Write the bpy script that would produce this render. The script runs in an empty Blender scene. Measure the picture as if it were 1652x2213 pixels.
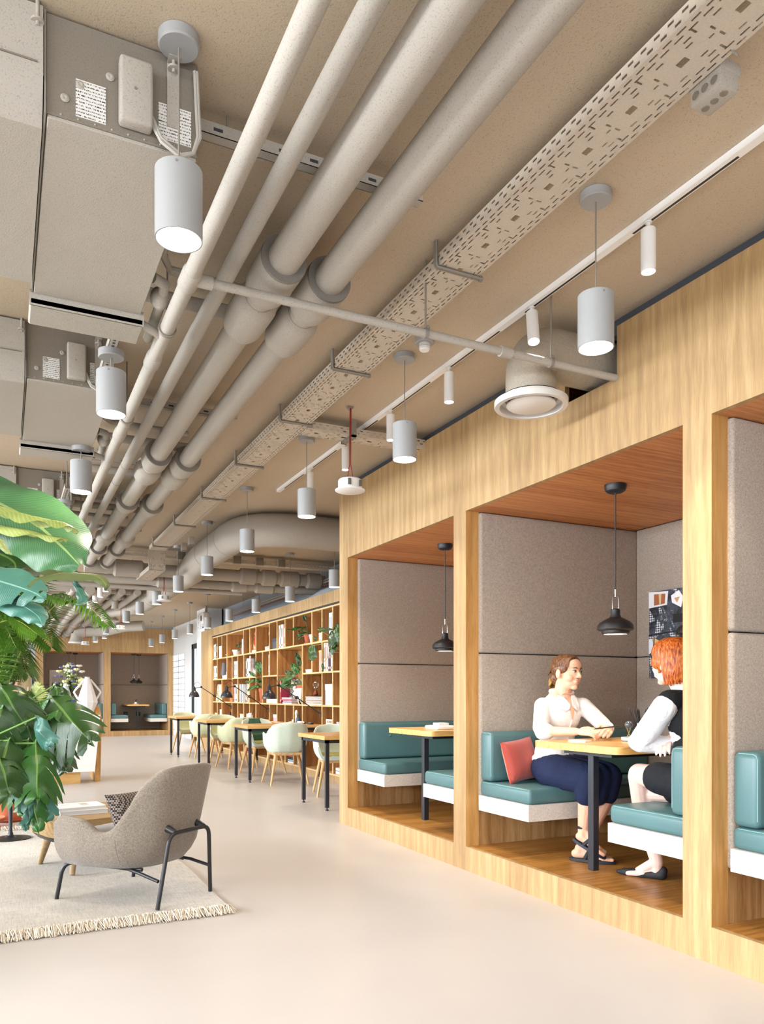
import bpy, bmesh, math, random
from mathutils import Vector, Matrix

# ------------------------------------------------------------------ camera, world, light, exposure
SC = bpy.context.scene
COL = SC.collection
H = 1.16                                   # eye height
F, CX, CY = 1676.0, 826.0, 1500.0          # focal length and principal point, in pixels of the 1652 x 2213 frame
YAW = math.radians(26.07)
AX, AY = math.sin(YAW), math.cos(YAW)
cam = bpy.data.cameras.new('camera'); camo = bpy.data.objects.new('camera', cam); COL.objects.link(camo)
camo.location = (0, 0, H); camo.rotation_euler = (math.pi/2, 0, -YAW)
cam.sensor_fit = 'HORIZONTAL'; cam.sensor_width = 24.0; cam.lens = 24.0*F/1652.0
cam.shift_y = (CY-2213/2)/1652.0; cam.clip_start = 0.05; cam.clip_end = 200
SC.camera = camo
SC.view_settings.view_transform = 'Standard'; SC.view_settings.look = 'None'
SC.view_settings.gamma = 1.0; SC.view_settings.use_curve_mapping = False
SC.view_settings.exposure = 0.55
wd = bpy.data.worlds.new('world'); SC.world = wd; wd.use_nodes = True
wd.node_tree.nodes['Background'].inputs[0].default_value = (0.85, 0.92, 1.0, 1)
wd.node_tree.nodes['Background'].inputs[1].default_value = 1.5
cy = SC.cycles
cy.max_bounces = 7; cy.diffuse_bounces = 4; cy.glossy_bounces = 3; cy.transmission_bounces = 5; cy.transparent_max_bounces = 12
cy.use_denoising = True; cy.sample_clamp_indirect = 6.0; cy.caustics_reflective = False; cy.caustics_refractive = False
try: cy.use_light_tree = True
except Exception: pass

def area(name, loc, rot, sx, sy, power, color, spread=math.pi):
    l = bpy.data.lights.new(name, 'AREA'); l.shape = 'RECTANGLE'; l.size = sx; l.size_y = sy
    l.energy = power; l.color = color; l.spread = spread
    o = bpy.data.objects.new(name, l); COL.objects.link(o); o.location = loc; o.rotation_euler = rot
    return o
# daylight through the window wall on the left and the windows behind the camera
area('daylight_left', (-8.0, 8.0, 2.9), (0, -math.radians(58), 0), 2.4, 25.0, 3700, (0.88, 0.94, 1.0), math.radians(130))
area('daylight_back', (-1.2, -5.0, 2.9), (math.radians(58), 0, 0), 9.5, 2.4, 260, (0.93, 0.96, 1.0), math.radians(130))
SPOT_PENDANT, SPOT_TRACK, SPOT_BOOTH, SPOT_SCALE = 26.0, 34.0, 9.0, 1.0
WARM = (1.0, 0.87, 0.72)

# ------------------------------------------------------------------ pixel <-> place (planes with a known distance)
def _t(px): return (px-CX)/F
def onX(px, py, X):
    t = _t(px); d = X/(AX+AY*t); return Vector((X, d*(AY-AX*t), H+(CY-py)/F*d))
def onY(px, py, Y):
    t = _t(px); d = Y/(AY-AX*t); return Vector((d*(AX+AY*t), Y, H+(CY-py)/F*d))
def onZ(px, py, Z):
    d = F*(Z-H)/(CY-py); t = _t(px); return Vector((d*(AX+AY*t), d*(AY-AX*t), Z))
def atD(px, py, d):
    t = _t(px); return Vector((d*(AX+AY*t), d*(AY-AX*t), H+(CY-py)/F*d))

# ------------------------------------------------------------------ mesh builder
class MB:
    def __init__(s): s.v = []; s.f = []
    def add(s, vs, fs):
        o = len(s.v); s.v += [Vector(v) for v in vs]; s.f += [[i+o for i in f] for f in fs]; return s
    def box(s, x0, x1, y0, y1, z0, z1):
        x0, x1 = min(x0, x1), max(x0, x1); y0, y1 = min(y0, y1), max(y0, y1); z0, z1 = min(z0, z1), max(z0, z1)
        return s.add([(x0,y0,z0),(x1,y0,z0),(x1,y1,z0),(x0,y1,z0),(x0,y0,z1),(x1,y0,z1),(x1,y1,z1),(x0,y1,z1)],
                     [(3,2,1,0),(4,5,6,7),(0,1,5,4),(1,2,6,5),(2,3,7,6),(3,0,4,7)])
    def rbox(s, x0, x1, y0, y1, z0, z1, r=0.01, seg=3):
        bm = bmesh.new(); bmesh.ops.create_cube(bm, size=1)
        sx, sy, sz = abs(x1-x0), abs(y1-y0), abs(z1-z0)
        for v in bm.verts: v.co = Vector(((x0+x1)/2+v.co.x*sx, (y0+y1)/2+v.co.y*sy, (z0+z1)/2+v.co.z*sz))
        r = min(r, sx*.49, sy*.49, sz*.49)
        bmesh.ops.bevel(bm, geom=bm.edges[:], offset=r, segments=seg, affect='EDGES', profile=0.5)
        return s.bm(bm)
    def bm(s, bm):
        bm.verts.index_update()
        s.add([v.co.copy() for v in bm.verts], [[v.index for v in f.verts] for f in bm.faces]); bm.free(); return s
    def prism(s, pts, lo, hi, axis='Z'):
        def P(a, b, c): return {'Z': (a, b, c), 'Y': (a, c, b), 'X': (c, a, b)}[axis]
        n = len(pts)
        vs = [P(a, b, lo) for a, b in pts]+[P(a, b, hi) for a, b in pts]
        fs = [list(range(n))[::-1], list(range(n, 2*n))]+[(i, (i+1) % n, n+(i+1) % n, n+i) for i in range(n)]
        return s.add(vs, fs)
    def tube(s, pts, r, n=10, caps=True, sq=1.0, up=None):
        pts = [Vector(p) for p in pts]; m = len(pts)
        rs = r if isinstance(r, (list, tuple)) else [r]*m
        tan = []
        for i in range(m):
            a = pts[max(i-1, 0)]; b = pts[min(i+1, m-1)]; t = (b-a)
            tan.append(t.normalized() if t.length > 1e-9 else Vector((0, 0, 1)))
        u = Vector(up) if up is not None else (Vector((0, 0, 1)) if abs(tan[0].z) < .9 else Vector((0, 1, 0)))
        vs = []
        for i in range(m):
            u = u-tan[i]*u.dot(tan[i])
            if u.length < 1e-6: u = tan[i].orthogonal()
            u.normalize(); w = tan[i].cross(u)
            for k in range(n):
                a = 2*math.pi*k/n
                vs.append(pts[i]+(u*math.cos(a)*sq+w*math.sin(a))*rs[i])
        fs = [(i*n+k, i*n+(k+1) % n, (i+1)*n+(k+1) % n, (i+1)*n+k) for i in range(m-1) for k in range(n)]
        if caps: fs += [list(range(n))[::-1], list(range((m-1)*n, m*n))]
        return s.add(vs, fs)
    def cyl(s, p0, p1, r0, r1=None, n=20, caps=True):
        return s.tube([p0, p1], [r0, r0 if r1 is None else r1], n, caps)
    def lathe(s, prof, c=(0, 0, 0), n=32, axis=None, close=False):
        c = Vector(c); vs = []; m = len(prof)
        ax = Vector(axis).normalized() if axis is not None else Vector((0, 0, 1))
        q = Vector((0, 0, 1)).rotation_difference(ax)
        for r, z in prof:
            for k in range(n):
                a = 2*math.pi*k/n
                vs.append(c+q @ Vector((max(r, 1e-5)*math.cos(a), max(r, 1e-5)*math.sin(a), z)))
        fs = [(i*n+k, i*n+(k+1) % n, (i+1)*n+(k+1) % n, (i+1)*n+k) for i in range(m-1) for k in range(n)]
        if close: fs += [((m-1)*n+k, (m-1)*n+(k+1) % n, (k+1) % n, k) for k in range(n)]
        return s.add(vs, fs)
    def ell(s, c, rx, ry, rz, n=20, m=12, rot=None):
        c = Vector(c); vs = []; fs = []
        for i in range(m+1):
            t = math.pi*i/m
            for k in range(n):
                a = 2*math.pi*k/n
                p = Vector((rx*max(math.sin(t), 1e-4)*math.cos(a), ry*max(math.sin(t), 1e-4)*math.sin(a), -rz*math.cos(t)))
                vs.append(c+(rot @ p if rot else p))
        fs = [(i*n+k, i*n+(k+1) % n, (i+1)*n+(k+1) % n, (i+1)*n+k) for i in range(m) for k in range(n)]
        return s.add(vs, fs)
    def cap(s, p0, p1, r0, r1, n=14, sq=1.0, up=None):
        # tapered capsule with rounded ends
        p0, p1 = Vector(p0), Vector(p1); d = (p1-p0); L = d.length
        d = d/L if L > 1e-9 else Vector((0, 0, 1))
        pts, rs = [], []
        for k in range(5):
            a = math.pi/2*k/4; pts.append(p0-d*r0*math.cos(a)); rs.append(max(r0*math.sin(a), 1e-4))
        for k in range(5):
            a = math.pi/2*k/4; pts.append(p1+d*r1*math.sin(a)); rs.append(max(r1*math.cos(a), 1e-4))
        return s.tube(pts, rs, n, True, sq, up)
    def grid(s, fn, nu, nv, closeu=False):
        vs = [fn(i/nu, j/nv) for i in range(nu+(0 if closeu else 1)) for j in range(nv+1)]
        m = nu if closeu else nu+1
        fs = [(i*(nv+1)+j, ((i+1) % m)*(nv+1)+j, ((i+1) % m)*(nv+1)+j+1, i*(nv+1)+j+1) for i in range(nu) for j in range(nv)]
        return s.add(vs, fs)
    def xf(s, M):
        s.v = [M @ v for v in s.v]; return s

MATX = {}
def _mx(o):
    return MATX.get(o.name, Matrix.Identity(4))
def obj(name, mb, mat, parent=None, world=False, angle=35, recalc=True, label=None, smooth=True):
    me = bpy.data.meshes.new(name)
    vs = mb.v
    if world and parent is not None:
        inv = _mx(parent).inverted(); vs = [inv @ v for v in vs]
    me.from_pydata([tuple(v) for v in vs], [], [tuple(f) for f in mb.f])
    if recalc:
        bm = bmesh.new(); bm.from_mesh(me); bmesh.ops.recalc_face_normals(bm, faces=bm.faces[:]); bm.to_mesh(me); bm.free()
    if smooth:
        me.polygons.foreach_set('use_smooth', [True]*len(me.polygons))
        me.set_sharp_from_angle(angle=math.radians(angle))
    me.update()
    if mat is not None: me.materials.append(mat)
    o = bpy.data.objects.new(name, me); COL.objects.link(o)
    if parent is not None:
        o.parent = parent; MATX[o.name] = _mx(parent)
    if label: o['label'] = label
    return o
def thing(name, label, cat, loc=(0, 0, 0), rz=0.0, group=None):
    o = bpy.data.objects.new(name, None); COL.objects.link(o); o.empty_display_size = .1
    o.location = loc; o.rotation_euler = (0, 0, rz); o['label'] = label; o['category'] = cat
    if group: o['group'] = group
    MATX[o.name] = Matrix.Translation(loc) @ Matrix.Rotation(rz, 4, 'Z')
    return o
def tag(o, label, cat, group=None):
    o['label'] = label; o['category'] = cat
    if group: o['group'] = group
    return o
def single(name, mb, mat, label, cat, group=None, angle=35):
    # a thing that is one mesh: origin moved to its base centre
    xs = [v.x for v in mb.v]; ys = [v.y for v in mb.v]; zs = [v.z for v in mb.v]
    c = Vector(((min(xs)+max(xs))/2, (min(ys)+max(ys))/2, min(zs)))
    mb.v = [v-c for v in mb.v]
    o = obj(name, mb, mat, angle=angle); o.location = c; MATX[o.name] = Matrix.Translation(c)
    return tag(o, label, cat, group)
def struct(name, mb, mat, parent=None, angle=35):
    o = obj(name, mb, mat, parent, angle=angle)
    if parent is None: o['kind'] = 'structure'
    return o
def kids(o): return CHILD.get(o.name, [])
def copy_tree(o, loc, rz=None, label=None, group=None, parent=None):
    c = o.copy(); COL.objects.link(c)
    if parent is None:
        c.location = loc
        if rz is not None: c.rotation_euler = (0, 0, rz)
        if label: c['label'] = label
        if group: c['group'] = group
        MATX[c.name] = Matrix.Translation(loc) @ Matrix.Rotation(c.rotation_euler[2], 4, 'Z')
    else: c.parent = parent
    for ch in [x for x in o.children]:
        copy_tree(ch, None, parent=c)
    return c
def light_in(parent, name, kind, loc, energy, color=WARM, size=.05, blend=.6, angle=110, aim=None):
    l = bpy.data.lights.new(name, kind); l.energy = energy*SPOT_SCALE; l.color = color; l.shadow_soft_size = size
    if kind == 'SPOT': l.spot_size = math.radians(angle); l.spot_blend = blend
    o = bpy.data.objects.new(name, l); COL.objects.link(o); o.parent = parent; o.location = loc
    if aim is not None: o.rotation_euler = Vector((0, 0, -1)).rotation_difference(Vector(aim)).to_euler()
    return o

# ------------------------------------------------------------------ node helpers and materials
def C(hexs):
    hexs = hexs.lstrip('#'); r = []
    for i in (0, 2, 4):
        c = int(hexs[i:i+2], 16)/255; r.append(c/12.92 if c <= .04045 else ((c+.055)/1.055)**2.4)
    return (r[0], r[1], r[2], 1)
class G:
    def __init__(s, name):
        s.m = bpy.data.materials.new(name); s.m.use_nodes = True; s.t = s.m.node_tree; s.n = s.t.nodes
        s.b = s.n['Principled BSDF']
    def node(s, typ, **kw):
        nd = s.n.new(typ)
        for k, v in kw.items(): setattr(nd, k, v)
        return nd
    def link(s, a, b): s.t.links.new(a, b)
    def set(s, sock, v):
        if isinstance(v, bpy.types.NodeSocket): s.link(v, sock)
        else: sock.default_value = v
    def math(s, op, a, b=0.0, c=None):
        nd = s.node('ShaderNodeMath', operation=op); s.set(nd.inputs[0], a); s.set(nd.inputs[1], b)
        if c is not None: s.set(nd.inputs[2], c)
        return nd.outputs[0]
    def coord(s, scale=(1, 1, 1), obj=True, loc=(0, 0, 0), rot=(0, 0, 0)):
        tc = s.node('ShaderNodeTexCoord'); mp = s.node('ShaderNodeMapping')
        s.link(tc.outputs['Object' if obj else 'Generated'], mp.inputs[0])
        mp.inputs['Scale'].default_value = scale; mp.inputs['Location'].default_value = loc; mp.inputs['Rotation'].default_value = rot
        return mp.outputs[0]
    def noise(s, vec, scale=5, detail=4, rough=.5, dist=0):
        nd = s.node('ShaderNodeTexNoise'); s.link(vec, nd.inputs['Vector'])
        nd.inputs['Scale'].default_value = scale; nd.inputs['Detail'].default_value = detail
        nd.inputs['Roughness'].default_value = rough; nd.inputs['Distortion'].default_value = dist
        return nd.outputs[0]
    def ramp(s, fac, stops):
        nd = s.node('ShaderNodeValToRGB'); s.set(nd.inputs[0], fac)
        e = nd.color_ramp.elements
        while len(e) < len(stops): e.new(.5)
        for i, (p, c) in enumerate(stops): e[i].position = p; e[i].color = c
        return nd.outputs[0]
    def mix(s, fac, a, b, typ='MIX'):
        nd = s.node('ShaderNodeMix', data_type='RGBA', blend_type=typ); s.set(nd.inputs[0], fac)
        s.set(nd.inputs[6], a); s.set(nd.inputs[7], b); return nd.outputs[2]
    def bump(s, h, strength=.3, dist=.01):
        nd = s.node('ShaderNodeBump'); s.set(nd.inputs['Height'], h); nd.inputs['Strength'].default_value = strength
        nd.inputs['Distance'].default_value = dist; s.link(nd.outputs[0], s.b.inputs['Normal'])
    def done(s, color=None, rough=.5, metal=0.0, **kw):
        if color is not None: s.set(s.b.inputs['Base Color'], color)
        s.set(s.b.inputs['Roughness'], rough); s.set(s.b.inputs['Metallic'], metal)
        for k, v in kw.items(): s.set(s.b.inputs[k], v)
        return s.m
_pl = {}
def plain(hexs, rough=.5, metal=0.0, name=None, spec=.5, bump=0, var=.04):
    key = (hexs, rough, metal, bump)
    if key in _pl: return _pl[key]
    g = G(name or 'plain_'+hexs.strip('#')); v = g.coord()
    n = g.noise(v, 14, 3); c = C(hexs)
    a = tuple(min(1, x*(1-var)) for x in c[:3])+(1,); b = tuple(min(1, x*(1+var)) for x in c[:3])+(1,)
    col = g.mix(n, a, b)
    if bump: g.bump(g.noise(v, 180, 2), bump, .002)
    _pl[key] = g.done(col, rough, metal, **{'Specular IOR Level': spec}); return _pl[key]
def emit(name, hexs, strength):
    g = G(name); c = C(hexs); return g.done(c, .5, 0, **{'Emission Color': c, 'Emission Strength': strength})
def wood(name, dark, mid, light, grain='Z', plank=None, rough=.45, ring=1.0, seed=0.0):
    # grain runs along the given axis; plank = (axis, width)
    g = G(name)
    st = {'X': (.06, 1, 1), 'Y': (1, .06, 1), 'Z': (1, 1, .06)}[grain]
    tc = g.node('ShaderNodeTexCoord'); sp = g.node('ShaderNodeSeparateXYZ'); g.link(tc.outputs['Object'], sp.inputs[0])
    ax = {'X': 0, 'Y': 1, 'Z': 2}
    if plank:
        cell = g.math('FLOOR', g.math('DIVIDE', sp.outputs[ax[plank[0]]], plank[1]))
        wn = g.node('ShaderNodeTexWhiteNoise', noise_dimensions='1D'); g.link(cell, wn.inputs['W']); rnd = wn.outputs[0]
    else:
        rnd = 0.5
    off = g.math('MULTIPLY', rnd, 37.0) if plank else seed
    cb = g.node('ShaderNodeCombineXYZ')
    for i, a in enumerate('XYZ'):
        g.set(cb.inputs[i], g.math('ADD', sp.outputs[i], off) if a == grain else sp.outputs[i])
    mp = g.node('ShaderNodeMapping'); g.link(cb.outputs[0], mp.inputs[0]); mp.inputs['Scale'].default_value = st
    fine = g.noise(mp.outputs[0], 160, 4, .65, .3)
    med = g.noise(mp.outputs[0], 28, 4, .6, .8)
    wv = g.node('ShaderNodeTexWave', wave_type='BANDS', bands_direction={'Z': 'X', 'Y': 'X', 'X': 'Y'}[grain])
    mp2 = g.node('ShaderNodeMapping'); g.link(cb.outputs[0], mp2.inputs[0])
    mp2.inputs['Scale'].default_value = {'X': (.10, 1, 1), 'Y': (1, .10, 1), 'Z': (.7, .7, .10)}[grain]
    if grain in 'Z':   # bands across a diagonal so both face directions show grain
        mp2.inputs['Rotation'].default_value = (0, 0, math.radians(45))
    g.link(mp2.outputs[0], wv.inputs['Vector']); wv.inputs['Scale'].default_value = 7*ring
    wv.inputs['Distortion'].default_value = 9; wv.inputs['Detail'].default_value = 3; wv.inputs['Detail Scale'].default_value = 1.6
    f = g.math('ADD', g.math('MULTIPLY', fine, .45), g.math('ADD', g.math('MULTIPLY', med, .38), g.math('MULTIPLY', wv.outputs[1], .12)))
    if plank: f = g.math('ADD', f, g.math('MULTIPLY', g.math('SUBTRACT', rnd, .5), .16))
    col = g.ramp(f, [(.30, C(dark)), (.5, C(mid)), (.70, C(light))])
    g.bump(f, .12, .003)
    return g.done(col, rough, 0, **{'Specular IOR Level': .35})

M = {}
M['oak_v'] = wood('oak_vertical', '#9d7f5a', '#b39468', '#c5a87d', 'Z', ('Y', .23), .5)
M['oak_vx'] = wood('oak_vertical_endwall', '#98774f', '#ae8b5e', '#bf9d70', 'Z', ('X', .23), .5)
M['oak_jamb'] = wood('oak_jamb', '#a2763f', '#ba8b50', '#c99f66', 'Z', None, .5)
M['oak_soffit'] = wood('oak_soffit', '#a8693a', '#cc8a54', '#dba06a', 'X', ('Y', .19), .5)
M['oak_floor'] = wood('oak_platform', '#865a28', '#aa783a', '#c69350', 'X', ('Y', .13), .35)
M['oak_back'] = wood('oak_under_bench', '#8a6236', '#a98254', '#bd986b', 'Z', ('X', .16), .5)
M['oak_top'] = wood('oak_table_top', '#b88a4c', '#d8a968', '#e6bf85', 'X', None, .3)
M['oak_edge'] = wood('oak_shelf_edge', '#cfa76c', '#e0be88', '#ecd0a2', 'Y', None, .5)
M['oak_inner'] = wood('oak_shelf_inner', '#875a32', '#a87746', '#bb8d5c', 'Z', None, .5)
M['ash'] = wood('ash_legs', '#bd9260', '#d3ab78', '#e0bd8e', 'Z', None, .45)
M['walnutish'] = wood('smoked_oak', '#7c6444', '#9c8460', '#b39b76', 'X', None, .45)

def mk_floor():
    g = G('resin_floor'); v = g.coord()
    n = g.noise(v, .55, 4, .5); n2 = g.noise(v, 3.0, 4, .6)
    c = g.mix(g.math('MULTIPLY', g.math('ADD', n, n2), .5), C('#b9b4b1'), C('#c6c1be'))
    g.bump(g.noise(v, 40, 2), .03, .002)
    r = g.math('ADD', .30, g.math('MULTIPLY', n2, .12))
    return g.done(c, r, 0, **{'Specular IOR Level': .4})
M['floor'] = mk_floor()
def mk_spray(name, a, b, sp, k=.55):
    # sprayed paint with dark speckle
    g = G(name); v = g.coord()
    n = g.noise(v, 2.2, 4, .6); s_ = g.noise(v, 210, 2, .6)
    dots = g.ramp(s_, [(.30, (0, 0, 0, 1)), (.43, (1, 1, 1, 1))])
    c = g.mix(n, C(a), C(b)); c = g.mix(g.math('SUBTRACT', 1.0, g.math('ADD', k, g.math('MULTIPLY', dots, 1-k))), c, C(sp))
    g.bump(s_, .25, .003)
    return g.done(c, .85, 0, **{'Specular IOR Level': .2})
M['ceiling'] = mk_spray('sprayed_ceiling', '#b5a48e', '#c1b19a', '#706353')
M['spray'] = mk_spray('sprayed_metal', '#a69f95', '#b2aba0', '#686157', .6)
M['spray_d'] = mk_spray('sprayed_casing', '#7c7468', '#877f73', '#4f483e', .6)
M['foam_ring'] = mk_spray('grey_foam_edge', '#7d7871', '#8a857d', '#5a554e')
def mk_felt(name, a, b):
    g = G(name); v = g.coord(); n = g.noise(v, 300, 4, .75); n2 = g.noise(v, 110, 3, .7)
    f = g.math('ADD', g.math('MULTIPLY', n, .6), g.math('MULTIPLY', n2, .4))
    c = g.ramp(f, [(.36, C(a)), (.62, C(b))]); g.bump(n, .35, .002)
    return g.done(c, .95, 0, **{'Specular IOR Level': .1, 'Sheen Weight': .25})
M['felt'] = mk_felt('grey_felt', '#85786c', '#b6a99c')
M['felt_white'] = mk_felt('pale_felt', '#bdb2a6', '#e2dbd2')
M['fabric_grey'] = mk_felt('armchair_weave', '#5b534b', '#8f8477')
def mk_leather():
    g = G('teal_leather'); v = g.coord(); n = g.noise(v, 260, 3, .6); n2 = g.noise(v, 3, 3)
    c = g.mix(n2, C('#456466'), C('#54797c')); g.bump(n, .12, .001)
    return g.done(c, .38, 0, **{'Specular IOR Level': .5})
M['leather'] = mk_leather()
M['black'] = plain('#1c1d20', .45, 0, 'black_powder_coat')
M['navyblack'] = plain('#25272f', .4, 0, 'dark_steel')
M['chrome'] = plain('#b9b9b9', .25, 1.0, 'chrome')
M['rod'] = plain('#8d867c', .6, .3, 'grey_rod')
M['lamp_grey'] = plain('#9a9a99', .45, 0, 'lamp_shell')
M['white'] = plain('#e9e7e4', .45, 0, 'white_paint')
M['wall_white'] = plain('#dfe0df', .8, 0, 'white_wall')
M['wall_grey'] = plain('#8f959b', .8, 0, 'grey_wall')
M['dark_gap'] = plain('#3b3b3d', .9, 0, 'dark_gap')
M['lamp_glow'] = emit('lamp_glow', '#fff3dc', 22.0)
M['spot_glow'] = emit('spot_glow', '#fff6e8', 7.0)
M['booth_glow'] = emit('booth_glow', '#ffe9cc', 6.0)
M['terracotta'] = plain('#b8674a', .8, 0, 'terracotta', .2, .2, .08)
M['red_cable'] = plain('#8c2a22', .5, 0, 'red_cable')

def mk_perf(name, side=False):
    g = G(name); tc = g.node('ShaderNodeTexCoord'); sp = g.node('ShaderNodeSeparateXYZ'); g.link(tc.outputs['Object'], sp.inputs[0])
    Uy = sp.outputs[1]; V = sp.outputs[2] if side else sp.outputs[0]
    def rect(v0, p, off, hl, hw, gap=None):
        u = g.math('ADD', Uy, off+100*p)
        u = g.math('ABSOLUTE', g.math('SUBTRACT', g.math('MODULO', u, p), p/2))
        w = g.math('ABSOLUTE', g.math('SUBTRACT', V, v0))
        return g.math('MULTIPLY', g.math('LESS_THAN', u, hl), g.math('LESS_THAN', w, hw))
    rs = []
    if side:
        rs += [rect(.014, .05, 0, .011, .0042), rect(.034, .05, .025, .011, .0042)]
    else:
        for sgn in (-1, 1):
            rs += [rect(sgn*.086, .05, 0, .016, .0028), rect(sgn*.069, .05, .025, .016, .0028)]
            rs += [rect(sgn*.048, .1, .01, .013, .003), rect(sgn*.030, .2, .05, .012, .003), rect(sgn*.058, .2, .09, .0035, .013)]
            rs += [rect(sgn*.018, .2, .12, .0035, .010)]
        rs += [rect(0, .2, 0, .017, .011), rect(0, .1, .05, .009, .003)]
    m_ = rs[0]
    for r_ in rs[1:]: m_ = g.math('MAXIMUM', m_, r_)
    n = g.noise(g.coord(), 150, 2, .6)
    col = g.mix(n, C('#b3a797'), C('#cdc2b2'))
    g.done(col, .75, 0, **{'Specular IOR Level': .25})
    tr = g.node('ShaderNodeBsdfTransparent'); mx = g.node('ShaderNodeMixShader'); out = g.n['Material Output']
    g.link(m_, mx.inputs[0]); g.link(g.b.outputs[0], mx.inputs[1]); g.link(tr.outputs[0], mx.inputs[2]); g.link(mx.outputs[0], out.inputs[0])
    return g.m
M['perf'] = mk_perf('perforated_tray_base'); M['perf_side'] = mk_perf('perforated_tray_flange', True)
# ------------------------------------------------------------------ room shell
ZC = 3.05
XL, XR, YB, YF = -7.0, 4.40, -4.0, 22.42
struct('floor', MB().box(XL-.1, XR+.1, YB-.1, YF+1.7, -.1, 0), M['floor'])
struct('ceiling', MB().box(XL-.1, XR+.1, YB-.1, YF+.02, ZC, ZC+.1), M['ceiling'])
wl = MB().box(XL-.1, XL, YB, YF, 0, .25).box(XL-.1, XL, YB, YF, 2.85, ZC)
for k in range(12): wl.box(XL-.1, XL, YB+k*2.4, YB+k*2.4+.16, .25, 2.85)
struct('wall_left', wl, M['wall_white'])
wb = MB().box(XL, XR, YB-.1, YB, 0, .25).box(XL, XR, YB-.1, YB, 2.85, ZC).box(3.4, XR, YB-.1, YB, .25, 2.85)
for k in range(5): wb.box(XL+k*2.35, XL+k*2.35+.16, YB-.1, YB, .25, 2.85)
struct('wall_back', wb, M['wall_white'])
# right wall: grey stretch behind booths and bookcase, white stretch at the far end with a glass block window and a dark framed door
struct('wall_right', MB().box(XR, XR+.1, YB, 17.6, 0, ZC), M['wall_grey'])
GX = 4.36
g0, g1 = onX(373.2, 1500, GX).y, onX(399.5, 1500, GX).y      # glass block window, far and near ends
d0, d1 = onX(418.5, 1500, GX).y, 18.55
wr = MB().box(GX, XR+.1, g0, YF+.1, 0, ZC).box(GX, XR+.1, g1, g0, 2.27, ZC).box(GX, XR+.1, d0, g1, 0, ZC)
wr.box(GX, XR+.1, d1, d0, 2.42, ZC).box(GX, XR+.1, 17.6, d1, 0, ZC)
struct('wall_far_right', wr, M['wall_white'])
struct('wall_step', MB().box(3.98, GX, 16.99, 17.75, 0, ZC), M['wall_white'])
# glass block window
gl = emit('backlit_glass', '#eef3f7', .8)
w1 = struct('window_1', MB().box(GX-.015, GX+.005, g1, g0, 0, .05).box(GX-.015, GX+.005, g1, g0, 2.24, 2.27), M['wall_white'])
mull = MB()
for k in range(1, 14): mull.box(GX-.008, GX+.03, g1, g0, k*2.24/14-.012, k*2.24/14+.012)
for k in range(3): mull.box(GX-.008, GX+.03, g1+(g0-g1)*k/2-.02, g1+(g0-g1)*k/2+.02, 0, 2.24)
obj('mullion', mull, plain('#b4bbbf', .6), w1)
obj('pane', MB().box(GX+.01, GX+.05, g1, g0, .03, 2.25), gl, w1)
# dark framed glazed door
dm = plain('#2b2e31', .5)
df = MB().box(GX-.05, GX+.02, d0-.14, d0, 0, 2.42).box(GX-.05, GX+.02, d1, d1+.14, 0, 2.42).box(GX-.05, GX+.02, d1, d0, 2.3, 2.42).box(GX-.05, GX+.02, d1, d0, 0, .12)
df.box(GX-.05, GX+.02, (d0+d1)/2-.06, (d0+d1)/2+.06, .12, 2.3)
do = struct('door_1', df, dm)
obj('pane', MB().box(GX-.01, GX+.01, d1, d0, .1, 2.32), emit('door_glass', '#c3d0d8', .55), do)
# vent grille high on the white wall
vp = onX(437, 1350, GX-.0)
vg = thing('vent_grille', 'white slatted vent grille high on the white wall past the bookcase', 'vent', (GX, 17.35, 2.62))
fr = MB()
for (a, b, c, d) in ((-.25, .25, 0, .03), (-.25, .25, .31, .34), (-.25, -.22, 0, .34), (.22, .25, 0, .34), (-.015, .015, 0, .34)): fr.box(-.40, -.375, a, b, c, d)
obj('frame', fr, M['wall_white'], vg)
sl = MB()
for k in range(7): sl.box(-.395, -.378, -.22, .22, .05+k*.036, .062+k*.036)
obj('slat', sl, M['white'], vg)
obj('duct_opening', MB().box(-.379, -.376, -.22, .22, .03, .31), M['dark_gap'], vg)

# ------------------------------------------------------------------ booth rows
W = 2.738; YE = 6.445; PZ = .157; OZ = 2.366; FT = 2.985; JB = .10; DEP = 4.20
ops = [(4.493, 6.29), (2.527, 4.342), (.56, 2.373)]        # openings (near, far)
br = thing('booth_surround', 'light oak built-in row of seating booths with tall header panel, right of the walkway', 'seating booths', (W, 3.4, 0))
T = .03
# header panel with a notch for the round air duct
n0, n1, nz = 2.943, 3.34, 2.73
obj('header_panel', MB().prism([(.3, OZ), (YE, OZ), (YE, FT), (n1, FT), (n1, nz), (n0, nz), (n0, FT), (.3, FT)], W, W+T, 'X'), M['oak_v'], br, True)
obj('top_panel', MB().box(W+T, DEP+.15, n1, YE, FT-.03, FT).box(W+T, DEP+.15, .3, n0, FT-.03, FT), M['oak_soffit'], br, True)
obj('end_panel', MB().box(W+.001, XR-.002, YE-.002, YE+.028, 0, FT), M['oak_v'], br, True)
posts = [(YE-.155, YE), (4.342, 4.493), (2.373, 2.527), (.40, .56)]
for a, b in posts:
    obj('post', MB().box(W, W+JB, a, b, PZ-.0, OZ), M['oak_jamb'] if 0 else M['oak_v'], br, True)
obj('kick_panel', MB().box(W, W+T, .3, YE, 0, PZ), M['oak_v'], br, True)
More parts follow.
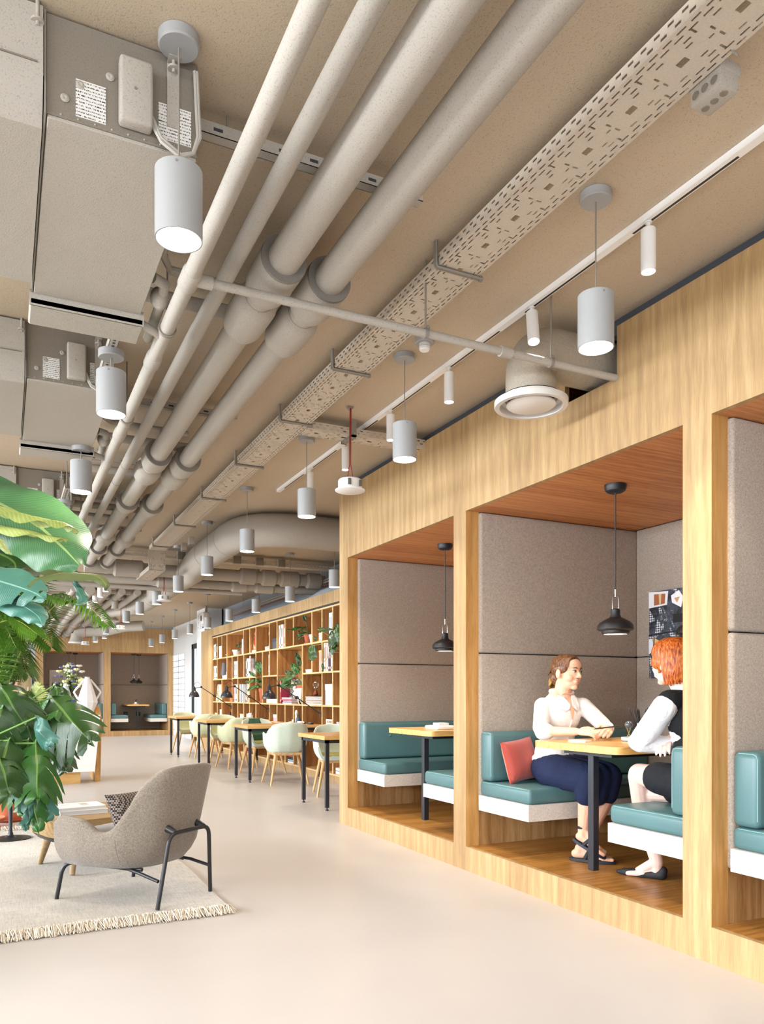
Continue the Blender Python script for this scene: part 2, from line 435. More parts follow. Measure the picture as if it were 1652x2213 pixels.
for i, (a, b) in enumerate(ops):
    lo = .3 if i == 2 else a
    obj('platform', MB().box(W+T, DEP, a-.07, b+.07, PZ-.03, PZ), M['oak_floor'], br, True)
    obj('soffit', MB().box(W+T, DEP, a-.07, b+.07, OZ, OZ+.03), M['oak_soffit'], br, True)
    # jamb liners
    for s_ in (0, 1):
        y = b if s_ else a
        y0, y1 = (y-.002, y+.012) if s_ else (y-.012, y+.002)
        obj('jamb', MB().box(W+.0005, W+JB+.002, y0, y1, PZ, OZ), M['oak_jamb'], br, True)
        # panel under the bench and padded felt panels above
        py0, py1 = (b+.002, b+.05) if s_ else (a-.05, a-.002)
        obj('lower_panel', MB().box(W+JB, DEP, py0, py1, PZ, .5), M['oak_back'], br, True)
        fy0, fy1 = (b-.028, b+.03) if s_ else (a-.03, a+.028)
        obj('felt_panel', MB().rbox(W+JB-.002, DEP+.02, fy0, fy1, .40, 1.428, .018), M['felt'], br, True)
        obj('felt_panel', MB().rbox(W+JB-.002, DEP+.02, fy0, fy1, 1.434, OZ-.003, .018), M['felt'], br, True)
    obj('back_panel', MB().box(DEP+.02, DEP+.06, a-.05, b+.05, PZ, .5), M['oak_back'], br, True)
    for zz in ((.40, 1.428), (1.434, OZ-.003)):
        obj('felt_panel', MB().rbox(DEP, DEP+.04, a+.03, b-.03, zz[0], zz[1], .006), M['felt'], br, True)
# dark strip standing in for the shade in the gap between header and ceiling
struct('gap_shade_1', MB().box(W+.05, W+.09, .3, YE-.02, FT-.01, ZC), plain('#4a4f57', .9))

def bench(name, lab, loc, rz, L, D=.54, buttons=True, group='booth benches'):
    # local: long side along +X from 0 to L, seat front towards -Y, back at y = 0 (against felt)
    t = thing(name, lab, 'bench', loc, rz, group)
    obj('bench_base', MB().box(0, L, -D, 0, 0, .098), M['felt_white'], t)
    mb = MB().rbox(.004, L-.004, -D+.002, -.002, .099, .195, .025, 4)
    obj('seat_cushion', mb, M['leather'], t)
    bk = MB().rbox(.004, L-.004, -.132, -.003, .197, .52, .03, 4)
    b = obj('backrest', bk, M['leather'], t)
    if buttons:
        n = int(L/.2)
        for k in range(n):
            x = .26+k*.20
            if x < L-.1:
                obj('button', MB().ell((x, -.135, .40), .011, .006, .011, 10, 6), M['leather'], b)
    st = MB().tube([(.013, -.03, .511), (.013, -.10, .511), (.013, -.117, .505), (.013, -.1235, .485), (.013, -.1235, .23)], .0022, 5)
    obj('piping', st, plain('#7fa5a6', .5), b)
    st2 = MB().tube([(.0115, -D+.03, .188), (.0115, -.03, .188)], .0018, 5)
    obj('piping', st2, plain('#7fa5a6', .5), t)
    return t
def booth_table(lab, loc, rz, L, Wd=.73, group='booth tables'):
    # local: top from x=0 (rounded free end) to L (wall), centred on y
    t = thing('booth_table', lab, 'table', loc, rz, group)
    pts = []
    r = .07
    for (cx_, cy_, a0) in ((r, Wd/2-r, 90), (r, -Wd/2+r, 180)):
        for k in range(7):
            a = math.radians(a0+k*15); pts.append((cx_+r*math.cos(a), cy_+r*math.sin(a)))
    pts += [(L, -Wd/2), (L, Wd/2)]
    bm = bmesh.new(); vs = [bm.verts.new((x, y, .685)) for x, y in pts]; f = bm.faces.new(vs)
    e = bmesh.ops.extrude_face_region(bm, geom=[f]); 
    for v in [g for g in e['geom'] if isinstance(g, bmesh.types.BMVert)]: v.co.z = .725
    obj('tabletop', MB().bm(bm), M['oak_top'], t)
    obj('frame', MB().box(.12, L, -.20, .20, .655, .684), M['black'], t)
    obj('leg', MB().rbox(.145, .19, -.0225, .0225, 0, .655, .003, 1), M['navyblack'], t)
    return t
bl_labels = [('teal leather bench on the far side of the farthest booth', 'teal leather bench on the near side of the farthest booth, cut by the post'),
             ('teal bench with a red cushion, under the smiling woman in white shirt', 'teal bench under the red-haired person in the black vest'),
             ('teal bench at the right edge of the photo, far side of the nearest booth', None)]
BX = W+JB-.018
for i, (a, b) in enumerate(ops):
    L = DEP-BX-.002
    bench('bench', bl_labels[i][0], (BX, b-.03, .395), 0, L)
    if bl_labels[i][1]:
        t = bench('bench', bl_labels[i][1], (BX, a+.03, .395), 0, L, group='booth benches')
        # mirrored across y: rebuild children with flipped y
        for ch in [t]+list(t.children_recursive):
            if ch.type == 'MESH':
                for v in ch.data.vertices: v.co.y = -v.co.y
                bm = bmesh.new(); bm.from_mesh(ch.data); bmesh.ops.reverse_faces(bm, faces=bm.faces[:]); bm.to_mesh(ch.data); bm.free()
booth_table('oak booth table with rounded corners in the farthest booth, small white tray on it', (2.862, ops[0][0]+.915, PZ), 0, DEP-2.864)
booth_table('oak booth table with rounded corners between the two seated women', (2.862, 3.445, PZ), 0, DEP-2.864)

def dome_pendant(lab, loc, cord, group='black dome pendants', lamp=True):
    # loc = ceiling point, cord = distance from soffit to the top of the wire bracket
    t = thing('dome_pendant', lab, 'pendant lamp', loc, 0, group)
    obj('canopy', MB().lathe([(.0, 0), (.062, 0), (.062, -.018), (.055, -.036), (.04, -.045), (.0, -.046)], n=28), M['black'], t)
    obj('cord', MB().cyl((0, 0, -.045), (0, 0, -cord), .0035, n=8), M['black'], t)
    z = -cord
    br_ = MB()
    for s_ in (-1, 1):
        pts = [(s_*.022, 0, z-.115), (s_*.022, 0, z-.04), (s_*.017, 0, z-.026), (s_*.006, 0, z-.018), (0, 0, z-.017)]
        br_.tube(pts, .0026, 8)
    br_.cyl((0, 0, z+.012), (0, 0, z-.03), .005, n=10)
    obj('bracket', br_, M['chrome'], t)
    z2 = z-.10
    pr = [(0, z2), (.022, z2), (.027, z2-.006), (.027, z2-.035), (.034, z2-.05), (.060, z2-.062), (.088, z2-.078), (.101, z2-.095),
          (.103, z2-.118), (.096, z2-.124), (.080, z2-.128), (.078, z2-.140), (.070, z2-.147), (.066, z2-.147), (.072, z2-.135), (.09, z2-.118), (.085, z2-.09), (.03, z2-.06), (0, z2-.06)]
    obj('lamp_shade', MB().lathe(pr, n=36), M['black'], t)
    obj('bulb', MB().lathe([(0, z2-.139), (.068, z2-.139), (.068, z2-.143), (0, z2-.143)], n=28), M['booth_glow'], t)
    if lamp: light_in(t, 'booth_lamp', 'SPOT', (0, 0, z2-.16), SPOT_BOOTH, size=.05, angle=130, blend=.8)
    return t
dome_pendant('black dome pendant over the table of the two women', (3.175, 3.425, OZ), .615)
dome_pendant('black dome pendant over the far booth table, half behind the post', (3.20, 5.385, OZ), .615)
dome_pendant('second black dome pendant near the picture, above the red-haired person', (3.80, 3.425, OZ), .615)
dome_pendant('second black dome pendant deep in the farthest booth', (3.80, 5.385, OZ), .615)

# ------------------------------------------------------------------ end wall: two more booths and a door
EY = 22.40
ex0, ex1 = onY(76, 1500, EY).x, 4.356
eo = [(onY(93, 1500, EY).x, onY(225, 1500, EY).x), (onY(239, 1500, EY).x, onY(364, 1500, EY).x)]
EZ, EP, ET = 2.31, .14, 3.0
eb = thing('booth_surround', 'light oak double booth built across the far end wall', 'seating booths', (2.5, EY, 0))
obj('header_panel', MB().box(ex0, ex1, EY, EY+.03, EZ, ET), M['oak_vx'], eb, True)
for a, b in ((ex0, eo[0][0]), (eo[0][1], eo[1][0]), (eo[1][1], ex1)):
    obj('post', MB().box(a, b, EY, EY+.1, EP, EZ), M['oak_vx'], eb, True)
obj('kick_panel', MB().box(ex0, ex1, EY, EY+.03, 0, EP), M['oak_vx'], eb, True)
ED = EY+1.35
for i, (a, b) in enumerate(eo):
    obj('platform', MB().box(a-.03, b+.03, EY+.03, ED, EP-.03, EP), M['oak_floor'], eb, True)
    obj('soffit', MB().box(a-.03, b+.03, EY+.03, ED, EZ, EZ+.03), M['oak_soffit'], eb, True)
    for zz in ((EP, 1.42), (1.43, EZ)):
        obj('felt_panel', MB().rbox(a-.02, b+.02, ED, ED+.04, zz[0], zz[1], .006), M['felt'], eb, True)
        obj('felt_panel', MB().rbox(a-.03, a+.02, EY+.09, ED, zz[0]+(.25 if zz[0] < 1 else 0), zz[1], .012), M['felt'], eb, True)
        obj('felt_panel', MB().rbox(b-.02, b+.03, EY+.09, ED, zz[0]+(.25 if zz[0] < 1 else 0), zz[1], .012), M['felt'], eb, True)
struct('wall_end', MB().box(ex0-.3, ex1+.2, ED+.045, ED+.15, 0, ZC).box(ex0-.3, ex0-.05, EY+.1, ED+.1, 0, ZC).box(ex1+.0, ex1+.2, EY+.1, ED+.1, 0, ZC).box(ex0-.3, ex1+.2, EY+.03, ED+.1, EZ+.2, EZ+.25), M['wall_grey'])
for a, b in eo:
    obj('lower_panel', MB().box(a-.03, a+.0, EY+.1, ED, EP, .42).box(b-.0, b+.03, EY+.1, ED, EP, .42), M['oak_back'], eb, True)
names = [('far end wall, left booth', 'left'), ('far end wall, right booth', 'right')]
for i, (a, b) in enumerate(eo):
    L = ED-EY-.1
    # bench against the b side (seat towards -x) and against the a side
    bench('bench', 'teal bench at the left side of the %s end-wall booth' % names[i][1], (a+.02, EY+.09, .38), math.pi/2, L, .46, False, 'end wall benches')
    t = bench('bench', 'teal bench at the right side of the %s end-wall booth' % names[i][1], (b-.02, EY+.09+L, .38), -math.pi/2, L, .46, False, 'end wall benches')
    for ch in t.children_recursive:
        if ch.type == 'MESH':
            for v in ch.data.vertices: v.co.x = L-v.co.x
            bm = bmesh.new(); bm.from_mesh(ch.data); bmesh.ops.reverse_faces(bm, faces=bm.faces[:]); bm.to_mesh(ch.data); bm.free()
    booth_table('oak table in the %s end-wall booth' % names[i][1], ((a+b)/2+.0, EY+.22, EP), math.pi/2, L-.15, .62, 'end wall tables')
    dome_pendant('black dome pendant, front one of the pair in the %s end-wall booth' % names[i][1], ((a+b)/2-.09, EY+.5, EZ), .60)
    dome_pendant('black dome pendant, rear one of the pair in the %s end-wall booth' % names[i][1], ((a+b)/2+.10, EY+.85, EZ), .60, lamp=False)
# framed photo in the left end booth
pf = onY(130, 1473, ED)
fp = thing('framed_photo', 'framed landscape photograph with white border in the left end-wall booth', 'picture', (pf.x+.02, ED-.0, 1.0))
obj('frame', MB().box(-.30, .30, -.03, 0, 0, .84), M['white'], fp)
g = G('landscape_photo'); v = g.coord(); n = g.noise(v, 6, 6, .65)
tc = g.node('ShaderNodeTexCoord'); sp = g.node('ShaderNodeSeparateXYZ'); g.link(tc.outputs['Object'], sp.inputs[0])
hz = g.math('ADD', g.math('MULTIPLY', n, .5), g.math('MULTIPLY', sp.outputs[2], .9))
lm = g.done(g.ramp(hz, [(.42, C('#4c4a46')), (.55, C('#2c2a28')), (.66, C('#77736c')), (.70, C('#cfc8bf'))]), .5)
obj('print', MB().box(-.24, .24, -.034, -.03, .12, .66), lm, fp)
sk = MB().box(-.006, .006, -.01, 0, 0, .10)
# socket boxes between bench and table of the right end booth
for k, xx in enumerate((eo[1][0]+.58, eo[1][1]-.62)):
    s0 = thing('wall_socket', '%s black wall socket under the table of the right end-wall booth' % ('left' if k == 0 else 'right'), 'socket', (xx, ED, .52))
    obj('plate', MB().rbox(-.06, .06, -.02, 0, 0, .12, .006, 2), M['black'], s0)
    obj('insert', MB().cyl((0, -.024, .06), (0, -.018, .06), .035, n=20), plain('#3a3a3a', .4), s0)

# wall left of the end booths with a wooden door
we = MB().box(XL, ex0-1.42, EY, EY+.1, 0, ZC).box(ex0-1.42, ex0-.10, EY, EY+.1, 2.27, ZC).box(ex0-.10, ex0, EY, EY+.1, 0, ZC)
we.box(ex0, ex1+.1, EY+.03, EY+.13, ET-.1, ZC)
struct('wall_front', we, plain('#a9b0b3', .8))
dw = struct('door_2', MB().box(ex0-1.40, ex0-.16, EY+.03, EY+.08, 0, 2.25), wood('door_oak', '#8c7a58', '#a3926e', '#b5a580', 'Z', None, .5))
obj('door_frame', MB().box(ex0-.16, ex0-.10, EY-.01, EY+.1, 0, 2.27).box(ex0-1.42, ex0-.1, EY-.01, EY+.1, 2.25, 2.29), plain('#8c7a58', .6), dw)
for z in (.3, 1.25, 1.95): obj('hinge', MB().cyl((ex0-.17, EY-.0, z), (ex0-.17, EY-.0, z+.1), .014, n=10), M['chrome'], dw)
obj('door_closer', MB().rbox(ex0-.62, ex0-.36, EY-.05, EY+.02, 2.16, 2.23, .01, 2), plain('#cfd2d2', .4), dw)
sb = thing('sign_panel', 'tall narrow black panel on the wall between door and booths', 'panel', (ex0-.05, EY, 1.35))
obj('plate', MB().box(-.025, .02, -.012, 0, 0, .6), M['black'], sb)
obj('edge', MB().box(-.028, .023, -.008, -.001, -.004, .604), M['navyblack'], sb)
# ------------------------------------------------------------------ pipes under the ceiling
def sleeve_pipe(lab, X, dz, r, y0, y1, sleeves, big):
    t = thing('insulated_pipe', lab, 'pipe', (X, y0, H+dz))
    obj('pipe', MB().cyl((0, 0, 0), (0, y1-y0, 0), r, n=28), M['spray'], t)
    for (a, b, kind) in sleeves:
        a -= y0; b -= y0
        if kind == 'R':     # open foam ring facing the room, rounded behind
            pr = [(big*.99, a), (big, a+.01), (big, b-.08), (big*.9, b-.03), (r*1.05, b)]
            s_ = obj('pipe_sleeve', MB().lathe(pr, n=32, axis=(0, 1, 0)), M['spray'], t)
            obj('foam_edge', MB().lathe([(r*.98, a+.006), (r*1.0, a), (big*.985, a-.004), (big, a+.008)], n=32, axis=(0, 1, 0)), M['foam_ring'], s_)
        else:
            pr = [(r*1.02, a), (big*.92, a+.025), (big, a+.06), (big, b-.06), (big*.9, b-.02), (r*1.02, b)]
            obj('pipe_sleeve', MB().lathe(pr, n=32, axis=(0, 1, 0)), M['spray'], t)
    return t
SLV = [(2.95, 3.23, 'R'), (3.27, 3.58, 'D'), (5.65, 5.93, 'R'), (6.0, 6.28, 'D'), (7.11, 7.34, 'R'), (8.72, 9.0, 'D'), (9.5, 9.75, 'R'), (10.45, 10.6, 'R')]
sleeve_pipe('thick sleeved pipe nearest the cable tray, rightmost of the four long pipes', 1.204, 1.70, .064, .4, 10.62, SLV, .094)
sleeve_pipe('thick sleeved pipe, second from the cable tray among the four long pipes', .989, 1.70, .064, .4, 10.62, [(a-.06, b-.06, k) for a, b, k in SLV[:-1]]+[SLV[-1]], .094)
t = thing('ceiling_pipe', 'medium grey pipe between the thick pipes and the sprinkler pipe', 'pipe', (.818, .4, H+1.70))
obj('pipe', MB().tube([(0, y, 0) for y in (0, 3.2, 3.21, 6.0, 10.2)], [.033, .033, .035, .033, .033], 20), M['spray'], t)
for y in (5.6, 6.1): obj('joint', MB().cyl((0, y, 0), (0, y+.006, 0), .0345, n=20), M['foam_ring'], t)
AXX, ADZ = .635, 1.57
t = thing('sprinkler_pipe', 'long sprinkler main pipe beside the ceiling units, leftmost of the long pipes', 'pipe', (AXX, .4, H+ADZ))
obj('pipe', MB().cyl((0, 0, 0), (0, 10.1, 0), .031, n=20), M['spray'], t)
for y in (1.35, 2.95, 3.75, 4.9, 5.5, 6.9):
    y -= .4
    obj('pipe_coupling', MB().lathe([(.031, -.06), (.037, -.05), (.037, .05), (.031, .06)], (0, y, 0), 20, (0, 1, 0)), M['spray'], t)
for y in (1.05, 3.4, 4.6, 7.5):
    y -= .4
    h_ = MB().lathe([(.033, -.009), (.0385, -.009), (.0385, .009), (.033, .009)], (0, y, 0), 20, (0, 1, 0), True)
    h_.cyl((0, y, .036), (0, y, ZC-H-ADZ), .004, n=8)
    obj('pipe_hanger', h_, M['rod'], t)
t = thing('sprinkler_branch_pipe', 'thin sprinkler branch pipe crossing under the cable tray to the booth header', 'pipe', (AXX, 2.95, H+ADZ))
obj('pipe', MB().cyl((.03, 0, 0), (2.74-AXX, 0, 0), .0175, n=16), M['spray'], t)
for x in (.055, 1.44): obj('pipe_coupling', MB().cyl((x-.03, 0, 0), (x+.03, 0, 0), .025, n=16), M['spray'], t)
for x in (1.02, 1.70):
    h_ = MB().lathe([(.018, -.008), (.0225, -.008), (.0225, .008), (.018, .008)], (x, 0, 0), 16, (1, 0, 0), True)
    h_.cyl((x, 0, .02), (x, 0, ZC-H-ADZ), .0045, n=8); h_.ell((x+.012, 0, .03), .01, .008, .008, 8, 6)
    obj('pipe_hanger', h_, M['rod'], t)

# pipes crossing the room further back, at Y about 10.6 and beyond
def cross(lab, y, z, x0, x1, r, sleeves=(), big=None, name='insulated_pipe'):
    t = thing(name, lab, 'pipe', (x0, y, z))
    obj('pipe', MB().cyl((0, 0, 0), (x1-x0, 0, 0), r, n=24), M['spray'], t)
    for a, b in sleeves:
        obj('pipe_sleeve', MB().lathe([(r, a-x0), (big, a-x0+.03), (big, b-x0-.03), (r, b-x0)], n=26, axis=(1, 0, 0)), M['spray'], t)
    return t
cross('thick cross pipe with sleeves running behind the header towards the grey wall', 10.74, 2.83, .95, 4.3, .085, [(3.0, 3.25), (3.32, 3.55), (3.6, 3.9), (4.0, 4.25), (1.3, 1.7)], .115)
cross('second cross pipe just behind and below the thick sleeved cross pipe', 11.0, 2.72, .75, 4.3, .06, [(2.95, 3.2), (3.3, 3.6), (1.9, 2.2)], .085)
cross('lowest thin cross pipe behind the two sleeved cross pipes', 11.3, 2.66, .4, 3.2, .035, name='ceiling_pipe')
# the far bundle of pipes: five diagonal pipes coming down to the end wall header
for k, (x, r) in enumerate(((.62, .04), (.85, .075), (1.12, .075), (1.36, .055), (1.60, .055))):
    a = onY((62, 104, 120, 135, 148)[k]+0, 1372, 22.3)
    X0 = 1.0+.24*k
    t = thing('insulated_pipe', ['leftmost', 'second from left', 'middle', 'fourth from left', 'rightmost'][k]+' of the five pipes running into the far end header', 'pipe', (X0, 13.0, 2.80), group='pipes into the end wall')
    obj('pipe', MB().tube([(0, 0, 0), (0, 6.6, 0), (0, 7.3, -.06), (0, 9.38, -.07)], r, 18), M['spray'], t)
    for y in (3.0+.12*k, 6.4, 8.4):
        z_ = 0 if y < 6.5 else -.065
        obj('pipe_sleeve', MB().lathe([(r, -.16), (r*1.35, -.14), (r*1.35, .1), (r, .16)], (0, y, z_), 20, (0, 1, 0)), M['spray'], t)
for k, (y, z, x0, x1, r) in enumerate(((13.3, 2.86, -1.2, 1.9, .07), (14.2, 2.86, -1.2, 1.95, .05), (15.2, 2.86, -1.2, 2.0, .05))):
    cross(['nearest', 'middle', 'farthest'][k]+' of three cross pipes above the far pipe bundle', y, z, x0, x1, r)
for k, x in enumerate((1.0, 1.36, 1.72)):
    t = thing('pipe_stub', ['left', 'middle', 'right'][k]+' short grey pipe stub hanging under the far cross pipes', 'pipe', (x, 13.9, 2.62))
    obj('pipe', MB().cyl((0, 0, 0), (0, 0, .26), .055, n=18), M['spray'], t)
    obj('pipe_cap', MB().cyl((0, 0, -.005), (0, 0, .02), .06, n=18), M['spray'], t)

# ------------------------------------------------------------------ perforated cable trays
def tray(lab, x, y0, y1, z, w=.197, hgt=.048, rz=0.0, loc=None, hang=(), zc=ZC):
    t = thing('cable_tray', lab, 'cable tray', (x, y0, z) if loc is None else loc, rz, 'perforated cable trays')
    L = y1-y0
    obj('tray_base', MB().box(-w/2, w/2, 0, L, 0, .0015), M['perf'], t, smooth=False)
    for s_ in (-1, 1):
        obj('tray_flange', MB().box(s_*w/2-.0008, s_*w/2+.0008, 0, L, 0.0005, hgt), M['perf_side'], t, smooth=False)
    for y in hang:
        y -= y0; zt = zc-z
        b = MB()
        b.tube([(-w/2-.012, y, zt), (-w/2-.012, y, .004), (-w/2-.006, y, -.009), (w/2+.02, y, -.009)], .006, 8)
        b.tube([(-w/2-.012, y+.012, zt), (-w/2-.012, y+.012, .004), (-w/2-.006, y+.012, -.009), (w/2+.02, y+.012, -.009)], .006, 8)
        b.cyl((w/2+.013, y+.006, -.018), (w/2+.013, y+.006, .004), .009, n=8)
        obj('tray_bracket', b, M['rod'], t)
    return t
TX = 1.7325; TZ = H+1.79
tray('long perforated cable tray running down the walkway ceiling', TX, .3, 9.92, TZ, hang=(1.15, 2.80, 3.93, 4.83, 5.9, 7.05, 8.3, 9.6))
jn = MB().box(TX-.09, TX+.09, 2.085, 2.095, TZ-.004, TZ-.001)
tray('perforated side tray branching from the long tray to the booth header', 0, 0, W-TX-.1, TZ-.002, rz=-math.pi/2, loc=(TX+.1, 4.97, TZ-.004), w=.16)
hb = thing('tray_bracket', 'flat folded bracket holding the side cable tray', 'bracket', (2.17, 4.97, TZ))
obj('strap', MB().box(-.018, .018, -.10, -.085, -.02, ZC-TZ).box(-.018, .018, -.10, .085, -.02, -.008).box(-.018, .018, .075, .09, -.02, ZC-TZ), M['rod'], hb)
obj('bolt', MB().cyl((0, -.106, .0), (0, -.10, .0), .007, n=8), M['chrome'], hb)
t = thing('cable_tray', 'short upright piece of cable tray where the long tray steps down', 'cable tray', (TX, 9.93, TZ-.24), group='perforated cable trays')
tb = obj('tray_base', MB().box(-.0985, .0985, 0, .24, 0, .0015), M['perf'], t, smooth=False); tb.rotation_euler = (math.radians(88), 0, 0)
obj('tray_flange', MB().box(-.0995, -.098, 0, .05, 0, .24).box(.098, .0995, 0, .05, 0, .24), M['spray'], t)
tray('lower perforated cable tray past the step, above the second speaker', TX, 9.98, 11.3, TZ-.24, hang=(11.25,))
tray('farthest perforated cable tray, beside the far track spotlights', 1.55, 12.2, 15.2, TZ-.10, hang=(12.3, 14.0))
tray('perforated cable tray with junction boxes above the cross pipes', 0, 0, 3.0, TZ-.03, rz=-math.pi/2, loc=(1.2, 10.3, TZ-.03), w=.16)
for k in range(5):
    x = 2.2+k*.31+(0 if k else -.12)
    t = thing('junction_box', 'small grey junction box on the cross tray, number %s from the left' % ('one', 'two', 'three', 'four', 'five')[k], 'junction box', (x, 10.2, 2.90), group='junction boxes on the cross tray')
    obj('box', MB().rbox(-.055, .055, -.035, 0, 0, .11, .008, 2), M['spray'], t)
    obj('lid', MB().rbox(-.05, .05, -.045, -.034, .005, .105, .006, 2), M['spray_d'], t)
for k, (x, y) in enumerate(((1.93, 8.9), (1.93, 9.3))):
    t = thing('junction_box', 'small grey junction box hung beside the far end of the long tray, %s one' % ('nearer', 'farther')[k], 'junction box', (x, y, 2.86))
    obj('box', MB().rbox(-.03, .03, -.04, .04, 0, .09, .008, 2), M['spray'], t)
    obj('lid', MB().rbox(-.026, .026, -.036, .036, -.008, .002, .004, 2), M['spray_d'], t)
# junction box with cable knock-outs beside the near tray
jb = atD(1487, 213, 2.36)
t = thing('junction_box', 'grey junction box with round cable ports hanging beside the near cable tray', 'junction box', (TX+.15, 1.62, TZ-.045))
obj('box', MB().rbox(-.04, .04, -.055, .055, 0, .075, .007, 2), M['spray'], t)
obj('lid', MB().rbox(-.043, .043, -.058, .058, .045, .082, .006, 2), M['spray'], t)
for y in (-.033, 0, .033):
    obj('cable_port', MB().lathe([(.0, -.002), (.011, -.002), (.012, .0)], (0, y, 0), 14), M['spray_d'], t)
    obj('cable_port', MB().lathe([(.0, .002), (.011, .002), (.012, .0)], (-.041, y, .025), 14, (-1, 0, 0)), M['spray_d'], t)
obj('mounting_clip', MB().tube([(-.05, .04, .05), (-.065, .045, .055), (-.065, .05, .075)], .003, 6), M['rod'], t)
obj('mounting_clip', MB().tube([(-.05, -.1, .06), (-.06, -.11, .045), (-.045, -.12, .03)], .003, 6), M['rod'], t)

# ------------------------------------------------------------------ spotlight track
XT = 2.285; TZT = 3.022
t = thing('light_track', 'long white spotlight track on the ceiling', 'light track', (XT, .5, TZT))
yE = 6.85
obj('rail', MB().box(-.017, .017, 0, yE-.5, 0, ZC-TZT-.001), M['white'], t)
y = 1.15-.5
while y < yE-.7:
    obj('conductor_slot', MB().box(.001, .011, y, y+.50, -.0012, .001), M['black'], t); y += .72
SPOTS = [((1402, 490), 0), ((1150, 690), 1), ((971, 815), 0), ((845, 905), 0), ((747, 977), 0), ((671, 1030), 0)]
ordn = ['nearest', 'second', 'third', 'fourth', 'fifth', 'farthest']
for k, ((px, py), tilt) in enumerate(SPOTS):
    p = onX(px, py, XT)
    lab = 'white tube spotlight tilted aside, second on the long track' if tilt else 'white tube spotlight hanging straight, %s on the long track' % ordn[k]
    t = thing('track_spotlight', lab, 'spotlight', (XT, p.y, TZT), group='spotlights on the long track')
    d = Vector((-.14, -.28, -1)).normalized() if tilt else Vector((0, 0, -1))
    obj('mount', MB().cyl((0, 0, 0), (0, 0, -.035), .008, n=12).cyl((0, 0, -.002), (0, 0, -.008), .014, n=14), M['white'], t)
    s = Vector((0, 0, -.03)); e = s+d*.17
    q = (-d)
    obj('lamp_body', MB().lathe([(0, .170), (.025, .170), (.0285, .166), (.0285, 0), (.026, 0), (.026, .01), (0, .01)], e, 24, q), M['white'], t)
    obj('lens', MB().lathe([(0, .004), (.025, .004), (.025, .009), (0, .009)], e, 20, q), M['spot_glow'], t)
    light_in(t, 'spot_lamp', 'SPOT', e+d*.02, SPOT_TRACK, size=.03, angle=46, blend=.5, aim=(d if tilt else Vector((.26, 0, -1))))
# short far track with three spotlights beside the plants
t = thing('light_track', 'short white spotlight track far down the ceiling', 'light track', (1.33, 11.6, 2.86))
obj('rail', MB().box(-.017, .017, 0, 3.0, 0, .035), M['white'], t)
obj('conductor_slot', MB().box(-.004, .006, .1, 1.2, -.001, .001).box(-.004, .006, 1.5, 2.8, -.001, .001), M['black'], t)
obj('hanger', MB().cyl((0, .2, .03), (0, .2, ZC-2.861), .004, n=8).cyl((0, 2.8, .03), (0, 2.8, ZC-2.861), .004, n=8), M['rod'], t)
for k, y in enumerate((11.75, 12.45, 13.2, 14.1)):
    t = thing('track_spotlight', 'white tube spotlight, %s on the short far track' % ('nearest', 'second', 'third', 'farthest')[k], 'spotlight', (1.33, y, 2.86), group='spotlights on the far track')
    obj('mount', MB().cyl((0, 0, 0), (0, 0, -.03), .008, n=10), M['white'], t)
    obj('lamp_body', MB().lathe([(0, .200), (.04, .200), (.042, .195), (.042, 0), (.038, 0), (.038, .01), (0, .01)], (0, 0, -.23), 20), M['white'], t)
    obj('lens', MB().lathe([(0, .004), (.037, .004), (.037, .009), (0, .009)], (0, 0, -.23), 18), M['spot_glow'], t)

# ------------------------------------------------------------------ cylinder pendants
def cyl_pendant(lab, x, y, zcan, group, zc=2.565, h=.2, r=.067, lamp=True):
    t = thing('cylinder_pendant', lab, 'pendant light', (x, y, zcan), 0, group)
    obj('canopy', MB().lathe([(0, 0), (.058, 0), (.058, -.028), (.054, -.032), (0, -.032)], n=32), M['lamp_grey'], t)
    obj('cord', MB().cyl((0, 0, -.03), (0, 0, zc+h/2-zcan), .0028, n=8), M['rod'], t)
    z1 = zc+h/2-zcan; z0 = zc-h/2-zcan
    obj('lamp_body', MB().lathe([(0, z1), (r-.003, z1), (r, z1-.003), (r, z0), (r-.004, z0), (r-.006, z0+.012), (0, z0+.012)], n=40), M['lamp_grey'], t)
    obj('screw', MB().cyl((-.02, -r*.955, z1-.015), (-.0201, -r*.955-.003, z1-.015), .003, n=8), M['rod'], t)
    obj('bulb', MB().lathe([(0, z0+.004), (r-.007, z0+.004), (r-.007, z0+.010), (0, z0+.010)], n=28), M['lamp_glow'], t)
    if lamp: light_in(t, 'pendant_lamp', 'SPOT', (0, 0, z0-.03), SPOT_PENDANT, size=.05, angle=150, blend=.9)
    return t
od = ['nearest', 'second', 'third', 'fourth', 'fifth', 'sixth', 'seventh', 'eighth', 'ninth', 'tenth', 'eleventh']
for k in range(4):
    cyl_pendant('grey cylinder pendant light, %s of the row beside the ceiling units' % od[k], .455, 2.26+1.55*k, ZC-.001 if k in (0,) else H+1.60, 'pendants beside the ceiling units')
for k in range(11):
    cyl_pendant('grey cylinder pendant light, %s of the row between cable tray and booths' % od[k], 2.012, 2.275+1.55*k, ZC-.001, 'pendants along the walkway', lamp=True)
for k in range(9):
    cyl_pendant('grey cylinder pendant light, %s of the row in front of the bookcase' % od[k], 3.46, 8.33+1.55*k, ZC-.001, 'pendants in front of the bookcase', zc=2.50, lamp=True)
for k, (px, py) in enumerate(((57, 1388), (68, 1384), (206, 1386), (226, 1378))):
    p = atD(px, py, 19.0 if k < 2 else 20.0)
    cyl_pendant('grey cylinder pendant light far back near the end wall, %s from the left' % od[k], p.x, p.y, ZC-.001, 'pendants near the end wall', zc=p.z+.08, lamp=True)

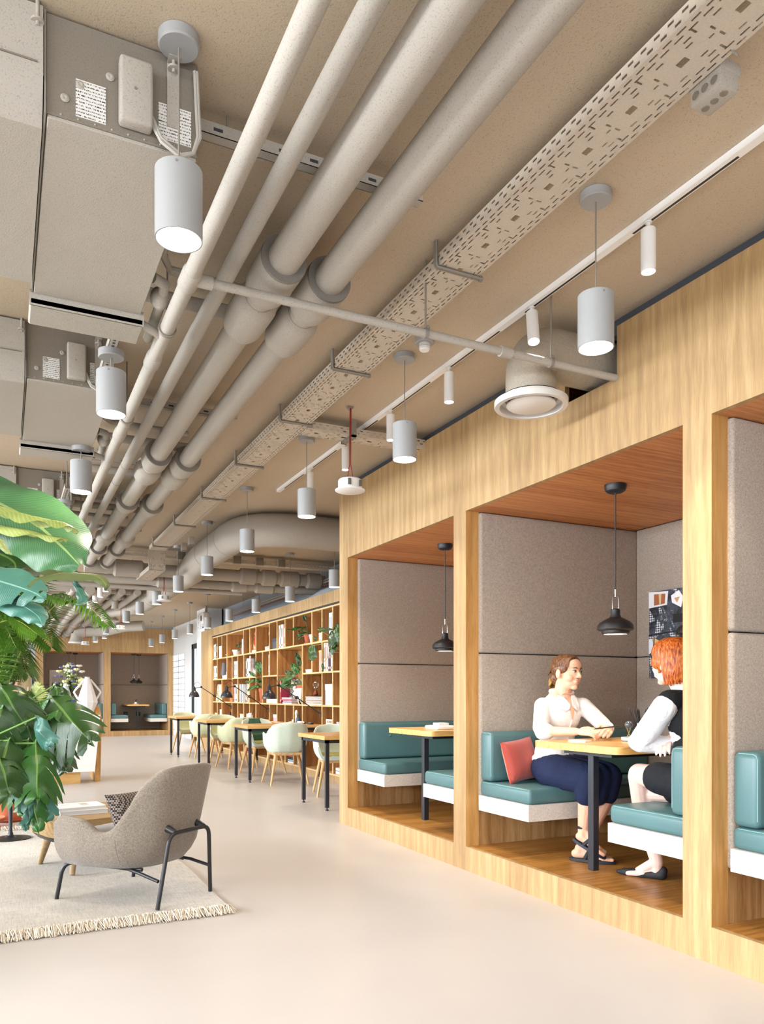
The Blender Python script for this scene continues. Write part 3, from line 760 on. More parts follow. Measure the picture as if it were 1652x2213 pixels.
# ------------------------------------------------------------------ hanging round speakers
def speaker(lab, x, y, z, dx=-.0):
    t = thing('ceiling_speaker', lab, 'speaker', (x, y, z), group='round speakers on red cables')
    obj('speaker_grille', MB().lathe([(0, 0), (.09, .002), (.0985, .006), (.0985, .012), (.078, .018)], n=36), M['white'], t)
    obj('speaker_body', MB().lathe([(.078, .016), (.079, .07), (.072, .08), (0, .08)], n=32), M['white'], t)
    c = MB()
    zt = ZC-z
    c.tube([(-.02, 0, .075), (-.012, 0, .13), (-.005, .0, .18), (-.003, 0, zt*.6), (0, 0, zt)], .0035, 7)
    c.tube([(.022, 0, .075), (.014, 0, .13), (.004, .0, .18), (.005, 0, zt*.6), (.007, 0, zt)], .0035, 7)
    obj('cable', c, M['red_cable'], t)
    obj('spring_clip', MB().box(-.05, -.03, -.087, -.078, .025, .065).box(.03, .05, -.08, -.072, .025, .065), M['chrome'], t)
    obj('ceiling_hook', MB().tube([(0, 0, zt-.03), (-.02, 0, zt-.02), (-.03, 0, zt-.005)], .003, 6).box(-.015, .02, -.01, .01, zt-.012, zt), M['rod'], t)
speaker('white round speaker hanging on a red cable near the end of the booth header', 2.05, 4.667, 2.488)
speaker('white round speaker on a red cable, second one, below the cable tray step', 1.99, 10.88, 2.435)
speaker('white round speaker on a red cable, third one, by the big air duct end', 1.96, 14.98, 2.35)
speaker('small white round speaker on a red cable, farthest, before the end wall', 1.72, 19.2, 2.30)

# smoke detectors
def smoke(lab, x, y):
    t = thing('smoke_detector', lab, 'smoke detector', (x, y, ZC), group='smoke detectors')
    obj('base_plate', MB().lathe([(0, 0), (.052, 0), (.052, -.022), (.047, -.026), (.02, -.027), (0, -.027)], n=32), M['lamp_grey'], t)
    obj('sensor_head', MB().lathe([(.029, -.026), (.029, -.03), (.022, -.031), (.022, -.034), (.029, -.035), (.029, -.038), (.022, -.039), (.022, -.042), (.029, -.043), (.029, -.055), (.024, -.062), (0, -.063)], n=28), M['white'], t)
p = onZ(918, 745, ZC-.03); smoke('round smoke detector between the cable tray and the spotlight track', p.x, p.y)
p = onZ(366, 1275, ZC-.03); smoke('small round smoke detector far down the ceiling past the tray step', p.x, p.y)

# ------------------------------------------------------------------ air ducts with round diffusers
def bend_pts(a, b, c, r, n=8):
    a, b, c = Vector(a), Vector(b), Vector(c); u = (a-b).normalized(); v = (c-b).normalized()
    p0 = b+u*r; p1 = b+v*r
    return [((1-t)**2)*p0+2*t*(1-t)*b+t*t*p1 for t in [k/n for k in range(n+1)]]
def diffuser(t, c, R, r, z):
    c = Vector((c[0], c[1], z))
    pr = [(r*.92, .06), (r*1.04, .035), (R, .025), (R, 0.0), (R*.985, -.004), (R*.86, -.004), (R*.85, .004), (R*.84, .03), (R*.82, .045)]
    obj('diffuser_ring', MB().lathe(pr, c, 44), plain('#d2cec8', .4), t)
    obj('diffuser_throat', MB().lathe([(0, .05), (R*.8, .05)], c, 40), M['dark_gap'], t)  # dark disc closes the throat, inner shade put into its colour
    obj('diffuser_disc', MB().lathe([(0, -.002), (R*.62, -.002), (R*.67, .004), (R*.67, .01), (0, .012)], c, 40), plain('#dedad4', .4), t)
    obj('mounting_tab', MB().box(c.x-.02, c.x-.012, c.y-R*.84, c.y-R*.72, z+.01, z+.014).cyl((c.x-.1, c.y-R*.7, z+.01), (c.x-.1, c.y-R*.7, z+.03), .006, n=8), M['chrome'], t)
DCX, DCY, DZ = 2.385, 3.17, 2.605
t = thing('air_duct', 'wrapped round air duct bending down from the booth header to a round diffuser', 'air duct')
pts = [Vector((DCX, DCY, DZ+.055)), Vector((DCX, DCY, 2.72))]+bend_pts((DCX, DCY, 2.6), (DCX, DCY, 2.885), (3.4, DCY, 2.885), .14)+[Vector((3.6, DCY, 2.885))]
g = G('wrapped_duct'); v = g.coord(); n = g.noise(v, 22, 4, .6, .6); n2 = g.noise(v, 150, 2)
g.bump(n, .5, .012); M['wrap'] = g.done(g.mix(n2, C('#958a7a'), C('#b0a695')), .5, 0)
obj('duct', MB().tube(pts, .127, 32), M['wrap'], t)
diffuser(t, (DCX, DCY), .183, .127, DZ)
# big round duct along the walkway
t = thing('air_duct', 'large round air duct that turns at the header and runs down the room', 'air duct')
Z = H+1.70
P = [(4.3, 7.66, Z), (2.9, 7.66, Z)]
main = [Vector(P[0])]+bend_pts((4.3, 7.66, Z), (2.24, 7.66, Z), (2.24, 9.5, Z), .62, 12)+[Vector((2.24, 9.6, Z)), Vector((2.26, 10.2, Z-.02)), Vector((2.28, 10.4, Z-.05)), Vector((2.28, 14.4, Z-.05))]
obj('duct', MB().tube(main, .175, 36), M['spray'], t)
for y in (8.4, 9.35, 11.1, 13.4):
    obj('duct_seam', MB().lathe([(.174, -.008), (.181, -.004), (.181, .004), (.174, .008)], (2.24 if y < 10 else 2.28, y, Z-(.0 if y < 10 else .05)), 32, (0, 1, 0)), M['spray'], t)
tail = bend_pts((2.28, 13.4, Z-.05), (2.28, 15.5, Z-.05), (1.87, 16.0, Z-.05), .9, 8)
Z2 = Z-.05
arm = [Vector((2.28, 14.3, Z2)), Vector((2.24, 14.9, Z2)), Vector((2.1, 15.5, Z2)), Vector((1.95, 15.85, Z2-.02)), Vector((1.87, 15.97, Z2-.08)), Vector((1.86, 16.0, 2.70))]
obj('duct', MB().tube(arm, [.175, .17, .15, .13, .12, .12], 28), M['spray'], t)
obj('duct_neck', MB().lathe([(.12, .20), (.14, .12), (.14, .10), (.155, .05), (.155, .03), (.185, 0)], (1.86, 16.0, 2.60), 30), M['spray'], t)
diffuser(t, (1.86, 16.0), .19, .15, 2.58)
obj('round_damper', MB().lathe([(0, .01), (.05, .01), (.055, 0)], (2.10, 15.1, Z2), 20, (-.6, -.8, 0)), M['dark_gap'], t)
t = thing('air_duct', 'round air duct with a flared diffuser in front of the end wall header', 'air duct')
Zf = 2.60
obj('duct', MB().tube([(3.0, 19.0, 2.78), (2.6, 19.2, 2.76), (2.2, 19.5, 2.66), (1.75, 19.6, 2.64), (1.6, 19.6, 2.58), (1.56, 19.6, 2.45)], .12, 24), M['spray'], t)
obj('duct_neck', MB().lathe([(.11, .22), (.13, .12), (.15, .06), (.175, .0)], (1.56, 19.6, 2.37), 26), M['spray'], t)
diffuser(t, (1.56, 19.6), .18, .14, 2.36)

# ------------------------------------------------------------------ fan coil units at the left
def label_mat(name, rows):
    g = G(name); tc = g.node('ShaderNodeTexCoord'); sp = g.node('ShaderNodeSeparateXYZ'); g.link(tc.outputs['Object'], sp.inputs[0])
    ln = g.math('LESS_THAN', g.math('MODULO', g.math('ADD', sp.outputs[2], 10), rows), rows*.42)
    n = g.noise(g.coord((420, 1, 140)), 1, 2)
    tx = g.math('MULTIPLY', ln, g.math('GREATER_THAN', n, .50))
    return g.done(g.mix(tx, C('#dcd9d4'), C('#3a3a3a')), .6)
M['sticker'] = label_mat('sticker_print', .0095)
uw = [('nearest', 2.33, True), ('second', 4.32, False), ('third', 7.12, False)]
for k, (nm, Y0, near) in enumerate(uw):
    X0, X1, zb = .105, .525, H+1.60
    Y1 = Y0+1.08
    t = thing('fan_coil_unit', 'grey ceiling fan coil unit with junction box, %s of three beside the pipes' % nm, 'ceiling unit', (X1, Y0, zb), group='ceiling fan coil units')
    obj('casing', MB().rbox(X0-.0, X1, Y0, Y1, zb+.006, ZC-.005, .004, 1), M['spray_d'], t, True)
    obj('access_panel', MB().rbox(X0+.006, X1-.004, Y0+.004, Y1-.03, zb-.004, zb+.006, .002, 1), M['spray'], t, True)
    jx = onY(288, 226, 2.33).x
    j = obj('junction_box', MB().rbox(jx-.042, jx+.05, Y0-.045, Y0, zb+.025, zb+.21, .01, 3), M['spray'], t, True)
    obj('screw', MB().cyl((jx, Y0-.048, zb+.12), (jx, Y0-.044, zb+.12), .004, n=8), M['rod'], j, True)
    obj('sticker', MB().box(jx-.155, jx-.075, Y0-.002, Y0, zb+.02, zb+.125), M['sticker'], t, True)
    obj('sticker', MB().box(X1-.115, X1-.02, Y0-.002, Y0, zb+.03, zb+.135), M['sticker'], t, True)
    hx = X1-.075
    hg = MB().box(hx-.016, hx+.016, Y0-.006, Y0-.002, zb+.07, ZC-.03).lathe([(0, 0), (.017, 0), (.017, .006), (0, .012)], (hx, Y0-.02, ZC-.06), 16)
    hg.box(hx-.016, hx+.016, Y0-.04, Y0-.002, ZC-.035, ZC-.031).cyl((hx, Y0-.022, ZC-.07), (hx, Y0-.022, ZC), .005, n=8)
    obj('hanger_bracket', hg, M['spray'], t, True)
    hx = X0-.02
    hg = MB().box(hx-.016, hx+.016, Y0-.006, Y0-.002, zb+.10, ZC-.03).lathe([(0, 0), (.017, 0), (.017, .006), (0, .012)], (hx, Y0-.02, ZC-.06), 16)
    hg.cyl((hx, Y0-.022, ZC-.07), (hx, Y0-.022, ZC), .005, n=8)
    obj('hanger_bracket', hg, M['spray'], t, True)
    cb_ = MB()
    for q in range(2):
        cb_.tube([(jx+.05, Y0-.02, zb+.07-q*.02), (jx+.075, Y0-.03, zb+.01-q*.01), (jx+.13, Y0-.03, zb-.02-q*.008), (X1-.02, Y0-.03, zb-.005), (X1-.005+q*.006, Y0-.025, zb+.05), (X1-.008+q*.006, Y0-.02, zb+.13), (X1-.012+q*.006, Y0-.015, ZC-.04)], .0055, 8)
    obj('cable', cb_, plain('#aaa59c', .6), t, True)
    fl = MB().box(X0-.003, X0+.002, Y0-.012, Y1, zb-.002, ZC-.01)
    obj('flange', fl, M['rod'], t, True)
    for q in range(9): obj('rivet', MB().ell((X0+.04+q*.045, Y0-.001, zb+.012), .003, .002, .003, 8, 4), M['spray'], t, True)
    for q in range(3): obj('grommet', MB().lathe([(0, .0), (.011, .0), (.012, .003), (.006, .006), (0, .004)], (X0+.05+q*.02*(1+q), Y0+.0, zb+.06+.05*q), 14, (0, -1, 0)), M['spray'], t, True)
    # drip tray lip at the far edge
    obj('drip_tray', MB().rbox(X0-.01, X1+.01, Y1-.03, Y1+.16, zb-.05, zb-.02, .006, 1).box(X0-.01, X1+.01, Y1-.03, Y1-.02, zb-.05, zb+.01), M['spray'], t, True)
    # valve and small pipe work on the right hand side
    vm = MB()
    vm.tube([(X1+.01, Y1-.25, zb+.05), (X1+.06, Y1-.22, zb+.05), (X1+.07, Y1-.1, zb+.04), (X1+.08, Y1+.3, zb+.05)], .022, 12)
    vm.cyl((X1+.01, Y1+.02, zb-.02), (X1+.10, Y1+.06, zb-.035), .018, n=12).ell((X1+.06, Y1-.12, zb+.04), .04, .05, .045, 12, 8)
    vm.tube([(X1+.04, Y0+.3, zb+.14), (X1+.04, Y0+.8, zb+.14), (X1+.10, Y0+.95, zb+.16), (X1+.6, Y0+.97, zb+.16)], .018, 10)
    obj('valve_pipework', vm, M['spray'], t, True)
    # duct box at the left of the unit
    d = thing('duct_box', 'rounded grey duct box to the left of the %s fan coil unit' % nm, 'air duct', (X0, Y0, zb), group='duct boxes')
    pr = [(Y0-.02, ZC-.01), (Y0-.02, zb+.10), (Y0+.01, zb+.02), (Y0+.05, zb-.01), (Y1-.12, zb-.01), (Y1-.12, ZC-.01)]
    obj('casing', MB().prism(pr, -1.2, X0-.006, 'X'), M['spray'], d, True)
    obj('seam', MB().box(-1.2, X0-.02, Y0-.024, Y0-.018, zb+.12, zb+.124).box(X0-.16, X0-.155, Y0-.024, Y0-.018, zb+.12, ZC-.02), M['spray_d'], d, True)
# slotted support channels crossing above the pipes, and the strut carrying pendants
def strut(lab, loc, L, axis, w=.04, gp='slotted support channels'):
    t = thing('support_channel', lab, 'channel', loc, 0, gp)
    a = MB(); b = MB(); sl_ = []
    if axis == 'Y':
        a.box(-w/2, w/2, 0, L, 0, .002).box(-w/2, -w/2+.002, 0, L, 0, w).box(w/2-.002, w/2, 0, L, 0, w)
        y = .03
        while y < L-.03: sl_.append(MB().box(-.006, .006, y, y+.014, -.0012, .0005)); y += .032
    else:
        a.box(0, L, -w/2, w/2, 0, .002).box(0, L, -w/2, -w/2+.002, 0, w).box(0, L, w/2-.002, w/2, 0, w)
        x = .05
        while x < L-.05: sl_.append(MB().box(x, x+.03, -w/2-.0012, -w/2+.0005, w*.35, w*.6)); x += .11
    obj('channel', a, M['spray'], t)
    for b in sl_: obj('slot', b, M['dark_gap'], t)
    r_ = MB()
    for e in (.1, L-.1):
        r_.cyl((0, e, w) if axis == 'Y' else (e, 0, w), (0, e, ZC-loc[2]) if axis == 'Y' else (e, 0, ZC-loc[2]), .004, n=8)
    obj('threaded_rod', r_, M['rod'], t)
strut('slotted channel along the ceiling units that carries two pendants', (.455, 3.42, H+1.60), 2.0, 'Y')
strut('slotted channel beside the third ceiling unit, behind the leaf', (.455, 6.5, H+1.60), .9, 'Y')
for k, y in enumerate((2.50, 5.0, 6.35, 7.6, 8.9)):
    strut('%s slotted channel crossing above the four long pipes' % od[k], (.56, y, H+1.80), .82, 'X')
# duct between the pipes and the ceiling behind them
for k, y in enumerate((3.62, 5.75, 6.6, 7.9)):
    cross('%s short grey cross pipe above the long pipes' % od[k], y, H+1.81, .57, 1.22, .032, name='ceiling_pipe')
# ------------------------------------------------------------------ bookcase
BXF = 3.91; BXB = 4.25
def U(u): return 360+u/4.13                       # zoomed reading -> pixel
def YX(u, X=BXF): return onX(U(u), 1500, X).y
BY0, BY1 = 6.5, YX(315)
bkz = [.10, .71, 1.0, 1.455, 1.875, 2.335]
bc = thing('bookcase', 'long light oak bookcase with irregular open compartments along the right wall', 'bookcase', (BXF, 11.7, 0))
obj('fascia', MB().box(BXF-.012, BXB, BY0, BY1, 2.36, 2.52), M['oak_v'], bc, True)
obj('shadow_gap', MB().box(BXF+.01, BXB, BY0, YX(412), 2.335, 2.36), M['dark_gap'], bc, True)
obj('side_panel', MB().box(BXF-.012, BXB, YX(412), BY1, 0, 2.36), M['oak_v'], bc, True)
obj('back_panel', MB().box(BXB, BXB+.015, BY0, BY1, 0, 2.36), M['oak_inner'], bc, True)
obj('plinth', MB().box(BXF+.0, BXB, BY0, YX(412), 0, .085), M['oak_v'], bc, True)
YL = YX(412)
def shelf(z, segs):
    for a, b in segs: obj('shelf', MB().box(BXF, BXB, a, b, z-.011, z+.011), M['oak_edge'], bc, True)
def yy(a): return BY0 if a is None else YX(a)
shelf(2.324, [(BY0, YL)]); shelf(1.875, [(BY0, YL)]); shelf(1.0, [(BY0, YL)]); shelf(.097, [(BY0, YL)])
shelf(1.455, [(YX(538), YL), (YX(797), YX(585)), (YX(988), YX(855)), (BY0, YX(1212))])
shelf(.71, [(YX(585), YL), (YX(797), YX(635)), (YX(1212), YX(918)), (BY0, YX(1387))])
def div(z0, z1, us):
    for u in us:
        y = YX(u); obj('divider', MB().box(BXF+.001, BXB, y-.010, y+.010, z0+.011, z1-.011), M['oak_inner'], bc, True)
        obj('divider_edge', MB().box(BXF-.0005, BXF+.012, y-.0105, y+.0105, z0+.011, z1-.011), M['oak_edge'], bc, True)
extra = [1590, 1720, 1830, 1960, 2100, 2260]
div(1.875, 2.324, [412, 452, 493, 538, 686, 742, 797, 918, 985, 1057, 1132, 1297, 1387, 1482]+extra)
div(1.455, 1.875, [412, 452, 538, 585, 635, 688, 797, 855, 918, 988, 1212, 1297, 1387, 1482]+extra)
div(1.0, 1.455, [412, 493, 585, 635, 740, 797, 855, 988, 1212, 1387, 1482]+extra)
div(.71, 1.0, [412, 452, 493, 582, 635, 688, 740, 797, 918, 985, 1057, 1132, 1212, 1387, 1482]+extra)
div(.097, .71, [412, 452, 493, 582, 635, 688, 740, 797, 918, 985, 1057, 1132, 1212, 1387, 1482]+extra)
RN = {5: 'top shelf', 4: 'second shelf', 3: 'middle shelf', 2: 'low shelf', 1: 'bottom shelf'}
RZ = {5: 1.886, 4: 1.466, 3: 1.011, 2: .721, 1: .108}
_books = {}
def paper(): return plain('#efece6', .8)
def printed(name, base, spots, sc=14):
    g = G(name); n = g.noise(g.coord((1, 1, 1)), sc, 3, .6)
    st = [(0, C(base)), (.46, C(base))]
    for k, s_ in enumerate(spots): st += [(.50+.07*k, C(s_))]
    r_ = g.ramp(n, st[:6]); return g.done(r_, .45)
def book(row, u0, u1, h, col, lab, d=.20, group=None, lean=0, x=BXF+.02, title=True, z=None, cat='book'):
    ya, yb = sorted((YX(u0), YX(u1))); z = RZ[row] if z is None else z
    t = thing('book', lab, cat, (x, (ya+yb)/2, z), group=group)
    w = (yb-ya)
    cv = MB().box(0, .003, -w/2, w/2, 0, h).box(.003, d, -w/2, -w/2+.002, 0, h).box(.003, d, w/2-.002, w/2, 0, h)
    obj('cover', cv, col if not isinstance(col, str) else plain(col, .5), t)
    obj('pages', MB().box(.003, d-.004, -w/2+.002, w/2-.002, .004, h-.004), paper(), t)
    if title and w > .012:
        obj('title', MB().box(-.0006, 0, -w*.18, w*.18, h*.45, h*.85).box(-.0006, 0, -w*.25, w*.25, h*.08, h*.16), plain('#3b3a3c' if lum(col) > .3 else '#d9d2c4', .6), t)
    if lean: t.rotation_euler[0] = lean
    return t
def lum(col):
    if not isinstance(col, str): return .5
    c = C(col); return .2*c[0]+.7*c[1]+.1*c[2]
def flat_book(row, u0, u1, z, th, col, lab, d=.2, group='books lying in stacks', x=BXF+.03, jit=0.0):
    ya, yb = sorted((YX(u0), YX(u1))); w = yb-ya
    t = thing('book', lab, 'book', (x+jit, (ya+yb)/2, z), group=group)
    c = plain(col, .5)
    obj('cover', MB().box(0, d, -w/2, w/2, 0, .0025).box(0, d, -w/2, w/2, th-.0025, th).box(0, .002, -w/2, w/2, 0, th), c, t)
    obj('pages', MB().box(.003, d-.004, -w/2+.004, w/2-.004, .0025, th-.0025), paper(), t)
    return t
def bx(row, u0, u1, h, col, lab, lid=None, d=.2, name='storage_box', z=None, lidh=.05, x=BXF+.03, cat='box'):
    ya, yb = sorted((YX(u0), YX(u1))); w = yb-ya; z = RZ[row] if z is None else z
    t = thing(name, lab, cat, (x, (ya+yb)/2, z))
    m = col if not isinstance(col, str) else plain(col, .6)
    obj('box_body', MB().rbox(.004, d-.004, -w/2+.004, w/2-.004, 0, h-.002, .003, 1), m, t)
    if lid: obj('lid', MB().rbox(0, d, -w/2, w/2, h-lidh, h, .003, 1), plain(lid, .6), t)
    return t
def face(row, u0, u1, h, mat, spine, lab, z=None, x=BXF+.05, th=.025, tilt=.12):
    # book shown with its cover to the room, leaning back a little
    ya, yb = sorted((YX(u0), YX(u1))); z = RZ[row] if z is None else z
    t = thing('book', lab, 'book', (x, (ya+yb)/2, z)); w = yb-ya
    R_ = Matrix.Rotation(tilt, 4, 'Y')
    obj('front_cover', MB().box(0, .003, -w/2, w/2, 0, h).xf(R_), mat, t)
    obj('pages', MB().box(.003, th-.003, -w/2+.003, w/2-.006, .003, h-.003).xf(R_), paper(), t)
    obj('back_cover', MB().box(th-.003, th, -w/2, w/2, 0, h).box(0, th, w/2-.003, w/2, 0, h).xf(R_), plain(spine, .5), t)
    return t
# top shelf
book(5, 415, 424, .29, '#e7e3dd', 'white book at the far left end of the top bookcase shelf')
book(5, 425, 432, .30, '#c9d2cc', 'pale green book beside the white one, far left of the top shelf')
book(5, 434, 447, .29, '#26262a', 'black and white book leaning at the far left of the top shelf')
bx(5, 455, 490, .245, '#d9d8de', 'pale grey lidded box, second compartment of the top shelf', '#e4e3e8', lidh=.07)
bx(5, 511, 530, .055, '#3c4a63', 'small blue patterned tin, third compartment of the top shelf', '#c6b04a', lidh=.015, name='tin', cat='tin')
bx(5, 656, 683, .285, '#c7c9da', 'tall pale lavender box on the top shelf beside a small potted plant', None)
flat_book(5, 748, 790, RZ[5], .045, '#ece9e4', 'thick white book lying under the red cover on the top shelf')
face(5, 750, 793, .33, printed('red_cover', '#b3251f', ['#2a1512', '#c9a24c', '#e8e0d6', '#b3251f'], 12), '#b3251f', 'red book facing forward on the top shelf', z=RZ[5]+.046, tilt=.05)
for k, c in enumerate(('#e6e2dc', '#dcd8d2', '#efece8')):
    flat_book(5, 864, 914, RZ[5]+k*.022, .021, c, '%s white book of the stack under the white figure, top shelf' % ('bottom', 'middle', 'topmost')[k], d=.18)
bx(5, 926, 981, .175, '#4e4c59', 'dark grey lidded gift box on the top shelf', '#3f3e4a', lidh=.055)
for k, (a, b, h, c, l) in enumerate(((992, 1003, .36, '#ebe7e0', 'white book, leftmost of the upright group with a red one, top shelf'), (1004, 1009, .355, '#2a2a2d', 'thin black book in the upright group with a red one, top shelf'),
        (1010, 1022, .365, '#e7e4df', 'white book with pale spine beside the thin black one, top shelf'), (1023, 1033, .36, '#d8d3cb', 'grey-white book left of the red one, top shelf'), (1034, 1050, .35, '#a8332c', 'red book, rightmost of the upright group on the top shelf'))):
    book(5, a, b, h, c, l, group='upright books on the top shelf')
bx(5, 1339, 1381, .125, printed('zebra', '#e8e6e2', ['#1d1d1f', '#e8e6e2', '#1d1d1f'], 30), 'small black and white patterned box on the top shelf', None, name='patterned_box')
for k, (a, b, c, l) in enumerate(((1438, 1450, '#e9ecec', 'white book beside the climbing plant on the top shelf'), (1451, 1463, '#cfdfe2', 'pale blue book beside the climbing plant on the top shelf'), (1464, 1478, '#dfe7e6', 'very pale green book, rightmost near the climbing plant, top shelf'))):
    book(5, a, b, .36, c, l, group='upright books on the top shelf')
# second shelf
for k, (a, b, c, l) in enumerate(((415, 428, '#e6e1d8', 'white book, left of two at the far end of the second shelf'), (430, 446, '#d9cfc4', 'cream book, right of two at the far end of the second shelf'))):
    book(4, a, b, .27, c, l, group='upright books on the second shelf')
bx(4, 482, 533, .07, '#c9c2d6', 'wide lavender box under the grey vase on the second shelf', '#d8d2e2', lidh=.02)
bx(4, 516, 536, .06, '#a999b5', 'small mauve box stacked on the lavender one, second shelf', None, z=RZ[4]+.071)
for k, (a, b, c, l) in enumerate(((594, 606, '#e8e6e2', 'white book, left of three on the second shelf by the pale divider'), (607, 619, '#d5dbe4', 'bluish white book, middle of three on the second shelf'), (620, 631, '#ece8e0', 'ivory book, right of three on the second shelf'))):
    book(4, a, b, .31, c, l, group='upright books on the second shelf')
book(4, 698, 706, .34, '#3a4a6b', 'slim blue book beside the large facing book on the second shelf')
book(4, 707, 722, .33, '#eae5dc', 'thick cream book beside the large facing book on the second shelf')
face(4, 724, 794, .345, printed('brown_cover', '#4f2c26', ['#4f2c26', '#d8dce6', '#9fa7bd', '#e9e5df'], 7), '#eae5dc', 'large brown and white book facing forward on the second shelf', x=BXF+.08)
book(4, 901, 908, .34, '#e9e6e0', 'slim white book standing alone on the second shelf')
book(4, 909, 915, .33, '#3b3b3f', 'slim dark book beside the white one on the second shelf')
bx(4, 1223, 1289, .05, '#ecebe8', 'flat white box on the second shelf above the hourglass', '#f2f1ee', lidh=.02)
bx(4, 1341, 1383, .30, '#c3a298', 'tall dusty pink box with yellow lid on the second shelf', '#d9c46a', lidh=.03)
for k, (a, b, h, c, l) in enumerate(((1392, 1403, .42, '#e6e9ea', 'white book, leftmost in the colourful row behind the trailing plant'), (1404, 1416, .42, '#e3a58c', 'salmon book in the colourful row behind the trailing plant'), (1417, 1429, .415, '#ebe6de', 'cream book between salmon and purple in the colourful row'),
        (1430, 1439, .42, '#7a3350', 'purple book in the colourful row behind the trailing plant'), (1440, 1455, .41, '#2b2e3a', 'dark navy book in the colourful row behind the trailing plant'), (1456, 1478, .42, '#ebd9cf', 'broad pale pink book, rightmost in the colourful row'))):
    book(4, a, b, h-.03, c, l, group='colourful books on the second shelf')
# middle shelf
face(3, 418, 490, .35, printed('yellow_cover', '#dfe3e0', ['#c9b62a', '#2f4f75', '#dfe3e0', '#c9b62a'], 9), '#e8e6e2', 'pale book with yellow and blue shapes facing forward, far end of the middle shelf')
bx(3, 548, 580, .11, '#c9703c', 'orange box on the middle shelf behind the second desk lamp', '#d9854e', lidh=.03)
for k, (a, b, c, l) in enumerate(((589, 597, '#d98d7e', 'coral book on the middle shelf left of three white ones'), (598, 609, '#e3e1e8', 'pale lilac book on the middle shelf behind the lamp arm'), (610, 622, '#ddd8da', 'pale grey book on the middle shelf behind the lamp arm'), (623, 634, '#e9e4de', 'ivory book on the middle shelf behind the lamp arm'),
        (642, 653, '#e4ecea', 'pale mint book on the middle shelf left of the pink cover'), (654, 661, '#27323f', 'dark blue book on the middle shelf left of the pink cover'), (662, 669, '#d9e2ea', 'light blue book on the middle shelf left of the pink cover'))):
    book(3, a, b, .33, c, l, group='upright books on the middle shelf')
face(3, 672, 738, .34, printed('pink_cover', '#e2c2ae', ['#3f332c', '#8c7c70', '#e2c2ae'], 9), '#e8d5c6', 'pale pink book with a grey portrait facing forward on the middle shelf')
for k, (a, b, c, l) in enumerate(((875, 918, '#efeeec', 'left white carton lying under the lamp shade on the middle shelf'), (921, 982, '#e8e6e4', 'right white carton lying under the lamp shade on the middle shelf'))):
    bx(3, a, b, .075, c, l, None, name='carton', cat='box')
book(3, 950, 960, .30, '#3c3f45', 'dark book standing behind the white cartons on the middle shelf', x=BXF+.10, d=.14)
book(3, 962, 978, .29, '#d9d6d0', 'grey book standing behind the white cartons on the middle shelf', x=BXF+.10, d=.14)
book(3, 1003, 1013, .40, '#a12b46', 'dark red upright book left of the dark forward-facing book, middle shelf', d=.24)
face(3, 1016, 1118, .38, printed('crowd_cover', '#d8d6c6', ['#16171a', '#16171a', '#c9c6b8', '#16171a'], 10), '#c9c4b4', 'large dark book with pale top facing forward on the middle shelf', x=BXF+.14)
for k, (z, c, l, a, b) in enumerate(((0, '#ece9e8', 'white book at the bottom of the pink stack, middle shelf', 1030, 1112), (.026, '#b9a3b4', 'mauve book, second of the pink stack, middle shelf', 1036, 1115), (.05, '#d4707c', 'pink book, third of the pink stack, middle shelf', 1020, 1108), (.074, '#e3dede', 'pale book on top of the pink stack, middle shelf', 1024, 1110))):
    flat_book(3, a, b, RZ[3]+z, .024, c, l, d=.13, x=BXF+.01, group='books in the pink stack')
for k in range(7):
    c = ('#eef0f2', '#d9c7bd', '#e6e3df', '#c9b3a6', '#ece8e2', '#d6dcdc', '#e5d9cf')[k]
    flat_book(3, 1222+(k % 3)*3, 1380-(k % 2)*4, RZ[3]+k*.0165, .016, c, '%s magazine of the stack under the hourglass, %s cover' % (('lowest', 'second', 'third', 'fourth', 'fifth', 'sixth', 'topmost')[k], ('white', 'pinkish', 'light grey', 'tan', 'ivory', 'pale blue', 'cream')[k]), group='magazines under the hourglass', d=.22)
flat_book(3, 1262, 1382, RZ[3]+.117, .008, '#1b1b1d', 'thin black notebook lying on top of the magazine stack', group='magazines under the hourglass')
bx(3, 1396, 1478, .285, '#c9c3dd', 'tall lavender lidded box on the middle shelf near the booth', '#d4cee6', lidh=.085)
# low shelf
bx(2, 416, 446, .055, '#cfd6c6', 'small pale tin with yellow lid, far end of the low shelf', '#c9b95e', lidh=.02, name='tin', cat='tin')
bx(2, 461, 488, .13, '#e6e8ea', 'white carton bottle box on the low shelf', None, name='carton')
bx(2, 640, 684, .075, '#c9ced6', 'pale grey tin with yellow lid on the low shelf', '#d7c887', lidh=.02, name='tin', cat='tin')
bx(2, 695, 712, .09, printed('zebra2', '#e0deda', ['#26262a', '#e0deda'], 40), 'black and white striped box, left of two on the low shelf', None, name='patterned_box')
bx(2, 715, 733, .085, printed('zebra3', '#d5d3cf', ['#303034', '#d5d3cf'], 40), 'black and white striped box, right of two on the low shelf', None, name='patterned_box')
bx(2, 936, 982, .11, '#dfa6b4', 'small pink box with white lid on the low shelf', '#efeeec', lidh=.05)
bx(2, 1099, 1130, .055, '#eeeef0', 'little white box on the low shelf above the desk chair', None)
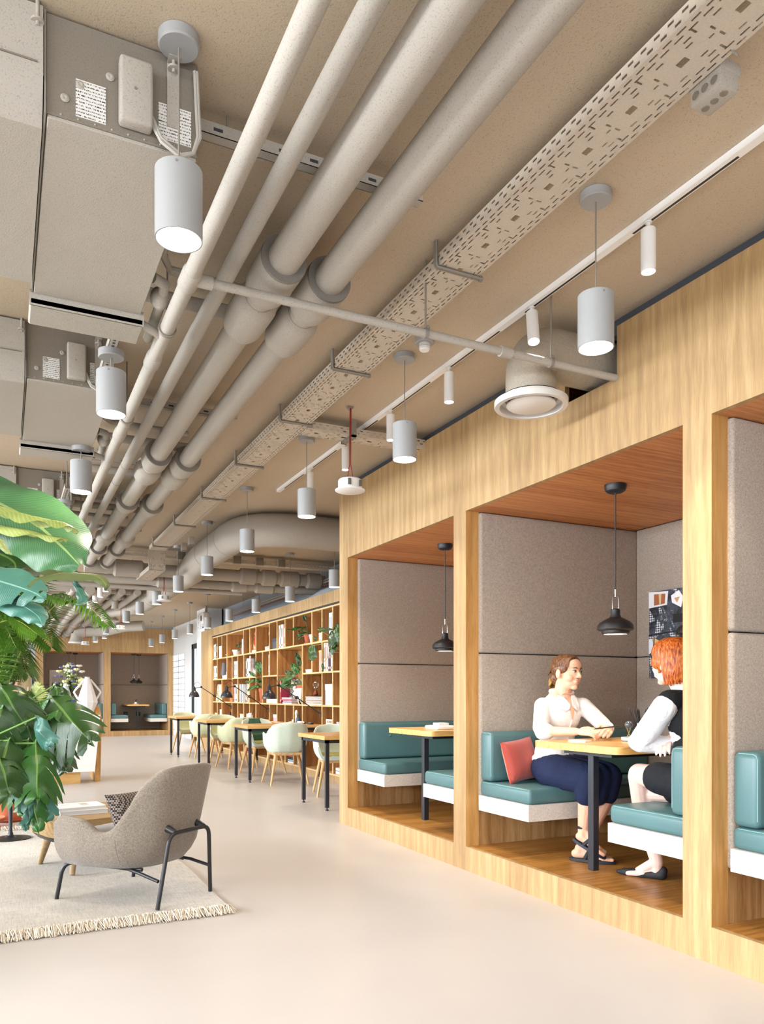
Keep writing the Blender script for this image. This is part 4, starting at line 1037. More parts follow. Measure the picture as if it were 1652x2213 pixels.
# letter blocks and blue box at the near end of the low shelf
t = thing('letter_blocks', 'cream light box with a row of dark letters on the low shelf near the booth', 'light box', (BXF+.02, (YX(1412)+YX(1480))/2, RZ[2]))
wl_ = abs(YX(1412)-YX(1480))
obj('letter_board', MB().box(0, .03, -wl_/2, wl_/2, .035, .10), plain('#e9dcc3', .6), t)
obj('stand', MB().box(-.005, .05, -wl_/2, wl_/2, 0, .035), M['white'], t)
def text_mesh(s, size, mat, parent, M4, name='lettering', align='CENTER'):
    cu = bpy.data.curves.new(name, 'FONT'); cu.body = s; cu.size = size; cu.align_x = align; cu.extrude = .0006
    o = bpy.data.objects.new(name, cu); COL.objects.link(o); dg = bpy.context.evaluated_depsgraph_get()
    me = bpy.data.meshes.new_from_object(o.evaluated_get(dg)); bpy.data.objects.remove(o)
    me.transform(M4); me.materials.clear(); me.materials.append(mat)
    r = bpy.data.objects.new(name, me); COL.objects.link(r); r.parent = parent; return r
text_mesh('KJOUREA', .045, plain('#4a4238', .6), t, Matrix.Translation((-.001, 0, .052)) @ Matrix.Rotation(-math.pi/2, 4, 'Z') @ Matrix.Rotation(math.pi/2, 4, 'X'))
bx(2, 1492, 1560, .045, '#dfe4f0', 'white and blue box on the low shelf beside the booth post', '#2c3f86', lidh=.015)
bx(2, 1494, 1556, .03, printed('bluefloral', '#c9cbe6', ['#4a4c9a', '#e6e6f2', '#6a4a8a'], 30), 'blue floral packet on top of the white and blue box', None, z=RZ[2]+.046, name='packet')
# bottom shelf
flat_book(1, 416, 446, RZ[1], .03, '#b4453c', 'red book lying at the far end of the bottom shelf', group='books on the bottom shelf')
flat_book(1, 700, 735, RZ[1], .03, '#c8677c', 'pink book lying on the bottom shelf behind the chairs', group='books on the bottom shelf')
book(1, 716, 734, .30, '#3f8f98', 'teal upright file on the bottom shelf behind the chairs', x=BXF+.03, z=RZ[1]+.031)
for k, (c, w_) in enumerate((('#e7e5ea', 'white'), ('#8fb9cf', 'light blue'), ('#23252c', 'black'), ('#8c2f3b', 'dark red'))):
    flat_book(1, 1066, 1124, RZ[1]+.03*k, .028, c, '%s book of the stack on the bottom shelf seen between chair legs' % w_, group='books on the bottom shelf')
flat_book(1, 1148, 1205, RZ[1], .05, '#8b8798', 'thick grey book lying on the bottom shelf behind a desk leg', group='books on the bottom shelf')
for k, (c, w_) in enumerate((('#dfe3e6', 'pale grey'), ('#e9e7e2', 'white'))):
    flat_book(1, 1492, 1570, RZ[1]+.045*k, .042, c, '%s thick book on the bottom shelf next to the booth' % w_, group='books on the bottom shelf')

def pot(t, r, h, mat, z0=0, saucer=True, c=(0, 0)):
    pr = [(0, .001), (r*.68, .001), (r*.72, .004), (r*.92, h*.74), (r*1.0, h*.75), (r*1.03, h), (r*.93, h), (r*.88, h*.85), (0, h*.85)]
    p_ = obj('pot', MB().lathe(pr, (c[0], c[1], z0+(.012 if saucer else 0)), 30), mat, t)
    if saucer: obj('saucer', MB().lathe([(0, 0), (r*.85, 0), (r*1.02, .022), (r*.98, .024), (r*.84, .006), (0, .006)], (c[0], c[1], z0), 30), mat, t)
    obj('soil', MB().lathe([(0, h*.86), (r*.9, h*.86)], (c[0], c[1], z0+.012), 24), plain('#3a2c22', .95), t)
def vase_item(name, lab, cat, x, y, z, prof, mat, n=28):
    t = thing(name, lab, cat, (x, y, z)); obj('vase_body', MB().lathe(prof, n=n), mat, t); return t
vy = (YX(470)+YX(512))/2
t = vase_item('tapered_vase', 'dark grey tapered vase upside-down cone shape on the second shelf', 'vase', BXF+.07, vy, RZ[4]+.071,
   [(0, 0), (.085, 0), (.088, .01), (.055, .24), (.045, .25), (.038, .24), (0, .24)], plain('#57555a', .5))
obj('foot_ring', MB().lathe([(.075, -.004), (.086, -.004), (.086, .004), (.075, .004)], n=24), plain('#4b494e', .5), t)
t = thing('white_figure', 'white abstract sculpture of two lobes on white books, top shelf', 'sculpture', (BXF+.1, (YX(864)+YX(914))/2, RZ[5]+.067))
obj('figure_base', MB().tube([(0, .0, 0), (0, .02, .06), (0, -.01, .13), (0, -.04, .22)], [.05, .04, .035, .045], 14).ell((0, -.045, .24), .03, .045, .045), plain('#eceae6', .5), t)
obj('figure_arm', MB().tube([(0, .0, .09), (0, .05, .15), (0, .075, .21), (0, .06, .25)], [.018, .02, .03, .026], 12).ell((0, .065, .24), .026, .03, .032), plain('#eceae6', .5), t)
t = thing('rabbit_figurine', 'pale pink standing figurine before the brown book, second shelf', 'figurine', (BXF+.03, YX(733), RZ[4]))
obj('figurine_body', MB().tube([(0, 0, 0), (0, 0, .12), (0, .0, .2), (0, .0, .26)], [.012, .02, .03, .018], 12).ell((0, 0, .27), .026, .028, .03), plain('#e3cfcb', .6), t)
obj('ear', MB().tube([(0, .01, .29), (0, .02, .35), (0, .012, .38)], [.008, .009, .003], 8), plain('#e3cfcb', .6), t)
obj('ear', MB().tube([(0, -.01, .29), (0, -.014, .35), (0, -.03, .37)], [.008, .009, .003], 8), plain('#e3cfcb', .6), t)
t = thing('yarn_ball', 'dark maroon knotted ball object on the low shelf', 'ornament', (BXF+.08, YX(535), RZ[2]))
kn = MB()
for k in range(6):
    a = k*math.pi/3; kn.ell((.03*math.cos(a), .045*math.sin(a), .04), .035, .035, .038, 12, 8)
obj('ball', kn, plain('#4c2434', .7), t); obj('knot', MB().ell((0, 0, .065), .03, .035, .028, 12, 8), plain('#59303f', .7), t)
gm = G('clear_glass'); M['glass'] = gm.done((1, 1, 1, 1), .02, 0, **{'Transmission Weight': 1.0, 'IOR': 1.45})
t = thing('hourglass', 'pinkish glass hourglass standing on the magazine stack', 'hourglass', (BXF+.12, YX(1262), RZ[3]+.126))
obj('upper_bulb', MB().lathe([(.004, .09), (.02, .11), (.042, .14), (.042, .17), (.02, .20), (0, .203)], n=24), M['glass'], t)
obj('lower_bulb', MB().lathe([(0, 0), (.03, .002), (.04, .02), (.03, .05), (.004, .09)], n=24), plain('#7e3a24', .3), t)
t = thing('triangle_ornament', 'white faceted triangular ornament before the big terracotta pot', 'ornament', (BXF+.0, (YX(1135)+YX(1208))/2, RZ[3]))
w_ = abs(YX(1135)-YX(1208))/2
obj('facet_shell', MB().prism([(w_, .235), (-w_, .235), (-w_*.6, .0), (-w_*.95, .0)], 0, .07, 'X').prism([(w_, .235), (w_*.9, .225), (-w_*.5, .0), (-w_*.35, 0)], -.006, .004, 'X'), plain('#e3dccb', .5), t)
obj('facet_front', MB().add([(0-.004, w_, .235), (-.004, -w_, .235), (-.03, -w_*.1, .12), (.0, -w_*.2, .05)], [(0, 1, 2), (0, 2, 3), (1, 3, 2)]), M['white'], t)
t = thing('angular_vase', 'white angular vase cut off by the booth post, middle shelf', 'vase', (BXF+.10, YX(1572), RZ[3]))
obj('vase_body', MB().lathe([(.0, 0), (.035, 0), (.05, .03), (.03, .10), (.05, .17), (.13, .31), (.12, .31), (.04, .17), (0, .16)], n=6), M['white'], t, angle=10)
obj('vase_foot', MB().lathe([(0, -.0), (.045, 0), (.04, .01), (0, .01)], n=6), M['white'], t, angle=10)

# ------------------------------------------------------------------ desks
def desk(lab, x0, yc, wd=.70):
    t = thing('desk', lab, 'desk', (x0, yc, 0), group='oak desks at the bookcase')
    L = BXF-x0-.002; h = wd/2
    obj('desktop', MB().rbox(-.03, L, -h-.03, h+.03, .705, .745, .003, 1), M['oak_top'], t)
    obj('frame', MB().box(.0, L, -h, -h+.035, .67, .704).box(0, L, h-.035, h, .67, .704).box(0, .035, -h, h, .67, .704).box(L-.035, L, -h, h, .67, .704), M['navyblack'], t)
    for (x, y) in ((0, -h), (0, h-.035), (L-.035, -h), (L-.035, h-.035)):
        lg = obj('leg', MB().box(x, x+.035, y, y+.035, .03, .67), M['navyblack'], t)
        obj('foot', MB().cyl((x+.0175, y+.0175, 0), (x+.0175, y+.0175, .012), .016, n=12).cyl((x+.0175, y+.0175, .012), (x+.0175, y+.0175, .03), .007, n=8), M['black'], lg)
    return t
DK = [(2.89, 14.83, 'farthest'), (2.895, 12.50, 'third'), (2.895, 10.23, 'second'), (2.88, 7.50, 'nearest')]
for x0, yc, nm in DK: desk('oak-topped desk on black legs, %s of four desks along the bookcase' % nm, x0, yc)

# ------------------------------------------------------------------ shell chairs
def interp(tab, u):
    if u <= tab[0][0]: return tab[0][1:]
    for a, b in zip(tab, tab[1:]):
        if u <= b[0]:
            k = (u-a[0])/(b[0]-a[0]); k2 = k*k*(3-2*k) if len(a) == 2 else k
            return tuple(p+(q-p)*k2 for p, q in zip(a[1:], b[1:]))
    return tab[-1][1:]
def smooth_tab(tab, n=60, it=6):
    vals = [list(interp(tab, i/n)) for i in range(n+1)]
    for _ in range(it):
        nv = [v[:] for v in vals]
        for i in range(1, n):
            for c in range(len(vals[0])): nv[i][c] = (vals[i-1][c]+2*vals[i][c]+vals[i+1][c])/4
        vals = nv
    return [(i/n, *v) for i, v in enumerate(vals)]
def shell_mb(plan, top, zb, th, lean, seat_z, inset=.07, nu=64):
    plan = smooth_tab(plan); top = smooth_tab(top, 60, 3); lean = smooth_tab(lean)
    yf = plan[-1][2]; mb = MB(); rows = []
    prof = []
    us = [-1+2*i/nu for i in range(nu+1)]
    def P(u):
        x, y = interp(plan, abs(u)); return Vector((x if u >= 0 else -x, y))
    for u in us:
        p = P(u); e = .02; a = P(max(-1, u-e)); b = P(min(1, u+e)); tg = (b-a); tg.normalize()
        nrm = Vector((-tg.y, tg.x)); c = Vector((0, yf))
        if nrm.dot(p-Vector((0, 0))) < 0: nrm = -nrm
        zt = interp(top, abs(u))[0]; ln = interp(lean, abs(u))[0]
        col = []
        def pt(q, z): col.append((q.x, q.y, z))
        for s_ in (0, .35, .7): pt(c+(p-nrm*inset-c)*s_, zb)
        for k in range(10):
            v = k/9; z = zb+(zt-zb)*v
            o = -inset*(max(0, 1-v*(zt-zb)/.14))**2+ln*(z-zb)
            pt(p+nrm*o, z)
        otop = ln*(zt-zb)
        pt(p+nrm*(otop-th*.2), zt+th*.28); pt(p+nrm*(otop-th*.8), zt+th*.28)
        for k in range(7):
            v = 1-k/6; z = seat_z+(zt-seat_z)*v
            o = -th+ln*(z-zb)-inset*.5*(max(0, 1-(z-seat_z)/.10))**2
            pt(p+nrm*o, max(z, seat_z))
        q0 = p+nrm*(-th-inset*.5)
        for s_ in (.6, 0): pt(c+(q0-c)*s_, seat_z)
        rows.append(col)
    m = len(rows[0])
    vs = [v for r_ in rows for v in r_]
    fs = [(i*m+j, (i+1)*m+j, (i+1)*m+j+1, i*m+j+1) for i in range(nu) for j in range(m-1)]
    fs += [tuple(range(m)), tuple(range(nu*m, nu*m+m))[::-1]]
    mb.add(vs, fs); return mb, P
# desk armchair
DP = [(0, 0, -.225), (.25, .15, -.205), (.42, .235, -.12), (.6, .27, .0), (.8, .275, .12), (1, .255, .215)]
DT = [(0, .785), (.18, .78), (.30, .755), (.40, .705), (.50, .65), (.58, .63), (.72, .645), (.90, .65), (1, .55)]
DL = [(0, .24), (.3, .16), (.5, .08), (1, .04)]
def felt_two(name, a, b):
    return mk_felt(name, a, b)
M['mint'] = mk_felt('mint_felt', '#b5c4b4', '#d2dccf'); M['lime'] = mk_felt('lime_felt', '#bfc69c', '#d9dcba')
M['olive_in'] = plain('#a39d54', .9)
def desk_chair(mat, lab, loc, rz):
    t = thing('desk_chair', lab, 'chair', loc, rz, 'felt armchairs at the desks')
    mb, P = shell_mb(DP, DT, .405, .028, DL, .455, .06)
    s_ = obj('seat_shell', mb, mat, t, angle=60)
    rim = []
    pl = smooth_tab(DP); tp = smooth_tab(DT, 60, 3); le = smooth_tab(DL)
    for i in range(61):
        u = -1+2*i/60; p = P(u); a = P(max(-1, u-.02)); b = P(min(1, u+.02)); tg = (b-a).normalized(); nr = Vector((-tg.y, tg.x))
        if nr.dot(p) < 0: nr = -nr
        zt = interp(tp, abs(u))[0]; q = p+nr*(interp(le, abs(u))[0]*(zt-.405)-.012); rim.append((q.x, q.y, zt+.009))
    obj('piping', MB().tube(rim, .008, 8), plain('#e6ead9', .8), s_)
    obj('seat_pad', MB().rbox(-.19, .19, -.12, .21, .44, .475, .016, 3), M['olive_in'] if mat is M['mint'] else mat, t)
    fr = MB()
    cs = [(-.17, -.15), (.17, -.15), (.19, .17), (-.19, .17)]
    for k in range(4):
        a, b = cs[k], cs[(k+1) % 4]; fr.tube([(a[0], a[1], .392), (b[0], b[1], .392)], .021, 8)
    obj('leg_frame', fr, M['ash'], t)
    for (x, y) in cs:
        k = 1.42
        obj('leg', MB().tube([(x, y, .395), (x*1.02, y*1.04, .36), (x*k, y*(k+.02), .012), (x*k, y*(k+.02), 0)], [.021, .021, .012, .011], 14), M['ash'], t)
    return t
desk_chair(M['mint'], 'mint felt armchair seen from behind at the second nearest desk', (3.31, 9.60, 0), -.12)
CH = [((3.42, 11.02, 0), math.pi+.15, 'mint', 'mint felt armchair with green throw on the far side of the second desk'),
      ((3.34, 12.02, 0), .12, 'lime', 'pale green armchair seen from behind at the third desk'),
      ((3.42, 13.20, 0), math.pi-.1, 'lime', 'pale green armchair on the far side of the third desk'),
      ((3.36, 14.22, 0), -.05, 'lime', 'pale green armchair seen from behind at the farthest desk'),
      ((3.30, 15.55, 0), math.pi+.1, 'lime', 'yellowish green armchair on the far side of the farthest desk'),
      ((3.50, 8.35, 0), math.pi-.2, 'mint', 'mint armchair with olive seat half hidden by the booth post')]
for loc, rz, mt, lab in CH: desk_chair(M[mt], lab, loc, rz)
# green throw over the chair beyond the second desk
t = thing('throw_blanket', 'dark green throw draped over an armchair back at the second desk', 'blanket', (3.42, 11.02, .46), math.pi+.15)
def drape(off, th):
    def f(i, j):
        x = -.17+.34*i; s_ = j*1.25
        w = .008*math.sin(i*19+j*4)
        if s_ < .3: return (x, -.12-.02*j*3+w, .015+s_*.1/.3*.9)
        if s_ < .85:
            k = (s_-.3)/.55; return (x, -.17-.115*k+w+off, .10+.245*k)
        k = (s_-.85)/.4; return (x*(1-.1*k), -.285-.045*math.sin(k*math.pi/2)-off*.5+w, .335+.012*math.sin(k*3)-.03*(x/.17)**2-.20*k*k)
    return f
g1_ = MB().grid(drape(.01, 0), 20, 30)
o_ = obj('blanket', g1_, mk_felt('green_throw', '#2f4f3c', '#48705a'), t); md = o_.modifiers.new('thick', 'SOLIDIFY'); md.thickness = .012
fr = MB()
for k in range(24): fr.tube([(-.17+.34*k/23, -.315, .16), (-.17+.34*k/23+.004*((k*7) % 3-1), -.322, .11)], .0025, 5)
o = obj('fringe', fr, plain('#d9d3c2', .9), t); o['kind'] = 'stuff'

# ------------------------------------------------------------------ swing arm desk lamps fixed to the bookcase
def arm_lamp(lab, tip, mount):
    # tip = centre of the shade rim, mount = point on the bookcase
    t = thing('arm_lamp', lab, 'lamp', mount, group='black swing arm lamps')
    T_ = Vector(tip)-Vector(mount)
    top = T_+Vector((.13, -.01, .185)); mid = top*.57
    obj('wall_bracket', MB().cyl((.0, 0, -.03), (.0, 0, .03), .012, n=12).box(-.004, .004, -.02, .02, -.04, .04), M['black'], t)
    obj('lower_arm', MB().cyl((0, 0, 0), mid, .0075, n=10), M['black'], t)
    obj('upper_arm', MB().cyl(mid, top, .0065, n=10), M['black'], t)
    j = MB().ell(mid, .018, .018, .018, 12, 8).ell(top, .018, .018, .016, 12, 8)
    obj('joint', MB().cyl(mid+Vector((0, -.022, 0)), mid+Vector((0, .022, 0)), .022, n=16), M['black'], t)
    obj('joint_pin', MB().cyl(mid+Vector((0, -.026, 0)), mid+Vector((0, -.022, 0)), .009, n=10), M['chrome'], t)
    obj('joint', MB().cyl(top+Vector((0, -.02, 0)), top+Vector((0, .02, 0)), .018, n=16), M['black'], t)
    s = T_
    prof = [(.095, 0), (.096, .006), (.09, .04), (.075, .075), (.05, .102), (.034, .112), (.031, .118), (.031, .165), (.024, .175), (.013, .195), (.010, .20), (0, .20)]
    obj('lamp_shade', MB().lathe(prof+[(.0, .10), (.045, .098), (.07, .072), (.085, .04), (.09, .006), (.093, 0)], s, 30), plain('#2a2a2e', .32), t)
    obj('bulb', MB().ell(s+Vector((0, 0, .045)), .025, .025, .03, 12, 8), plain('#e8e4dc', .3), t)
    pts = [s+Vector((0, 0, .195)), s+Vector((.002, 0, .235)), s+Vector((.03, 0, .27)), s+Vector((.075, 0, .275)), s+Vector((.11, 0, .245)), top+Vector((0, 0, .01))]
    obj('cable', MB().tube(pts, .004, 8), M['black'], t)
    obj('swivel', MB().cyl(s+Vector((.03, 0, .17)), top, .006, n=8), M['black'], t)
    return t
arm_lamp('black swing arm lamp over the second nearest desk, nearest of three', (3.24, 10.1, 1.095), (BXF-.004, YX(1380)+.0, .889))
arm_lamp('black swing arm lamp over the third desk, middle of three', (3.22, 12.25, 1.10), (BXF-.004, YX(915), .903))
arm_lamp('black swing arm lamp over the farthest desk, before the glazed door', (3.20, 14.5, 1.105), (BXF-.004, YX(580), .914))

# things on the desks
def cup(lab, x, y, z, r, h, mat, pens, ribs=False, name='pencil_cup'):
    t = thing(name, lab, 'cup', (x, y, z))
    mb = MB().lathe([(0, 0), (r, 0), (r, h), (r*.88, h), (r*.88, .006), (0, .006)], n=28)
    if ribs:
        for k in range(16):
            a = 2*math.pi*k/16; mb.cyl((r*math.cos(a), r*math.sin(a), .002), (r*math.cos(a), r*math.sin(a), h), r*.12, n=6)
    obj('cup_body', mb, mat, t)
    return t
def pencil(lab, x, y, z, d, L, col='#18181a', r=.0036, group='pencils', thick=None):
    t = thing('pencil', lab, 'pencil', (x, y, z), 0, group); d = Vector(d).normalized()
    obj('shaft', MB().cyl((0, 0, 0), d*L, thick or r, n=6), plain(col, .5), t)
    obj('tip', MB().cyl(d*L, d*(L+.014), thick or r, .0006, 6), plain('#2e2a26', .5), t)
    return t
cup('white ribbed cup with a black pen on the third desk', 3.69, 12.5, .746, .036, .10, M['white'], 1, True)
pencil('thick black pen standing in the white ribbed cup', 3.69, 12.5, .752, (.25, -.45, 1), .15, group='pens on the desks', thick=.008)
t = thing('tray', 'dark oval tray on the second desk holding a blue cup', 'tray', (3.74, 10.33, .746))
obj('tray_dish', MB().lathe([(0, 0), (.11, 0), (.125, .012), (.12, .014), (.108, .005), (0, .005)], n=36).xf(Matrix.Diagonal((.8, 1.35, 1, 1))), plain('#26283a', .4), t)
obj('tray_rim', MB().lathe([(.121, .012), (.125, .015), (.121, .017), (.118, .014)], n=36, close=True).xf(Matrix.Diagonal((.8, 1.35, 1, 1))), plain('#2e3047', .4), t)
cup('slate blue pencil cup on the dark tray of the second desk', 3.74, 10.33, .752, .034, .075, plain('#4b6278', .5), 3)
for k, (dx, dy, l) in enumerate(((-.1, .5, 'left'), (.1, -.35, 'middle'), (0, -.75, 'right'))):
    pencil('%s dark pencil in the slate blue cup' % l, 3.74, 10.33, .76, (dx, dy, 1.6), .125, group='pencils in the slate blue cup')
t = thing('white_bottle', 'slim white wavy bottle on the dark tray', 'bottle', (3.76, 10.46, .752))
obj('bottle_body', MB().lathe([(0, 0), (.018, 0), (.017, .05), (.021, .08), (.017, .10), (.023, .13), (.018, .165), (.008, .18), (0, .181)], n=20), M['white'], t)
t = thing('paper_clips', 'small crumpled white leaflet beside the slate blue cup', 'paper', (3.72, 10.17, .76))
obj('sheet', MB().grid(lambda i, j: (.05*(i-.5)+.01*math.sin(j*6), .14*(j-.5), .012+.012*math.sin(i*5+j*7)), 8, 14), M['white'], t).modifiers.new('t', 'SOLIDIFY').thickness = .0015
for k, (x, y) in enumerate(((3.78, 9.97), (3.80, 12.22), (3.80, 14.55))):
    t = thing('desk_socket', 'small black power socket unit on the %s desk top' % ('second', 'third', 'farthest')[k], 'socket', (x, y, .746), group='desk sockets')
    obj('socket_body', MB().rbox(-.03, .03, -.07, .07, 0, .022, .008, 2), M['black'], t)
    obj('socket_face', MB().cyl((0, -.03, .021), (0, -.03, .0235), .014, n=14).cyl((0, .03, .021), (0, .03, .0235), .014, n=14), M['chrome'], t)
t = thing('paper_roll', 'cream paper sheet curling on the second desk near the bookcase', 'paper', (3.62, 10.52, .747))
obj('sheet', MB().grid(lambda i, j: (.2*(i-.5), .18*(j-.5), .002+.02*(i-.5)**2*4), 10, 4), plain('#e6dcc2', .8), t).modifiers.new('t', 'SOLIDIFY').thickness = .001
# ------------------------------------------------------------------ rug, lounge chair, tables
t = thing('rug', 'pale woven rug with a cream fringe under the grey lounge chair', 'rug', (-.9, 5.7, 0))
g = G('rug_weave'); v = g.coord((1, 14, 1)); n = g.noise(v, 9, 5, .7); n2 = g.noise(g.coord((14, 1, 1)), 9, 5, .7); n3 = g.noise(g.coord(), 1.1, 3, .5)
f = g.math('ADD', g.math('MULTIPLY', n, .4), g.math('ADD', g.math('MULTIPLY', n2, .4), g.math('MULTIPLY', n3, .25)))
g.bump(g.noise(g.coord(), 160, 3, .6), .3, .004)
M['rug'] = g.done(g.ramp(f, [(.38, C('#94918b')), (.50, C('#bdb9b3')), (.62, C('#cfcbc4'))]), .95)
RX0, RX1, RY0, RY1 = -2.6, 1.10, 4.11, 7.25
def rugf(i, j):
    x = RX0+(RX1-RX0)*i; y = RY0+(RY1-RY0)*j
    return (x, y+.012*math.sin(x*2.1)*(1-j), .011+.0025*math.sin(x*5+y*3)+.002*math.sin(y*7-x*2))
rg = MB().grid(rugf, 60, 50); 
rg.grid(lambda i, j: (RX0+(RX1-RX0)*i, RY0+(RY1-RY0)*j, .001), 2, 2)
obj('weave', rg, M['rug'], t, True)
rnd = random.Random(4)
for (yb, sg) in ((RY0, -1), (RY1, 1)):
    fr = MB(); n_ = 1500 if sg < 0 else 500
    for k in range(n_):
        x = RX1-.005-rnd.random()*(1.6 if sg < 0 else 2.0)
        y = yb+.012*math.sin(x*2.1)*(1 if sg < 0 else 0)
        dx, l = rnd.uniform(-.04, .04), rnd.uniform(.05, .115)
        z = rnd.uniform(.016, .042)
        fr.tube([(x, y-sg*.015, .013), (x+dx*.5, y+sg*l*.5, z), (x+dx+rnd.uniform(-.012, .012), y+sg*l, rnd.uniform(.002, .010))], [.0026, .0034, .0020], 4, False)
    o = obj('fringe', fr, plain('#d9cfbf', .95, var=.12), t, True); o['kind'] = 'stuff'

# grey lounge armchair seen from behind
LP = [(0, 0, -.275), (.14, .11, -.272), (.28, .205, -.235), (.40, .285, -.145), (.52, .325, -.02), (.75, .345, .14), (1, .33, .30)]
LT = [(0, .748), (.12, .748), (.20, .735), (.26, .695), (.32, .61), (.38, .50), (.43, .425), (.48, .388), (.53, .388), (.60, .425), (.68, .458), (.92, .468), (1, .43)]
LL = [(0, .25), (.2, .23), (.34, .10), (.5, .03), (1, .05)]
ang = math.atan2(.785, -.62)-math.pi/2
t = thing('lounge_chair', 'low grey fabric lounge armchair on black legs seen from behind, on the rug', 'armchair', (.7055, 4.63, .012), ang)
mb, P = shell_mb(LP, LT, .200, .042, LL, .32, .06, 72)
s_ = obj('seat_shell', mb, M['fabric_grey'], t, angle=60)
obj('seam', MB().tube([Vector((x, y, z)) for x, y, z in ((-.300, -.150, .235), (-.318, -.140, .30), (-.322, -.13, .37))], .0022, 6), plain('#6d6660', .8), s_)
obj('seat_cushion', MB().rbox(-.235, .235, -.13, .32, .27, .375, .035, 4), M['fabric_grey'], t)
def tubep(pts, r=.0115): return MB().tube(pts, r, 12)
bk = []
zb_ = .43
def arc(p, q, r_, n=6): return bend_pts(p, q, r_[0], r_[1], n)
pB = [(-.222, -.335, 0)]+[tuple(v) for v in bend_pts((-.222, -.335, 0), (-.165, -.37, .395), (.165, -.37, .395), .06, 6)]+[tuple(v) for v in bend_pts((-.165, -.37, .395), (.165, -.37, .395), (.222, -.335, 0), .06, 6)]+[(.222, -.335, 0)]
obj('leg_frame', tubep(pB), M['black'], t)
for s in (-1, 1):
    kb = obj('mounting_knob', MB().cyl((s*.12, -.37, .395), (s*.12, -.315, .415), .015, .022, 16), M['black'], t)
    pF = [(s*.298, .325, 0), (s*.285, .30, .15)]+[tuple(v) for v in bend_pts((s*.285, .30, .15), (s*.27, .285, .205), (s*.20, .10, .195), .045, 6)]+[(s*.20, .10, .192), (s*.17, -.18, .188)]
    obj('front_leg', tubep(pF), M['black'], t)
    obj('side_rail', tubep([(s*.218, -.337, .150), (s*.21, -.20, .178), (s*.19, -.10, .188), (s*.19, .12, .190)], .0095), M['black'], t)
# checked cushion on the chair
g = G('checked_weave'); tc = g.node('ShaderNodeTexCoord'); ck = g.node('ShaderNodeTexChecker'); g.link(tc.outputs['Object'], ck.inputs[0]); ck.inputs['Scale'].default_value = 95
ck.inputs[1].default_value = C('#1b1b1e'); ck.inputs[2].default_value = C('#8e8078')
M['check'] = g.done(ck.outputs[0], .95)
def cushion_mb(w, h, th, n=16):
    mb = MB()
    for sg in (-1, 1):
        def f(i, j):
            a, b = 2*i-1, 2*j-1
            e = (1-abs(a)**3)*(1-abs(b)**3)
            pin = 1-.07*(1-(1-a*a)*0-b*b) if 0 else 1
            return (a*w/2*(1-.06*(1-b*b) if abs(a) > .5 else 1), b*h/2*(1-.06*(1-a*a) if abs(b) > .5 else 1), sg*th/2*max(e, 0)**.45)
        mb.grid(f, n, n)
    return mb
c_ = thing('checked_cushion', 'black and beige checked cushion leaning in the lounge chair', 'cushion', tuple(_mx(t) @ Vector((-.07, -.06, .475))), ang)
Rm = Matrix.Rotation(-math.radians(68), 4, 'X')
obj('cushion_cover', cushion_mb(.40, .27, .12).xf(Matrix.Rotation(math.radians(66), 4, 'X')), M['check'], c_)
obj('tag', MB().box(.17, .21, -.012, -.008, -.08, -.05), plain('#33302e', .8), c_)

# smoked oak coffee table
t = thing('coffee_table', 'oak coffee table with chamfered dark rim on tapered legs, behind the lounge chair', 'coffee table', (.505, 5.58, .012), .30)
def rounded(w, h, r, n=8):
    pts = []
    for cx_, cy_, a0 in ((w/2-r, h/2-r, 0), (-w/2+r, h/2-r, 90), (-w/2+r, -h/2+r, 180), (w/2-r, -h/2+r, 270)):
        for k in range(n+1):
            a = math.radians(a0+90*k/n); pts.append((cx_+r*math.cos(a), cy_+r*math.sin(a)))
    return pts
def stack(levels):
    mb = MB(); n_ = len(levels[0][0]); vs = []
    for pts, z in levels: vs += [(x, y, z) for x, y in pts]
    fs = [(i*n_+k, i*n_+(k+1) % n_, (i+1)*n_+(k+1) % n_, (i+1)*n_+k) for i in range(len(levels)-1) for k in range(n_)]
    fs += [tuple(range(n_))[::-1], tuple(range((len(levels)-1)*n_, len(levels)*n_))]
    return mb.add(vs, fs)
obj('tabletop', stack([(rounded(.60, .62, .2), .235), (rounded(.66, .68, .21), .27), (rounded(.71, .72, .15), .355), (rounded(.705, .715, .15), .358)]), wood('coffee_oak', '#84683f', '#a5875c', '#bd9f74', 'X', None, .45), t)
obj('dark_rim', stack([(rounded(.48, .50, .18), .195), (rounded(.55, .57, .2), .203), (rounded(.605, .625, .2), .234)]), M['black'], t)
for (x, y) in ((-.17, -.22), (.14, -.20), (-.20, .20), (.20, .20)):
    obj('leg', MB().tube([(x*.9, y*.9, .20), (x*1.12, y*1.12, 0)], [.030, .017], 14), M['walnutish'], t)
for k, (dx, dy, z, w, h, th, rz, lab) in enumerate(((.02, -.02, 0, .30, .24, .028, .1, 'grey-edged magazine at the bottom of the pair on the coffee table'), (-.0, 0, .029, .31, .235, .018, .16, 'white magazine lying on top on the coffee table'))):
    b = thing('magazine', lab, 'magazine', (.45+dx, 5.56+dy, .371+z), rz, 'magazines on the coffee table')
    obj('cover', MB().box(-w/2, w/2, -h/2, h/2, th-.002, th).box(-w/2, w/2, -h/2, h/2, 0, .002).box(-w/2-.0, -w/2+.002, -h/2, h/2, 0, th), M['white'], b)
    obj('pages', MB().box(-w/2+.003, w/2-.003, -h/2+.003, h/2-.003, .002, th-.002), plain('#c9c9cc', .8), b)
    if k: obj('title', MB().box(-.10, -.04, .03, .04, th, th+.0006).box(.02, .07, -.02, .07, th, th+.0006), plain('#b3aaa2', .6), b)

